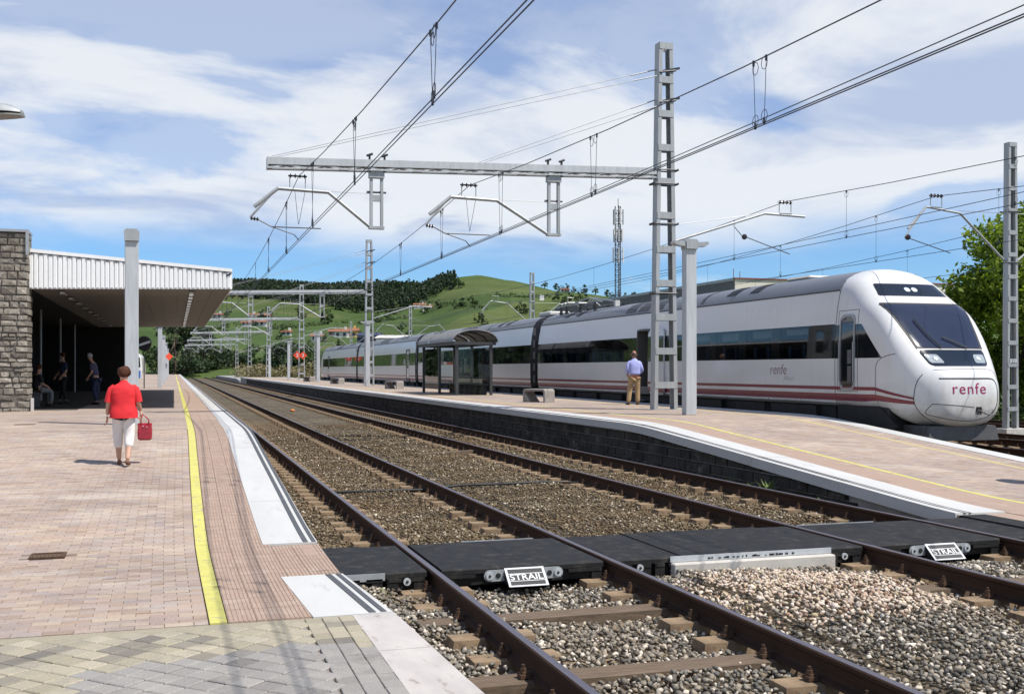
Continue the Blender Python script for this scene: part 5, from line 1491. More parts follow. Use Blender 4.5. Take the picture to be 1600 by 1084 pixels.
for x, y, lab in ((12.6,64.0,'concrete bench just left of the shelter'),(12.5,87.0,'small concrete bench beside the tail of the train'),(12.4,105,'farthest concrete bench, at the foot of the far mast')):
    copy_tree(bn0, loc=(x,y,ZB), label=lab)

# ------------------------------------------------------------ glass shelter
M['shelter_steel'] = pm('shelter_steel', (.055,.058,.06), .45, .3, .15, 6, .05)
M['shelter_roof'] = pm('ribbed_roof_sheet', (.27,.27,.27), .5, .3, .15, 5, .05)
sh = thing('platform_shelter', (12.0, 46.9, ZB), 'glass waiting shelter with curved ribbed roof on the island platform', 'shelter')
SW, SLn, EH = 1.75, 6.9, 2.28
for (x, y) in ((.08,.05),(.08,3.35),(.08,6.75),(SW-.08,.05),(SW-.08,3.35),(SW-.08,6.75)):
    b = MB(); b.box(x-.06,x+.06,y-.06,y+.06,0,EH); b.build('post', M['shelter_steel'], sh)
b = MB(); b.box(-.12,0,-.1,SLn,EH-.02,EH+.14); b.box(SW,SW+.12,-.1,SLn,EH-.02,EH+.14); b.box(0,SW,-.1,-.02,EH-.02,EH+.12); b.box(0,SW,SLn-.08,SLn,EH-.02,EH+.12); b.box(0,SW,3.3,3.4,EH,EH+.1); b.build('eaves_beam', M['shelter_steel'], sh)
def arcp(r0, k=14): return [(SW/2-(SW/2+.18)*math.cos(math.pi*i/k), EH+.12+r0+.52*math.sin(math.pi*i/k)) for i in range(k+1)]
for (ya, yb) in ((-.22, 4.55),(4.75, SLn+.15)):
    b = MB(); y = ya
    A = arcp(0); B_ = arcp(.025); k = len(A)
    r = [[(x,yy,z) for x,z in A]+[(x,yy,z) for x,z in reversed(B_)] for yy in (ya, yb)]; b.loft(r)
    rf = b.build('roof_sheet', M['shelter_roof'], sh)
    y = ya+.02
    while y < yb:
        q = MB(); A2 = arcp(.02); B2 = arcp(.055); q.loft([[(x,yy,z) for x,z in A2]+[(x,yy,z) for x,z in reversed(B2)] for yy in (y,y+.05)]); q.build('roof_rib', M['shelter_roof'], rf); y += .5
for y in (-.1, 1.5, 3.3, 5, 6.7):
    b = MB(); A2, B2 = arcp(-.06), arcp(-.005); b.loft([[(x,yy,z) for x,z in A2]+[(x,yy,z) for x,z in reversed(B2)] for yy in (y,y+.06)]); b.build('roof_hoop', M['shelter_steel'], sh)
for (x0,x1,y0,y1) in ((SW-.09,SW-.075,.15,3.25),(SW-.09,SW-.075,3.45,6.65),(.2,SW-.2,6.76,6.775),(.16,SW-.16,.045,.06),(.075,.09,3.5,6.6)):
    b = MB(); b.box(x0,x1,y0,y1,.22,EH-.12); g_ = b.build('glass_panel', M['clear'], sh)
# white marks on the rear glass
for i, (y, s_) in enumerate(((4.3,.62),(5.15,.5))):
    b = MB(); x = SW-.10
    for (ya,yb,za,zb) in ((0,.5,0,.09),(0,.5,.5,.58),(0,.5,1.0,1.09),(0,.1,.09,1.0),(.4,.5,.09,1.0)):
        if i == 1 and (ya,yb) == (0,.1) and za > 0: b.box(x-.004,x,y+.4*s_,y+.5*s_,1.0+.58*s_,1.0+1.0*s_); b.box(x-.004,x,y,y+.1*s_,1.0,1.0+.5*s_); continue
        b.box(x-.004,x,y+ya*s_,y+yb*s_,1.0+za*s_,1.0+zb*s_)
    b.build('glass_mark', M['text_white'], sh)
b = MB(); b.box(SW-.45,SW-.12,.3,6.5,.44,.50); st_ = b.build('bench_seat', M['shelter_steel'], sh)
for k in range(7): b = MB(); b.box(SW-.42,SW-.16,.45+k*.98,.55+k*.98,0,.44); b.build('bench_leg', M['shelter_steel'], st_)
b = MB(); b.box(SW-.2,SW-.14,.25,6.6,.72,.80); b.build('back_rail', M['shelter_steel'], sh)
b = MB(); b.box(SW-.16,SW-.13,1.2,2.2,1.0,1.75); nb2 = b.build('notice_board', M['text_white'], sh) if False else None
bt = thing('litter_bin', (12.2, 46.3, ZB), 'dark litter bin standing in front of the shelter', 'bin') if False else None
# ------------------------------------------------------------ station building and canopy
M['stone_wall'] = pm('grey_brown_stone', (.235,.21,.175), .95, 0, .36, 7, .9, 28, col2=(.37,.345,.30), c2=(.50,.70), isl=.42, bdist=.03, spec=.2)
M['mortar'] = pm('stone_mortar', (.13,.12,.105), .95, 0, .2, 10, .4, 60)
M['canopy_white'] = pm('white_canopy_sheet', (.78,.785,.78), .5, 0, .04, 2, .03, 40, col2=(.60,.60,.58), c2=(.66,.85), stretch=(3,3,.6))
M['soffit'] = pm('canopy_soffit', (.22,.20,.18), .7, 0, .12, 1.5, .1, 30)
M['hall_floor_shade'] = pm('shade_coloured_floor', (.055,.05,.046), .6, 0, .2, 2, .1)  # dark floor colour stands in for the deep shade under the canopy
M['hall_wall'] = pm('shade_coloured_hall_wall', (.013,.012,.012), .8, 0, .3, 1.5, .1, 20)  # blackened so the colour itself holds the hall's deep shade
M['coping_metal'] = pm('grey_metal_coping', (.33,.35,.37), .5, .3, .1, 4, 0)
st = thing('station_building', (-3.86, 32.35, .65), 'station building with rough grey stone end wall and deep shaded hall', 'station')
# local coords: x<0 is into the building, y along the platform
HW = 4.93
b = MB(); b.box(-9,-.05,.06,34,-1.2,HW-.1); 
b = MB(); b.box(-9,-.06,.07,.9,-1.2,HW-.02); b.build('wall', M['mortar'], st)
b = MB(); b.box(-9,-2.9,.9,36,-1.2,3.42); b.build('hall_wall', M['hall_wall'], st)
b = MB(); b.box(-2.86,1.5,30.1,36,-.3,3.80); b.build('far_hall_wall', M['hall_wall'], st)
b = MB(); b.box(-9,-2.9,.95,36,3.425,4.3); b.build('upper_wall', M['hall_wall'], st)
b = MB(); b.box(-2.86,1.2,.96,30.0,-.012,.004); b.build('hall_floor_shade', M['hall_floor_shade'], st)  # dark sheet laid over the paving as canopy shade
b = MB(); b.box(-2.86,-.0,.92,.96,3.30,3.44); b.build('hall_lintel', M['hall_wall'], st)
z = -.05; row = 0; cnt = 0
while z < HW-.05:
    h = rng.uniform(.10,.19) if z < 2.2 else rng.uniform(.13,.25)
    h = min(h, HW-.03-z)
    if HW-.03-(z+h) < .08: h = HW-.03-z
    x = .0
    first = True
    while x > -1.45:
        w = rng.uniform(.13,.46) if not (first and row % 2) else rng.uniform(.2,.34)
        pr = rng.uniform(.005,.05); j = rng.uniform(.002,.007)
        x0, x1 = x-w+j, x-j*.3
        y0 = .07
        b = MB(); q = [rng.uniform(-.022,.022) for _ in range(8)]
        rr = .02
        ps = rng.uniform(.0,.035) if first else 0
        b.add([(x0,y0+.05,z+j),(x1+ps*.3,y0+.05,z+j),(x1+ps*.3,y0+.05,z+h-j),(x0,y0+.05,z+h-j),
               (x0+rr,y0-pr+q[0],z+j+rr),(x1-rr+ps,y0-pr+q[1],z+j+rr),(x1-rr+ps,y0-pr+q[2],z+h-j-rr),(x0+rr,y0-pr+q[3],z+h-j-rr),((x0+x1)/2+q[4]*4,y0-pr-.018,z+h/2+q[5]*3)],
              [(0,1,5,4),(1,2,6,5),(2,3,7,6),(3,0,4,7),(4,5,8),(5,6,8),(6,7,8),(7,4,8)])
        if first:  # quoin: show its side face round the corner
            b.add([(x1-.02,y0-pr+.02,z+j+.01),(x1+ps+.012,y0-pr+.03,z+j+.01),(x1+ps+.012,y0+.82,z+j+.01),(x1-.02,y0+.82,z+j+.01),
                   (x1-.02,y0-pr+.02,z+h-j-.01),(x1+ps+.012,y0-pr+.03,z+h-j-.01),(x1+ps+.012,y0+.82,z+h-j-.01),(x1-.02,y0+.82,z+h-j-.01)],
                  [(4,5,6,7),(0,1,5,4),(1,2,6,5),(2,3,7,6),(3,0,4,7)])
        if cnt < 280: b.build('stone', M['stone_wall'], st); cnt += 1
        x -= w; first = False
    z += h; row += 1
b = MB(); b.box(-9,-1.9,.02,.065,-.1,HW-.03); b.build('wall_plaster', M['stone_wall'], st)
b = MB(); b.box(-9,.03,-.03,.95,HW,HW+.07); b.box(-.03,.05,-.035,.0,HW-.62,HW+.07); b.build('coping', M['coping_metal'], st)
b = MB(); b.box(.06,.12,.3,.5,.0,.36); b.build('white_downpipe', M['white_paint'], st)
# things in the dark hall: doors, posters, pillar
M['hall_glass'] = pm('dark_hall_glass', (.012,.013,.016), .08, 0, .1, 2, 0, spec=.7)
for y in (3.0,6.5,10,13.5,17,20.5):
    b = MB(); b.box(-2.9,-2.86,y,y+2.2,.02,2.4); d_ = b.build('hall_door', M['hall_glass'], st)
    b = MB()
    for yy in (y-.04,y+1.08,y+2.2): b.box(-2.87,-2.83,yy,yy+.05,0,2.45)
    b.build('door_frame', M['dark_grey'], d_)
for (x, y) in ((-.9,4.2),(-.9,11.5),(-.9,18.8),(-.9,26)):
    b = MB(); b.tube([(x,y,0),(x,y,3.4)], .045, 8); b.build('hall_column', M['galv'], st)
b = MB(); b.box(-2.3,-1.5,1.6,1.65,1.0,2.1)
# canopy
cn = thing('platform_canopy', (-3.86, 32.75, .65), 'long white ribbed canopy roof reaching over the near platform', 'canopy')
CW, CL = 5.46, 30.3
def sof(x): return lerp(3.44, 3.55, x/CW)
def ctop(x): return lerp(4.47, 4.06, x/CW)
n = 44; pan = CW/n
for k in range(n):
    x0, x1 = k*pan, (k+1)*pan
    b = MB(); z0, z1 = sof((x0+x1)/2), ctop((x0+x1)/2)-.05
    e = .012
    poly = [(x0+.002,0),(x0+.018,-.03),(x1-.03,-.03),(x1-.014,0),(x1-.002,0),(x1-.002,.02),(x0+.002,.02)]
    vs = [(x,y,sof(x)) for x,y in poly]+[(x,y,ctop(x)-.06) for x,y in poly]; m_ = len(poly)
    b.add(vs, [tuple(range(m_-1,-1,-1)), tuple(range(m_,2*m_))]+[(i,(i+1)%m_,m_+(i+1)%m_,m_+i) for i in range(m_)])
    b.build('fascia_panel', M['canopy_white'], cn)
b = MB(); b.loft([[(x,-.05,ctop(x)-.045),(x,.1,ctop(x)-.045),(x,.1,ctop(x)+.05),(x,-.05,ctop(x)+.05)] for x in (-.0,CW+.03)]); b.build('top_trim', M['canopy_white'], cn)
b = MB()
for k in range(n): 
    if k % 2 == 0: x = (k+.5)*pan; b.box(x-.045,x+.045,-.048,-.028,ctop(x)-.085,ctop(x)-.062)
b.build('trim_clip', M['dark_grey'], cn)
b = MB(); b.loft([[(x,-.01,sof(x)-.035),(x,.05,sof(x)-.035),(x,.05,sof(x)),(x,-.01,sof(x))] for x in (0,CW+.02)]); b.build('bottom_trim', M['canopy_white'], cn)
for k in range(60):
    y0, y1 = CL*k/60, CL*(k+1)/60
    b = MB(); b.box(CW,CW+.03,y0+.004,y1-.004,sof(CW)-.02,ctop(CW)); b.build('side_panel', M['canopy_white'], cn)
b = MB(); b.loft([[(x,.06,ctop(x)),(x,CL,ctop(x)),(x,CL,ctop(x)+.03),(x,.06,ctop(x)+.03)] for x in (-3.2,CW)]); b.build('roof_sheet', M['roof_grey'], cn)
b = MB(); b.box(0.0,CW,CL-.05,CL,sof(CW)-.02,ctop(CW)); b.build('rear_fascia', M['canopy_white'], cn)
for k in range(11):
    x0, x1 = CW*k/11, CW*(k+1)/11
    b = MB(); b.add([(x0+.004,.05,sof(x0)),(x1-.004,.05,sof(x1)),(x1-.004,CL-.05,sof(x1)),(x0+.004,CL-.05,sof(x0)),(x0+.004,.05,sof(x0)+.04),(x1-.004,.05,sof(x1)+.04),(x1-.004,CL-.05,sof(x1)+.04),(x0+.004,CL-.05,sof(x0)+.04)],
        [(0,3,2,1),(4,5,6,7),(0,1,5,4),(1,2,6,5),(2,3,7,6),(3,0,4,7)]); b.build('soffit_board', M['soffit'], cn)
b = MB(); b.add([(-3.2,.05,3.43),(0,.05,3.43),(0,CL,3.43),(-3.2,CL,3.43)],[(0,1,2,3)]); b.build('inner_soffit', M['hall_wall'], cn); b = MB(); b.box(-.05,.012,.06,CL-.06,3.405,3.62); b.build('soffit_joint', M['hall_wall'], cn)  # inner soffit takes the shade-blackened hall colour
b = MB(); b.box(-.3,-.0,-.0,.3,3.4,4.4)
for xl, nn in ((4.36,17),(.75,10)):
    for k in range(nn):
        y = 1.2+k*(CL-3)/nn
        b = MB(); b.box(xl-.06,xl+.06,y,y+.85,sof(xl)-.10,sof(xl)-.035); lf = b.build('strip_light', M['lens'], cn)
        b = MB(); b.box(xl-.075,xl+.075,y-.02,y+.87,sof(xl)-.035,sof(xl)-.001); b.build('light_tray', M['dark_grey'], lf)
b = MB(); b.bar((CW-.15,.0,ctop(CW)-.16),(CW-.02,-.05,ctop(CW)-.1),.04,.04); b.build('gutter_spout', M['dark_metal'], cn)
# round traffic mirror on its pole and the parked railcar beyond
mi = thing('round_mirror', (-1.75, 70, .65), 'round black backed mirror on a pole beyond the canopy', 'mirror', None, R(-20))
b = MB(); b.tube([(0,0,0),(0,0,2.1)], .035, 8); b.build('pole', M['dark_metal'], mi)
b = MB(); b.disc((0,0,2.75),.46,1,.06,24); b.build('mirror_rim', M['black'], mi); b = MB(); b.disc((0,-.036,2.75),.40,1,.012,24); b.build('mirror_glass', pm('mirror_face', (.02,.02,.02), .25, .2, .1, 3, 0), mi)
b = MB(); b.bar((-.36,-.05,2.62),(.38,-.05,2.86),.02,.14,up=(0,0,1)); b.build('mirror_reflection', M['coping_metal'], mi)  # diagonal reflection modelled as a pale bar across the mirror
# ------------------------------------------------------------ parked railcar seen small between the posts
rc_ = thing('parked_railcar', (-5.4, 150, .2), 'small parked railcar front, black windscreen over white and blue, between the grey posts', 'railcar')
M['blue_paint'] = pm('railcar_blue', (.03,.13,.40), .4, 0, .1, 3, 0)
def rcs(y, s): return [(-1.35*s,y,.3),(1.35*s,y,.3),(1.42*s,y,1.6),(1.32*s,y,3.2),(.9*s,y,3.75),(-.9*s,y,3.75),(-1.32*s,y,3.2),(-1.42*s,y,1.6)]
b = MB(); b.loft([rcs(-.4,.86), rcs(0,1), rcs(17,1)]); b.build('body', M['white_train'], rc_)
b = MB(); b.prism([(-1.2,1.9),(1.2,1.9),(1.1,3.2),(-1.1,3.2)], 1, -.43, -.39); b.build('windscreen', M['tinted'], rc_)
b = MB(); b.prism([(-1.2,.35),(1.2,.35),(1.22,1.45),(-1.22,1.45)], 1, -.44, -.39); b.build('blue_front', M['blue_paint'], rc_)
b = MB(); b.prism([(-.7,3.25),(.7,3.25),(.6,3.7),(-.6,3.7)], 1, -.42, -.36); b.build('red_board', M['sign_red'], rc_)
for s in (-1,1): b = MB(); b.disc((s*.9,-.45,1.65),.12,1,.03,10); b.build('headlight', M['lens'], rc_)

# ------------------------------------------------------------ people
M['skin'] = pm('skin', (.50,.29,.20), .6, 0, .08, 6, 0)
M['skin_red'] = pm('sunburnt_skin', (.42,.20,.14), .6, 0, .08, 6, 0)
def cloth(name, col, var=.12, sc=8): return pm(name, col, .85, 0, var, sc, .25, 30, which='object')
def skin_obj(name, joints, edges, mat, parent, sub=2, root=0):
    """joints: list of (x,y,z,rx,ry); grown as one skinned surface"""
    me = bpy.data.meshes.new(name); me.from_pydata([j[:3] for j in joints], edges, []); me.update()
    o = bpy.data.objects.new('tmp_skin', me); COL.objects.link(o)
    sk = o.modifiers.new('skin', 'SKIN'); sk.use_smooth_shade = True; sk.branch_smoothing = .5
    if not me.skin_vertices: return None
    for i, j in enumerate(joints):
        me.skin_vertices[0].data[i].radius = (j[3], j[4] if len(j) > 4 else j[3])
        me.skin_vertices[0].data[i].use_root = (i == root)
    sb = o.modifiers.new('sub', 'SUBSURF'); sb.levels = sub; sb.render_levels = sub
    bpy.context.view_layer.update(); dg = bpy.context.evaluated_depsgraph_get()
    m2 = bpy.data.meshes.new_from_object(o.evaluated_get(dg)); m2.name = name
    bpy.data.objects.remove(o); bpy.data.meshes.remove(me)
    m2.materials.clear(); m2.materials.append(mat); m2.polygons.foreach_set('use_smooth', [True]*len(m2.polygons))
    return link(name, m2, parent)
def hand(parent, wrist, down, out, s, mat, curl=.5, closed=False):
    """palm and five fingers hanging from the wrist along 'down'; 'out' is the palm's width direction"""
    wv, d, o_ = Vector(wrist), Vector(down).normalized(), Vector(out).normalized(); nrm = d.cross(o_).normalized()
    b = MB(); L_ = .085*s; W_ = .04*s
    rings = []
    for t, w, h in ((0,.026,.018),(.35,.036,.016),(1,.041,.013)):
        c = wv+d*(L_*t); rings.append([c+o_*(w*s*math.cos(a))+nrm*(h*s*math.sin(a)) for a in [2*math.pi*i/8 for i in range(8)]])
    b.loft(rings)
    for k, ln in enumerate((.068,.078,.073,.056)):
        p = wv+d*(L_*.95)+o_*((k-1.5)*.021*s); c1 = 1.0 if not closed else 1.5
        a1 = curl*c1; q = p+(d*math.cos(a1*.5)+nrm*math.sin(a1*.5))*(ln*s*.45); r_ = q+(d*math.cos(a1*1.2)+nrm*math.sin(a1*1.2))*(ln*s*.32); e = r_+(d*math.cos(a1*1.9)+nrm*math.sin(a1*1.9))*(ln*s*.25)
        b.tube([p,q,r_,e],[.0095*s,.009*s,.008*s,.006*s],6)
    p = wv+d*(L_*.3)-o_*(.03*s); q = p+(d*.7-o_*.6+nrm*.3).normalized()*(.04*s); e = q+(d*.9+nrm*.4).normalized()*(.03*s)
    b.tube([p,q,e],[.012*s,.010*s,.007*s],6)
    b.build('hand', mat, parent, smooth=True)
def shoe(parent, ankle, fwd, s, mat, sole=None, toe=.17, heel=.07):
    a, f = Vector(ankle), Vector(fwd).normalized(); sd = Vector((f.y,-f.x,0)); g = Vector((0,0,1))
    b = MB(); R_ = []
    for t, w, h in ((-heel,.030,.07),(-heel*.5,.036,.085),(0.03,.038,.085),(.09,.044,.055),(.14,.045,.04),(toe,.028,.03)):
        c = a+f*(t*s); c.z = 0
        R_.append([c+sd*(w*s*math.cos(q))+g*(max(.0,(.5+.5*math.sin(q)))*h*s) for q in [2*math.pi*i/10 for i in range(10)]])
    b.loft(R_); return b.build('shoe', mat, parent, smooth=True)

def smooth_rings(rings, k):
    """more rings between the given ones, with shallow slanting creases"""
    out = []
    for i in range(len(rings)-1):
        for j in range(k):
            t = j/k; row = []
            for q, (p, r_) in enumerate(zip(rings[i], rings[i+1])):
                x, y, z = (lerp(p[m_], r_[m_], t) for m_ in range(3)); f = 1+.010*math.sin(q*1.35+z*48)+.008*math.sin(q*.7-z*75)
                row.append((x*f, y*f, z))
            out.append(row)
    return out+[rings[-1]]
def woman():
    s = 1.0
    t = thing('person', (-.72, 17.2, zl(17.2)), 'woman in red blouse and white trousers walking away with a red handbag', 'person', None, R(-4))
    # facing +y; origin between the feet; about 1.45 m tall
    J = [(0,0,.80,.135,.105),(0,.0,.95,.125,.10),(0,.01,1.10,.13,.10),(0,.0,1.185,.075,.07),(0,.005,1.245,.046,.046),(0,.02,1.30,.062,.07),(0,.025,1.375,.072,.085),(0,.02,1.425,.05,.06),
         (-.09,.0,.74,.09,.095),(-.088,.075,.42,.055,.06),(-.080,.085,.22,.045,.048),(-.075,.10,.06,.028,.030),
         (.09,-.005,.74,.09,.095),(.085,-.02,.42,.055,.06),(.080,-.12,.235,.045,.048),(.075,-.21,.09,.028,.030),
         (-.14,-.01,1.135,.036,.04),(-.212,-.02,.93,.040,.042),(-.235,.03,.74,.028,.028),
         (.14,-.01,1.135,.036,.04),(.212,-.05,.94,.040,.042),(.23,.06,.80,.028,.028)]
    E_ = [(0,1),(1,2),(2,3),(3,4),(4,5),(5,6),(6,7),(0,8),(8,9),(9,10),(10,11),(0,12),(12,13),(13,14),(14,15),(3,16),(16,17),(17,18),(3,19),(19,20),(20,21)]
    body = skin_obj('body', J, E_, M['skin'], t)
    hand(body, (-.237,.04,.725), (-.05,.15,-1), (0,-1,0), .95, M['skin'], .6)
    hand(body, (.236,.075,.785), (.05,.1,-1), (0,-1,0), .95, M['skin'], 1.1, True)
    # blouse: boxy, hanging over the hips, short sleeves
    bl = MB(); rings = []
    for z, rx, ry, cy in ((.705,.203,.178,-.008),(.78,.200,.172,-.008),(.90,.182,.145,0),(1.0,.184,.142,0),(1.08,.190,.138,0),(1.145,.178,.122,0),(1.185,.140,.10,0),(1.222,.078,.068,.0),(1.245,.056,.058,.0)):
        rings.append([(rx*math.copysign(abs(math.cos(a))**.8,math.cos(a))*(1+.022*math.sin(5*a+z*26)+.012*math.sin(9*a-z*40)), cy+ry*math.copysign(abs(math.sin(a))**.8,math.sin(a))*(1+.03*math.sin(4*a+z*22)+.016*math.sin(7*a-z*47)), z) for a in [2*math.pi*i/28 for i in range(28)]])
    rings = smooth_rings(rings, 3)
    bl.loft(rings, cap=False); M['red_cloth'] = cloth('red_blouse_cloth', (.62,.018,.025))
    bo = bl.build('blouse', M['red_cloth'], t, smooth=True)
    for sx in (-1,1):
        b = MB(); P_ = [(sx*.12,0,1.172),(sx*.165,-.01,1.125),(sx*.195,-.016,1.04),(sx*.215,-.028,.935)]; b.tube(P_, [.052,.062,.060,.058], 14, cap=False); b.build('sleeve', M['red_cloth'], bo, smooth=True)
    b = MB(); b.tube([(0,.0,1.232),(0,.004,1.262)], [.062,.052], 14, cap=False); b.build('collar', M['red_cloth'], bo, smooth=True)
    M['white_cloth'] = cloth('white_trouser_cloth', (.72,.68,.66), .06)
    trs = [(0,0,.77,.140,.105),(-.074,-.0,.665,.092,.108),(-.088,.07,.44,.074,.080),(-.082,.085,.235,.064,.066),(.074,-.01,.665,.092,.108),(.085,-.02,.44,.074,.080),(.081,-.11,.25,.066,.068)]
    skin_obj('trousers', trs, [(0,1),(1,2),(2,3),(0,4),(4,5),(5,6)], M['white_cloth'], t)
    M['sandal'] = cloth('tan_sandal', (.20,.10,.06))
    for (x,y) in ((-.075,.10),(.075,-.21)):
        sh_ = shoe(t, (x,y,.05), (0,1,0), .86, M['sandal'])
    for v in sh_.data.vertices:                      # rear heel just lifting
        k_ = clamp01((-.10-v.co.y)/.16); v.co.z += .035*k_
    M['hair_brown'] = pm('auburn_hair', (.070,.028,.016), .7, 0, .6, 22, .8, 50, stretch=(1,1,.25), spec=.15)
    h = MB(); h.sphere((0,.012,1.385),.092,26,18,sc=(1.02,1.08,.95)); 
    hb = h.build('hair', M['hair_brown'], t, smooth=True)
    me = hb.data
    for v in me.vertices:
        q = v.co-Vector((0,.012,1.385)); f = 1.02+.075*math.sin(47*q.x+9)*math.sin(31*q.z+2)+.05*math.sin(83*q.y+20*q.x)+(.05 if q.z > .03 else -.03*(q.z < -.05))
        if q.y > .035 and q.z < .04: f *= .80
        v.co = Vector((0,.012,1.385))+q*f
    b = MB()
    for sx in (-1,1): b.sphere((sx*.077,.03,1.355),.016,8,6,sc=(.5,1,1.3))
    b.sphere((0,.118,1.35),.013,8,6,sc=(1,1.4,1)); b.build('face_features', M['skin'], t, smooth=True)
    # handbag held in the right hand
    hbag = thing('handbag', (-.72+.30, 17.2+.06, zl(17.2)+.36), 'shiny dark red handbag hanging from the woman\'s right hand', 'handbag', None, R(-4))
    M['bag_red'] = pm('red_patent_leather', (.28,.010,.018), .3, 0, .25, 8, .3, 14, coat=.4)
    bb = MB(); bb.loft([[(-w,-d,z),(w,-d,z),(w,d,z),(-w,d,z)] for w,d,z in ((.085,.05,0),(.10,.062,.03),(.105,.055,.12),(.098,.035,.22),(.11,.02,.26))]); bb.build('bag_body', M['bag_red'], hbag, bevel=.015)
    for yy in (-.03,.03):
        q = MB(); q.tube([(-.055,yy,.235),(-.06,yy*.7,.31),(-.035,yy*.3,.375),(.0-.05,0,.395)]+[(.035-.05,yy*.3,.375),(.055,yy*.7,.31),(.055,yy,.235)], .008, 6); q.build('bag_handle', M['bag_red'], hbag, smooth=True)
    q = MB(); q.disc((-.02,-.050,.215),.008,1,.01,10); q.disc((.035,-.050,.20),.007,1,.01,10); q.build('buckle', M['lens'], hbag)
woman()
def man():
    t = thing('person', (14.45, 32.76, ZB), 'bald man in pale blue shirt and tan trousers standing at the train door', 'person', None, R(-8))
    J = [(0,0,.95,.14,.11),(0,0,1.12,.145,.11),(0,0,1.30,.155,.105),(0,0,1.43,.11,.09),(0,.01,1.52,.055,.055),(0,.02,1.59,.07,.078),(0,.03,1.70,.078,.092),(0,.02,1.775,.055,.065),
         (-.10,0,.88,.095,.10),(-.15,.02,.50,.062,.065),(-.20,-.01,.10,.042,.045),(.10,0,.88,.095,.10),(.115,.02,.50,.062,.065),(.12,0,.10,.042,.045),
         (-.17,0,1.39,.05,.055),(-.25,-.03,1.13,.043,.045),(-.20,.15,.98,.032,.032),(.17,0,1.39,.05,.055),(.25,-.02,1.13,.043,.045),(.17,.17,1.02,.032,.032)]
    E_ = [(0,1),(1,2),(2,3),(3,4),(4,5),(5,6),(6,7),(0,8),(8,9),(9,10),(0,11),(11,12),(12,13),(3,14),(14,15),(15,16),(3,17),(17,18),(18,19)]
    body = skin_obj('body', J, E_, M['skin_red'], t)
    hand(body, (-.19,.17,.975), (.4,.9,-.2), (0,.2,1), 1, M['skin_red'], .7); hand(body, (.16,.19,1.02), (-.4,.9,-.1), (0,.2,1), 1, M['skin_red'], .7)
    M['blue_cloth'] = cloth('pale_blue_shirt_cloth', (.36,.39,.72), .1); M['tan_cloth'] = cloth('tan_trouser_cloth', (.36,.25,.135), .14)
    b = MB(); rings = []
    for z, rx, ry in ((.99,.185,.135),(1.03,.200,.150),(1.12,.198,.148),(1.25,.206,.146),(1.36,.202,.135),(1.425,.165,.115),(1.47,.105,.088),(1.50,.068,.07),(1.525,.058,.062)):
        rings.append([(rx*math.copysign(abs(math.cos(a))**.8,math.cos(a))*(1+.012*math.sin(5*a+z*30)), ry*math.copysign(abs(math.sin(a))**.8,math.sin(a))*(1+.02*math.sin(3*a+z*25)), z) for a in [2*math.pi*i/28 for i in range(28)]])
    rings = smooth_rings(rings, 3)
    b.loft(rings, cap=False); so = b.build('shirt', M['blue_cloth'], t, smooth=True)
    for sx, hand_x in ((-1,-.225),(1,.20)):
        b = MB(); b.tube([(sx*.13,0,1.415),(sx*.185,0,1.365),(sx*.225,-.015,1.25),(sx*.255,-.03,1.13),(sx*.235,.06,1.06)], [.056,.066,.062,.058,.050], 12, cap=False); b.build('sleeve', M['blue_cloth'], so, smooth=True)
    skin_obj('trousers', [(0,0,.98,.178,.135),(-.095,0,.86,.115,.118),(-.15,.02,.50,.085,.088),(-.20,-.01,.07,.070,.078),(.095,0,.86,.115,.118),(.115,.02,.50,.085,.088),(.12,0,.07,.070,.078)], [(0,1),(1,2),(2,3),(0,4),(4,5),(5,6)], M['tan_cloth'], t)
    b = MB(); b.tube([(0,0,.985),(0,0,1.02)], [.176,.176], 20); 
    M['brown_leather'] = cloth('brown_shoe_leather', (.09,.045,.025))
    shoe(t, (-.20,-.01,.05), (-.15,1,0), 1.1, M['brown_leather']); shoe(t, (.12,0,.05), (.1,1,0), 1.1, M['brown_leather'])
    M['hair_grey'] = pm('short_grey_hair', (.10,.075,.06), .8, 0, .3, 40, .3, 80)
    h = MB(); h.tube([(0,.012,1.60),(0,.012,1.655),(0,.012,1.695)], [.082,.094,.088], 16, cap=False); h.build('hair_fringe', M['hair_grey'], t, smooth=True)
    b = MB()
    for sx in (-1,1): b.sphere((sx*.094,.03,1.655),.022,8,6,sc=(.5,1,1.4))
    b.sphere((0,.128,1.655),.016,8,6,sc=(1,1.4,1.1)); b.build('face_features', M['skin_red'], t, smooth=True)
man()
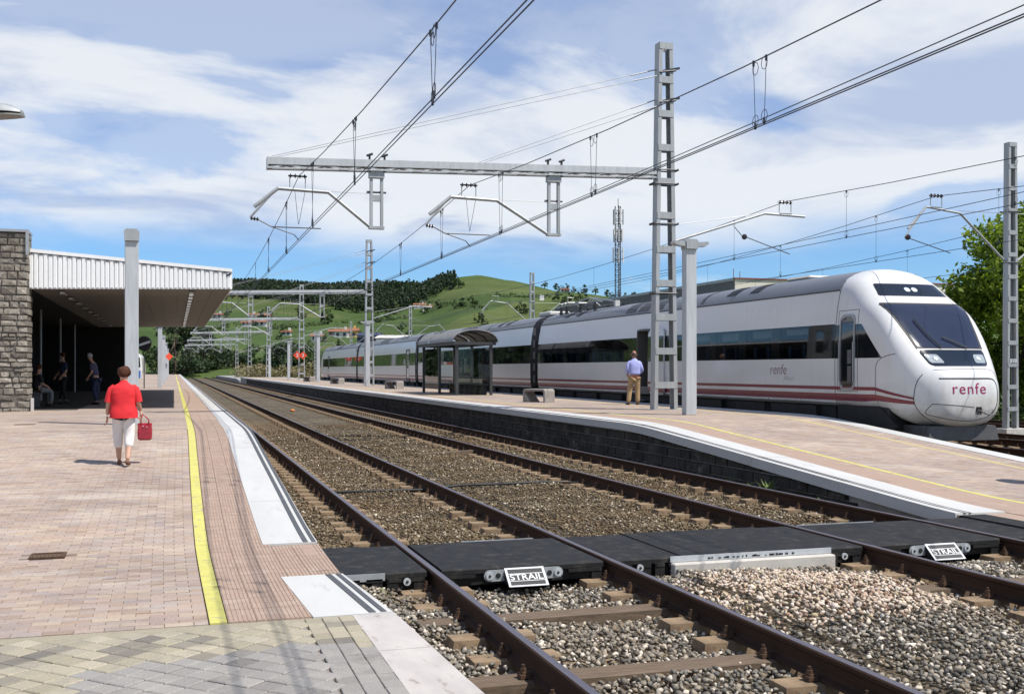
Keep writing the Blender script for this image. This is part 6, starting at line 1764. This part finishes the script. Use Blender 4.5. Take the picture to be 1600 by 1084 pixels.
def figure(name_label, loc, rz, top, legs, hair, h=1.65, seated=False, lean=0., skirt=False):
    k = h/1.75; t = thing('person', loc, name_label, 'person', None, rz)
    if not seated:
        J = [(0,0,.95,.14,.11),(0,lean*.2,1.12,.145,.11),(0,lean*.5,1.30,.15,.105),(0,lean*.8,1.42,.11,.09),(0,lean*1.1,1.51,.05,.05),(0,lean*1.3+.02,1.58,.068,.075),(0,lean*1.5+.03,1.69,.075,.088),
             (-.10,0,.88,.085,.09),(-.11,.05,.50,.058,.06),(-.10,-.08,.08,.038,.04),(.10,0,.88,.085,.09),(.11,-.02,.50,.058,.06),(.10,.06,.08,.038,.04),
             (-.19,lean*.75,1.39,.06,.06),(-.25,lean*.4,1.13,.043,.045),(-.22,.16+lean*.3,.95,.03,.03),(.19,lean*.75,1.39,.06,.06),(.25,lean*.4,1.13,.043,.045),(.22,.16+lean*.3,.95,.03,.03)]
        tors = [(0,0,.95,.165,.125),(0,lean*.2,1.12,.165,.125),(0,lean*.5,1.28,.17,.12),(0,lean*.8,1.42,.12,.10),(-.19,lean*.75,1.39,.075,.075),(-.25,lean*.45,1.16,.062,.062),(.19,lean*.75,1.39,.075,.075),(.25,lean*.45,1.16,.062,.062)]
        lg = [(0,0,.95,.16,.122),(-.095,0,.86,.11,.11),(-.11,.05,.50,.075,.08),(-.10,-.08,.12,.06,.065),(.095,0,.86,.11,.11),(.11,-.02,.50,.075,.08),(.10,.06,.12,.06,.065)]
    else:
        J = [(0,0,.52,.15,.12),(0,.0,.70,.145,.11),(0,.03,.88,.15,.105),(0,.05,1.0,.11,.09),(0,.07,1.09,.05,.05),(0,.10,1.15,.068,.075),(0,.11,1.26,.075,.088),
             (-.10,.1,.52,.09,.09),(-.11,.46,.50,.06,.06),(-.10,.44,.08,.04,.04),(.10,.1,.52,.09,.09),(.11,.46,.50,.06,.06),(.10,.44,.08,.04,.04),
             (-.19,.05,.97,.06,.06),(-.24,.08,.72,.043,.045),(-.16,.30,.62,.03,.03),(.19,.05,.97,.06,.06),(.24,.10,.72,.043,.045),(.14,.32,.64,.03,.03)]
        tors = [(0,0,.52,.165,.13),(0,0,.70,.165,.125),(0,.03,.86,.17,.12),(0,.05,1.0,.12,.10),(-.19,.05,.97,.075,.075),(-.24,.08,.75,.06,.06),(.19,.05,.97,.075,.075),(.24,.10,.75,.06,.06)]
        lg = [(0,0,.54,.165,.125),(-.1,.12,.53,.11,.105),(-.11,.46,.50,.078,.078),(-.10,.44,.12,.062,.062),(.1,.12,.53,.11,.105),(.11,.46,.50,.078,.078),(.10,.44,.12,.062,.062)]
    def sc(L_): return [tuple(v*k for v in j) for j in L_]
    E_ = [(0,1),(1,2),(2,3),(3,4),(4,5),(5,6),(0,7),(7,8),(8,9),(0,10),(10,11),(11,12),(3,13),(13,14),(14,15),(3,16),(16,17),(17,18)]
    body = skin_obj('body', sc(J), E_, M['skin'], t, 1)
    hand(body, Vector(J[15][:3])*k, (0,.5,-1), (0,1,.4), k, M['skin'], .6); hand(body, Vector(J[18][:3])*k, (0,.5,-1), (0,1,.4), k, M['skin'], .6)
    skin_obj('top', sc(tors), [(0,1),(1,2),(2,3),(3,4),(4,5),(3,6),(6,7)], top, t, 1)
    skin_obj('trousers', sc(lg), [(0,1),(1,2),(2,3),(0,4),(4,5),(5,6)], legs, t, 1)
    hx = J[6]; h_ = MB(); h_.sphere((0,(hx[1]-.015)*k,(hx[2]+.015)*k), .098*k, 12, 9, sc=(.95,1.05,.95)); hr = h_.build('hair', hair, t, smooth=True)
    for v in hr.data.vertices:
        if v.co.y > (hx[1]+.03)*k and v.co.z < (hx[2]+.04)*k: v.co.y = (hx[1]+.03)*k
    for i in (9,12): shoe(t, Vector(J[i][:3])*k, (0,1,0), k, M['black'])
    return t
M['violet_cloth'] = cloth('violet_print_cloth', (.085,.075,.15), .6, 26); M['navy_cloth'] = cloth('navy_cloth', (.03,.04,.09)); M['dark_cloth'] = cloth('black_cloth', (.02,.02,.022)); M['grey_cloth'] = cloth('pale_grey_cloth', (.22,.22,.22))
M['hair_white'] = pm('white_grey_hair', (.42,.42,.42), .8, 0, .2, 30, .3, 60)
figure('grey haired person in a violet patterned top standing in the shade of the canopy', (-2.45,38.1,.65), R(75), M['violet_cloth'], M['navy_cloth'], M['hair_white'], 1.66, lean=.14)
figure('person in dark clothes and pale trousers sitting on the bench in the shaded hall', (-4.1,36.6,.65), R(-60), M['dark_cloth'], M['grey_cloth'], M['hair_brown'], 1.7, seated=True)
figure('person in a navy blue top standing deep in the shaded hall', (-3.6,39.6,.65), R(120), M['navy_cloth'], M['dark_cloth'], M['hair_brown'], 1.7)
bs = thing('hall_bench', (-4.5, 36.6, .65), 'dark wooden bench in the shade under the canopy, beside the stone wall', 'bench', None, R(-60))
b = MB(); b.box(-.9,.9,-.22,.24,.40,.45); b.build('seat', M['dark_grey'], bs)
for x in (-.75,.75): b = MB(); b.box(x-.05,x+.05,-.2,.2,0,.40); b.build('leg', M['dark_grey'], bs)
b = MB(); b.box(-.9,.9,-.26,-.22,.6,.9); b.build('backrest', M['dark_grey'], bs)
for x in (-.75,.75): b = MB(); b.box(x-.03,x+.03,-.262,-.222,.4,.6); b.build('back_post', M['dark_grey'], bs)
# ------------------------------------------------------------ hills
CA, SA = math.cos(R(17.35)), math.sin(R(17.35))
def wpos(a, Z): return Z*(CA*a+SA), Z*(CA-SA*a)       # bearing a (tangent from the view's own heading), distance Z
RIDGE = [(-2.6,120),(-1.1,150),(-.6,150),(-.42,150),(-.26,124),(-.21,124),(-.16,121),(-.12,119),(-.083,117),(-.05,135),(-.03,141),(0,138),(.03,128),(.06,119),(.09,112),(.12,105),(.155,94),(.24,84),(.47,72),(.95,60),(2.6,60)]
def ridge(a): return interp(a, RIDGE)*900/1690
HZ0, HZ1 = 250., 900.
def hz(a, Z):
    h = ridge(a); s = (Z-HZ0)/(HZ1-HZ0)
    if s <= 0: return -.62
    if s <= 1: z = h*(.62*s+.38*s*s*(3-2*s))*1.0
    else: z = h*(1-.55*min(1,(s-1)/1.2))
    z += (4.5*math.sin(9*a+Z*.011)+2.2*math.sin(23*a-Z*.02)+1.0*math.sin(51*a+Z*.045))*clamp01(s*1.6)*clamp01((1.25-s)*2.2)
    return max(-.62, z)
def hill_mat():
    m, N, L, B = new_mat('hill_pasture'); v = coords(N, L, 'world')
    vo = N.new('ShaderNodeTexVoronoi'); vo.inputs['Scale'].default_value = .012; vo.inputs['Randomness'].default_value = .9
    mp = N.new('ShaderNodeMapping'); mp.inputs['Scale'].default_value = (1,.6,1); mp.inputs['Rotation'].default_value = (0,0,.5); L.new(v, mp.inputs[0]); L.new(mp.outputs[0], vo.inputs['Vector'])
    f = ramp(N, L, vo.outputs['Color'], [(.0,(.042,.076,.022)),(.25,(.066,.098,.030)),(.45,(.048,.080,.024)),(.62,(.085,.110,.036)),(.8,(.060,.092,.028)),(.92,(.115,.118,.050)),(1,(.14,.125,.065))])
    c = mixc(N, L, 1., f, ramp(N, L, noise(N, L, v, .035, 7, .6), [(.3,(.78,.80,.76)),(.7,(1.18,1.15,1.15))]), 'MULTIPLY')
    c = mixc(N, L, 1., c, ramp(N, L, noise(N, L, v, .4, 5, .7), [(.3,(.85,.85,.85)),(.7,(1.12,1.12,1.12))]), 'MULTIPLY')
    dry = mapr(N, L, noise(N, L, v, .009, 4, .5, (1,2.5,1)), .60, .70); c = mixc(N, L, mathn(N, L, 'MULTIPLY', dry, .55), c, (.155,.135,.065))
    L.new(c, B.inputs['Base Color']); B.inputs['Roughness'].default_value = 1; B.inputs['Specular IOR Level'].default_value = .1; return m
M['hill'] = hill_mat()
A_ = np.concatenate([np.linspace(-2.6,-.5,22), np.linspace(-.48,.55,170), np.linspace(.6,2.6,26)]); Zs = np.concatenate([np.linspace(HZ0,HZ1,64), np.linspace(930,2200,16)])
V = []; 
for Z in Zs:
    for a in A_: x, y = wpos(a, Z); V.append((x, y, hz(a, Z)))
na = len(A_); F = np.array([(j*na+i, j*na+i+1, (j+1)*na+i+1, (j+1)*na+i) for j in range(len(Zs)-1) for i in range(na-1)])
tag(link('hill', np_mesh('hill', np.array(V), F, M['hill'], True)), 'green pasture hill rising behind the station', kind='structure')

# ------------------------------------------------------------ foliage
def leaf_mat(name, cols, trans=.35):
    m, N, L, B = new_mat(name); r = rand01(N, L); c = ramp(N, L, r, [(i/(len(cols)-1), q) for i, q in enumerate(cols)])
    L.new(c, B.inputs['Base Color']); B.inputs['Roughness'].default_value = .6; B.inputs['Specular IOR Level'].default_value = .3
    tr = N.new('ShaderNodeBsdfTranslucent'); L.new(mixc(N, L, 1., c, (1.3,1.5,.6), 'MULTIPLY'), tr.inputs[0]); x = N.new('ShaderNodeMixShader'); x.inputs[0].default_value = trans
    L.new(B.outputs[0], x.inputs[1]); L.new(tr.outputs[0], x.inputs[2]); L.new(x.outputs[0], N['Material Output'].inputs['Surface']); return m
M['leaf'] = leaf_mat('broad_leaf', [(.09,.135,.016),(.14,.20,.024),(.19,.25,.03),(.25,.30,.04)], .5)
M['leaf_dark'] = leaf_mat('dark_leaf', [(.018,.036,.016),(.028,.050,.021),(.037,.060,.026),(.048,.072,.030)], .18)
M['leaf_wood'] = leaf_mat('wood_leaf', [(.022,.042,.026),(.034,.058,.032),(.046,.070,.036),(.062,.086,.042)], .2)
M['leaf_mid'] = leaf_mat('mid_leaf', [(.028,.055,.016),(.045,.080,.022),(.060,.095,.026),(.08,.11,.035)], .2)
M['leaf_dry'] = leaf_mat('dry_reed', [(.16,.13,.07),(.22,.18,.10),(.28,.23,.14),(.12,.13,.05)], .2)
M['bark'] = pm('bark', (.085,.065,.048), .95, 0, .3, 6, .6, 30, stretch=(1,1,.3))
def leaves(clumps, n, size, rs, flat=.5):
    """n small leaf quads spread through a set of clumps (centre, radius)"""
    C_ = np.array([c for c, r in clumps]); Rr = np.array([r for c, r in clumps]); w = Rr**2; idx = rs.choice(len(clumps), n, p=w/w.sum())
    d = rs.normal(0,1,(n,3)); d /= np.linalg.norm(d,axis=1)[:,None]; rad = Rr[idx]*rs.uniform(.35,1.0,n)**.5*rs.uniform(.8,1.12,n)
    P = C_[idx]+d*rad[:,None]*np.array([1,1,.78])
    nrm = d*.6+rs.normal(0,.6,(n,3)); nrm[:,2] += flat; nrm /= np.linalg.norm(nrm,axis=1)[:,None]
    t = np.cross(nrm, rs.normal(0,1,(n,3))); t /= np.linalg.norm(t,axis=1)[:,None]; b_ = np.cross(nrm,t); s = size*rs.uniform(.6,1.3,n)[:,None]
    V = np.stack([P-t*s, P-b_*s*.55+t*s*.1, P+t*s, P+b_*s*.55+t*s*.1],1).reshape(-1,3)
    return V, np.arange(n*4).reshape(-1,4)
def crown_clumps(rs, h0, h1, rad, k, shape='round'):
    out = []
    for i in range(k):
        u = rs.uniform(0,1); z = h0+(h1-h0)*u
        if shape == 'round': rr = rad*math.sqrt(max(.05,1-(2*u-.85)**2*.95))
        elif shape == 'cone': rr = rad*(1.02-u)
        else: rr = rad*(.75+.25*math.sin(math.pi*u))
        a = rs.uniform(0,6.283); q = rr*math.sqrt(rs.uniform(0.05,1)); out.append(((q*math.cos(a), q*math.sin(a), z), rad*rs.uniform(.22,.40)))
    return out
def tree(name, loc, label, h, rad, n, size, mat, seed, h0=.25, k=26, shape='round', group=None, trunk=.02, cat='tree'):
    rs = np.random.RandomState(seed); t = thing(name, loc, label, cat, group)
    cl = crown_clumps(rs, h*h0, h*.94, rad, k, shape); V, F = leaves(cl, n, size, rs)
    link('crown', np_mesh('crown', V, F, M[mat]), t)
    b = MB(); b.tube([(0,0,-.6),(rad*.03,0,h*.3),(-rad*.02,rad*.03,h*.6),(0,0,h*.85)], [h*trunk,h*trunk*.75,h*trunk*.45,h*.006], 8)
    for c, r in cl[::max(1,len(cl)//9)]:
        z0 = h*rs.uniform(.25,.55); b.tube([(0,0,z0), (c[0]*.5,c[1]*.5,z0+(c[2]-z0)*.6), c], [h*trunk*.4,h*trunk*.25,h*.004], 6)
    b.build('trunk', M['bark'], t, smooth=True); return t
# big trees to the right behind the train nose
tree('broadleaf_tree', (33.3,35.8,-.4), 'big bright green tree at the right edge behind the train nose', 8.9, 3.7, 46000, .125, 'leaf', 5, .03, 84, group='trees along the right edge')
tree('broadleaf_tree', (30.9,40.2,-.4), 'green tree left of the right-hand mast, its loose sprays against the sky', 6.3, 2.0, 18000, .12, 'leaf', 9, .04, 48, group='trees along the right edge')
tree('broadleaf_tree', (43.5,33.5,-.4), 'green tree standing outside the right edge of the view', 9.5, 4.6, 7000, .2, 'leaf', 14, .1, 34, group='trees along the right edge')
tree('broadleaf_tree', (43.5,46.0,-.4), 'darker green tree behind the bright one at the right edge', 9.0, 4.2, 9000, .2, 'leaf', 19, .05, 40, group='trees along the right edge')
for i, (x, y, s) in enumerate(((30.8,27.4,1.2),(32.3,28.6,1.5),(33.5,25.8,1.3),(31.5,31.5,1.6),(35.5,26.6,1.5),(30.5,34.5,1.3))):
    rs = np.random.RandomState(60+i); V, F = leaves([((rs.uniform(-1,1)*s*.8,rs.uniform(-1,1)*s*.6,s*rs.uniform(.3,.9)),s*rs.uniform(.4,.7)) for _ in range(7)], 1500, .08, rs)
    t = thing('bush', (x,y,-.6), 'low trackside bush under the right-hand trees, %s counting from the tracks' % ['first','second','third','fourth','fifth','sixth'][i], 'bush', 'bushes under the right-hand trees'); link('foliage', np_mesh('foliage', V, F, M['leaf_mid' if i%2 else 'leaf']), t)
# dark trees and hedges at the far end of the station
FT = [(-.312,255,'far_tree','tall dark tree at the far end of the left platform, left of the beams',17,6.2,'leaf_dark'),(-.298,262,'far_tree','second tall dark tree beside it, over the end of the near platform',19,5.6,'leaf_dark'),(-.285,270,'far_tree','dark tree just right of the tall pair at the end of the tracks',13,5,'leaf_dark'),
      (-.272,285,'far_tree','low dark tree over the vanishing rails',9,5.5,'leaf_mid'),(-.255,280,'far_tree','low dark tree behind the first far masts',8,6,'leaf_dark'),(-.238,285,'far_tree','dark tree behind the rows of far masts, fourth along',8.5,6,'leaf_mid'),
      (-.222,275,'far_tree','dark tree behind the red number signs, left one',9,6,'leaf_dark'),(-.205,270,'far_tree','dark tree right behind the two red number signs',9,6.5,'leaf_dark'),(-.188,265,'far_tree','bushy tree beside the tail of the train',8.5,6,'leaf_mid'),
      (-.335,300,'far_tree','green tree seen under the canopy edge',8,5,'leaf_mid'),(-.352,310,'far_tree','green tree beside the round mirror, far off',7,5,'leaf_mid')]
for i, (a, Z, nm, lab, h, rad, mt) in enumerate(FT):
    x, y = wpos(a, Z); tree(nm, (x,y,-.7), lab, h, rad, 2600, .42, mt, 100+i, .05, 26, group='dark trees at the end of the station')
for i, (x, y, h) in enumerate(((-14,122,9),(-22,135,11),(-16,150,10),(-28,160,12),(-19,178,11),(-32,190,13),(-24,208,12),(-38,225,13),(-16,205,10))):  # hidden trees added so the train windows reflect something dark
    tree('far_tree', (x,y,-.7), 'unseen dark tree added behind the station for window reflections, %s along the line there' % ['first','second','third','fourth','fifth','sixth','seventh','eighth','ninth'][i], h, 5.2, 1500, .5, 'leaf_dark', 150+i, .05, 22, group='unseen trees added for window reflections')
rs = np.random.RandomState(77); cl = []
for a in np.linspace(-.25,-.175,26):
    x, y = wpos(a, 205+rs.uniform(-8,8)); cl.append(((x,y,rs.uniform(0,2.2)), rs.uniform(1.2,2.4)))
V, F = leaves(cl, 5200, .26, rs); tag(link('reed_thicket', np_mesh('reed_thicket', V, F, M['leaf_dry'])), 'dry brownish thicket beyond the end of the island platform', kind='stuff')
cl = []
for a in np.linspace(-.40,.20,90):
    x, y = wpos(a, 292+rs.uniform(-14,14)); cl.append(((x,y,rs.uniform(.2,3.0)), rs.uniform(1.6,3.4)))
V, F = leaves(cl, 9000, .38, rs); tag(link('far_undergrowth', np_mesh('far_undergrowth', V, F, M['leaf_mid'])), 'green undergrowth along the foot of the hill', kind='stuff')
# forest along the ridge: one wood
def elev(a, Z): return (hz(a,Z)-1.8)/Z*1690
LOW = [(-.30,100),(-.26,110),(-.225,109),(-.20,104),(-.17,96),(-.145,88),(-.115,88),(-.095,95),(-.082,104),(-.06,122)]
protos = []
for i in range(8):
    r_ = np.random.RandomState(300+i); tall = i % 2
    cl = crown_clumps(r_, 1.0, 8.2, 2.2 if tall else 2.9, 13, 'cone' if tall else 'round'); protos.append(leaves(cl, 110, .85, r_, .3))
Vs, Fs, o, cnt = [], [], 0, 0; rs = np.random.RandomState(5)
while cnt < 3600:
    a, Z = rs.uniform(-.36,-.052), rs.uniform(560,935); e = elev(a, min(Z,899))
    lim = interp(a, LOW)
    if e < lim or (a < -.30 and e < 118): continue
    if a > -.095 and rs.uniform() < .2: continue
    x, y = wpos(a, Z); V, F = protos[rs.randint(8)]; s = rs.uniform(.5,.95); an = rs.uniform(0,6.28); c_, s_ = math.cos(an), math.sin(an)
    W = V*s; W = np.stack([W[:,0]*c_-W[:,1]*s_, W[:,0]*s_+W[:,1]*c_, W[:,2]],1)+np.array([x,y,hz(a,Z)-.5]); Vs.append(W); Fs.append(F+o); o += len(W); cnt += 1
tag(link('ridge_wood', np_mesh('ridge_wood', np.concatenate(Vs), np.concatenate(Fs), M['leaf_wood'])), 'dark wood covering the ridge of the hill', kind='stuff')
# single trees and clumps on the pasture: (pixel-free bearings, distances)
tv = []
for i in range(5):
    r_ = np.random.RandomState(400+i); cl = crown_clumps(r_, .8, 7.0, 3.2, 16, 'round'); V, F = leaves(cl, 420, .5, r_, .3)
    tv.append(np_mesh('crown', V, F, M['leaf_dark' if i%2 else 'leaf_mid']))
tb = MB(); tb.tube([(0,0,-1),(0,0,4.5)], [.4,.2], 6); trunk_me = tb.mesh('trunk', M['bark'])
def at_elev(a, e):
    best, bz = 1e9, 600
    for k in range(140):
        Z = 300+k*4.28; d = abs(elev(a,Z)-e)
        if d < best: best, bz = d, Z
    return bz
ORD = ['first','second','third','fourth','fifth','sixth','seventh','eighth','ninth','tenth','eleventh','twelfth','thirteenth','fourteenth','fifteenth','sixteenth','seventeenth','eighteenth','nineteenth','twentieth','twenty-first','twenty-second','twenty-third','twenty-fourth','twenty-fifth']
hill_trees = [(520,475,1.5),(508,502,1.4),(512,497,1.3),(560,470,1.1),(548,476,1.2),(620,488,1.2),(606,492,1.1),(590,500,1.2),(634,458,1.8),(640,456,1.6),(652,458,1.5),(676,446,1.2),(690,446,1.2),(704,446,1.3),(716,447,1.2),(664,486,1),(686,477,1),(712,477,1),(724,476,1.2),(738,476,1.2),(748,500,1.2),(756,503,1.1),(812,482,1.3),(818,485,1.2),(872,468,1.2),(880,474,1.2),(890,470,1.1),(903,467,1.1),(914,468,1.1),(851,442,.8),(872,444,.9),(884,446,.9),(896,450,.8),(912,452,.9),(930,454,.8),(952,462,.9),(966,463,1),(978,465,1),(990,466,1),(466,488,1.1),(472,494,1),(410,496,1.2),(418,490,1.1),(396,505,1.1),(355,492,1.1),(445,520,1),(436,527,1),(556,520,1),(580,525,1.1),(628,515,1.1),(640,520,1.1),(310,540,1.2),(330,530,1),(250,520,1.0),(236,500,1.0),(505,530,1),(530,540,1.1),(350,515,1.0),(300,505,1.0)]
for i, (px, py, s) in enumerate(hill_trees):
    a = (px-800)/1690; Z = at_elev(a, 577-py-4); x, y = wpos(a, Z)
    row_ = 'ridge' if py < 460 else 'upper slope' if py < 482 else 'middle slope' if py < 505 else 'lower slope'
    nth = sum(1 for q in hill_trees if q[0] < px and (('ridge' if q[1] < 460 else 'upper slope' if q[1] < 482 else 'middle slope' if q[1] < 505 else 'lower slope') == row_))
    t = thing('hill_tree', (x,y,hz(a,Z)-.4), 'dark round tree on the %s of the hill, %s from the left there' % (row_, ORD[nth]), 'tree', 'scattered trees on the hillside', rng.uniform(0,6))
    s *= rng.uniform(.8,1.1)*Z/800; t.scale = (s,s,s*rng.uniform(.85,1.05)); link('crown', tv[i%5], t); link('trunk', trunk_me, t)
# hedgerows between the fields
cl = []
for (p0, p1) in (((560,505),(640,497)),((640,470),(760,483)),((420,515),(540,505)),((760,462),(900,468)),((300,520),(420,500)),((850,490),(1000,478))):
    for k in range(26):
        u = k/25; px = lerp(p0[0],p1[0],u); py = lerp(p0[1],p1[1],u)+rng.uniform(-1,1); a = (px-800)/1690; Z = at_elev(a, 577-py); x, y = wpos(a,Z)
        if rng.random() < .8: cl.append(((x,y,hz(a,Z)+.8), rng.uniform(.9,2.0)))
V, F = leaves(cl, 3600, .5, rs); tag(link('hedgerow', np_mesh('hedgerow', V, F, M['leaf_mid'])), 'broken hedgerows dividing the fields on the hill', kind='stuff')

# ------------------------------------------------------------ houses
M['wall_white'] = pm('white_house_wall', (.62,.60,.56), .8, 0, .06, .5, 0); M['wall_yellow'] = pm('yellow_house_wall', (.62,.42,.13), .8, 0, .06, .5, 0)
M['wall_stone'] = pm('stone_house_wall', (.33,.26,.19), .9, 0, .2, 1, 0); M['roof_tile'] = pm('terracotta_roof', (.24,.10,.055), .85, 0, .2, 2, 0); M['pane_dark'] = pm('dark_window', (.02,.022,.026), .2, 0, .1, 2, 0)
M['navy_clad'] = pm('navy_cladding', (.02,.028,.07), .5, 0, .1, .5, 0)
def house(px, py, w, d, h, wall, label, rz=0., roof='roof_tile', chimney=True):
    q_ = .46; w, d, h = w*q_, d*q_, h*.55
    a = (px-800)/1690; Z = at_elev(a, 577-py); x, y = wpos(a, Z); t = thing('house', (x,y,hz(a,Z)-.6), label, 'house', None, R(-17)+rz)
    b = MB(); b.box(-w/2,w/2,-d/2,d/2,-1,h); b.build('wall', M[wall], t); k = d*.28
    b = MB(); b.prism([(-d/2-.5,h),(d/2+.5,h),(0,h+k)], 0, -w/2-.5, w/2+.5); rf = b.build('roof', M[roof], t)
    if chimney: b = MB(); b.box(w*.2,w*.2+.8,-.4,.4,h+k*.5,h+k+.9); b.build('chimney', M[wall], rf)
    n = max(2, int(w/3.2))
    for i in range(n):
        for z in ((1.0,3.6) if h > 4.5 else (1.0,)):
            xx = -w/2+w*(i+.5)/n; q = MB(); q.box(xx-.5,xx+.5,-d/2-.06,-d/2+.02,z,z+1.3); wi = q.build('window', M['pane_dark'], t)
            q = MB(); q.box(xx-.65,xx+.65,-d/2-.12,-d/2-.005,z-.14,z-.01); q.build('sill', M['wall_white'], wi)
house(730,437,13,7,3.2,'wall_white','low white farmhouse on the bare hilltop, left of the two up there'); house(742,437,11,8,4.6,'wall_stone','stone house with tiled roof on the bare hilltop, right of the two')
house(548,527,12,9,5.5,'wall_yellow','bright yellow house at the foot of the hill, above the train tail'); house(534,527,11,8,5.0,'wall_white','white house with orange roof left of the yellow house'); house(521,525,7,7,4.2,'wall_stone','small stone house left of the white and yellow houses')
house(413,499,13,9,4.5,'wall_stone','farmhouse with orange roof on the slope above the far beams'); house(394,497,7,6,4.0,'wall_white','small white house on the slope left of the orange roofed farmhouse'); house(404,509,16,8,4.0,'wall_white','long pale farm building just below the orange roofed farmhouse'); house(385,509,8,6,3.5,'wall_white','little pale barn at the left of the farm group')
house(656,482,15,8,4.5,'wall_white','white farmhouse with tiled roof in the middle of the hill'); house(668,484,12,7,4.0,'wall_white','second white farmhouse right of it in the middle of the hill'); house(618,483,8,6,3.2,'wall_stone','grey barn on the hill left of the white farmhouses')
house(672,456,9,7,5,'wall_stone','brown house at the edge of the ridge wood'); house(881,449,8,6,3.5,'wall_white','small white house on the right-hand ridge'); house(886,453,6,5,3.2,'wall_stone','small brown house below it on the right-hand ridge')
house(496,532,8,7,4,'wall_white','small pale house beside the far mast, low on the slope'); house(448,524,7,6,3.5,'wall_white','tiny white house among the bushes behind the far masts')
house(253,516,8,6,4,'wall_white','white house seen far off under the canopy, right of the post'); house(340,497,9,6,4,'wall_white','white house on the slope right of the canopy corner')
# long white shed and navy building beyond the train
def shed(px0, px1, Z, z0, z1, d, mat, label, name='shed', roofm='wall_white'):
    a0, a1 = (px0-800)/1690, (px1-800)/1690; p, q = Vector((*wpos(a0,Z),0)), Vector((*wpos(a1,Z),0)); w = (q-p).length; t = thing(name, (*((p+q)/2)[:2],0), label, 'building', None, R(-17.35))
    b = MB(); b.box(-w/2,w/2,0,d,-.7,z1-.8); b.build('wall', M[mat], t); b = MB(); b.prism([(-.4,z1-.8),(d+.4,z1-.8),(d/2,z1)], 0, -w/2-.4, w/2+.4); b.build('roof', M[roofm], t)
    n = max(2,int(w/5))
    for i in range(n): xx = -w/2+w*(i+.5)/n; q_ = MB(); q_.box(xx-1,xx+1,-.06,.02,1.5,3.2); q_.build('window', M['pane_dark'], t)
shed(588,668,230,0,9.3,14,'wall_white','long white shed with pale roof beyond the train'); shed(558,588,235,0,10,12,'navy_clad','navy blue building left of the long white shed','warehouse','navy_clad')
# warehouse with faint lettering behind the train
wh = thing('warehouse', (60, 108.3, -.5), 'large grey warehouse with faint lettering and a cream end wall behind the train', 'building')
M['wh_grey'] = pm('grey_cladding', (.115,.118,.125), .7, 0, .06, .3, .1, 8); M['wh_cream'] = pm('cream_render', (.62,.58,.49), .85, 0, .05, .3, 0); M['wh_letter'] = pm('dark_blue_letters', (.045,.06,.10), .6, 0, .05, 3, 0); M['wh_trim'] = pm('red_eaves_trim', (.22,.07,.06), .6, 0, .1, 2, 0)
HWH = 12.6
b = MB(); b.box(.05,30,.05,60,0,HWH-.1); b.build('wall', M['wh_cream'], wh)
for k in range(30): b = MB(); b.box(-.04,.05,.02+k*2,1.98+k*2,0,HWH-.4); b.build('cladding_panel', M['wh_grey'], wh)
b = MB(); b.box(-.12,30.1,-.10,.15,HWH-.14,HWH); b.build('end_trim', M['wh_trim'], wh); b = MB(); b.box(-.12,.2,.15,60,HWH-.35,HWH-.02); b.build('side_trim', M['coping_metal'], wh); b = MB(); b.box(.2,30,.15,60,HWH-.12,HWH-.05); b.build('roof', M['roof_grey'], wh)
me = font_mesh('NES LABOCI LANTES', 1.35); me.materials.append(M['wh_letter']); link('lettering', me, wh, (-.045, 9.6, 10.4), (R(90),0,R(-90)))
b = MB(); b.tube([(.4,1,HWH),(.4,1,HWH+1.1)],.04,5); b.tube([(1.2,1,HWH),(1.2,1,HWH+.8)],.04,5); b.build('roof_rail', M['wh_trim'], wh)
# lattice radio tower
tw = thing('radio_tower', (66.5, 157, -.5), 'tall thin lattice radio tower with aerials behind the train', 'tower')
b = MB(); HT = 27.9; hw = .48
cs = [(hw*math.cos(a), hw*math.sin(a)) for a in (R(20),R(140),R(260))]
for c in cs: q = MB(); q.tube([(c[0],c[1],0),(c[0],c[1],HT)], .085, 6); q.build('tower_leg', M['dark_grey'], tw)
q = MB(); k = 0; z = .3
while z < HT-.8:
    for i in range(3):
        c, d = cs[i], cs[(i+1)%3]; q.tube([(c[0],c[1],z),(d[0],d[1],z+.8)], .035, 4); q.tube([(c[0],c[1],z),(d[0],d[1],z)], .03, 4)
    z += .8
q.build('bracing', M['dark_grey'], tw)
for z, r_, n, l in ((26.2,.78,5,2.4),(23.3,.72,6,2.0),(20.2,.8,4,2.4)):
    for i in range(n):
        a = 6.283*i/n+z; x, y = r_*math.cos(a), r_*math.sin(a); q = MB(); q.box(x-.09,x+.09,y-.07,y+.07,z-l/2,z+l/2); an = q.build('aerial', M['wall_white' if i%2 else 'galv'], tw)
        q = MB(); q.tube([(x*.4,y*.4,z-.6),(x,y,z-.6)],.04,4); q.tube([(x*.4,y*.4,z+.6),(x,y,z+.6)],.04,4); q.build('bracket', M['dark_grey'], an)
q = MB(); q.tube([(0,0,HT-.3),(0,0,HT+1.2)],.05,5); q.build('spike', M['dark_grey'], tw)
print('objects', len(bpy.data.objects))
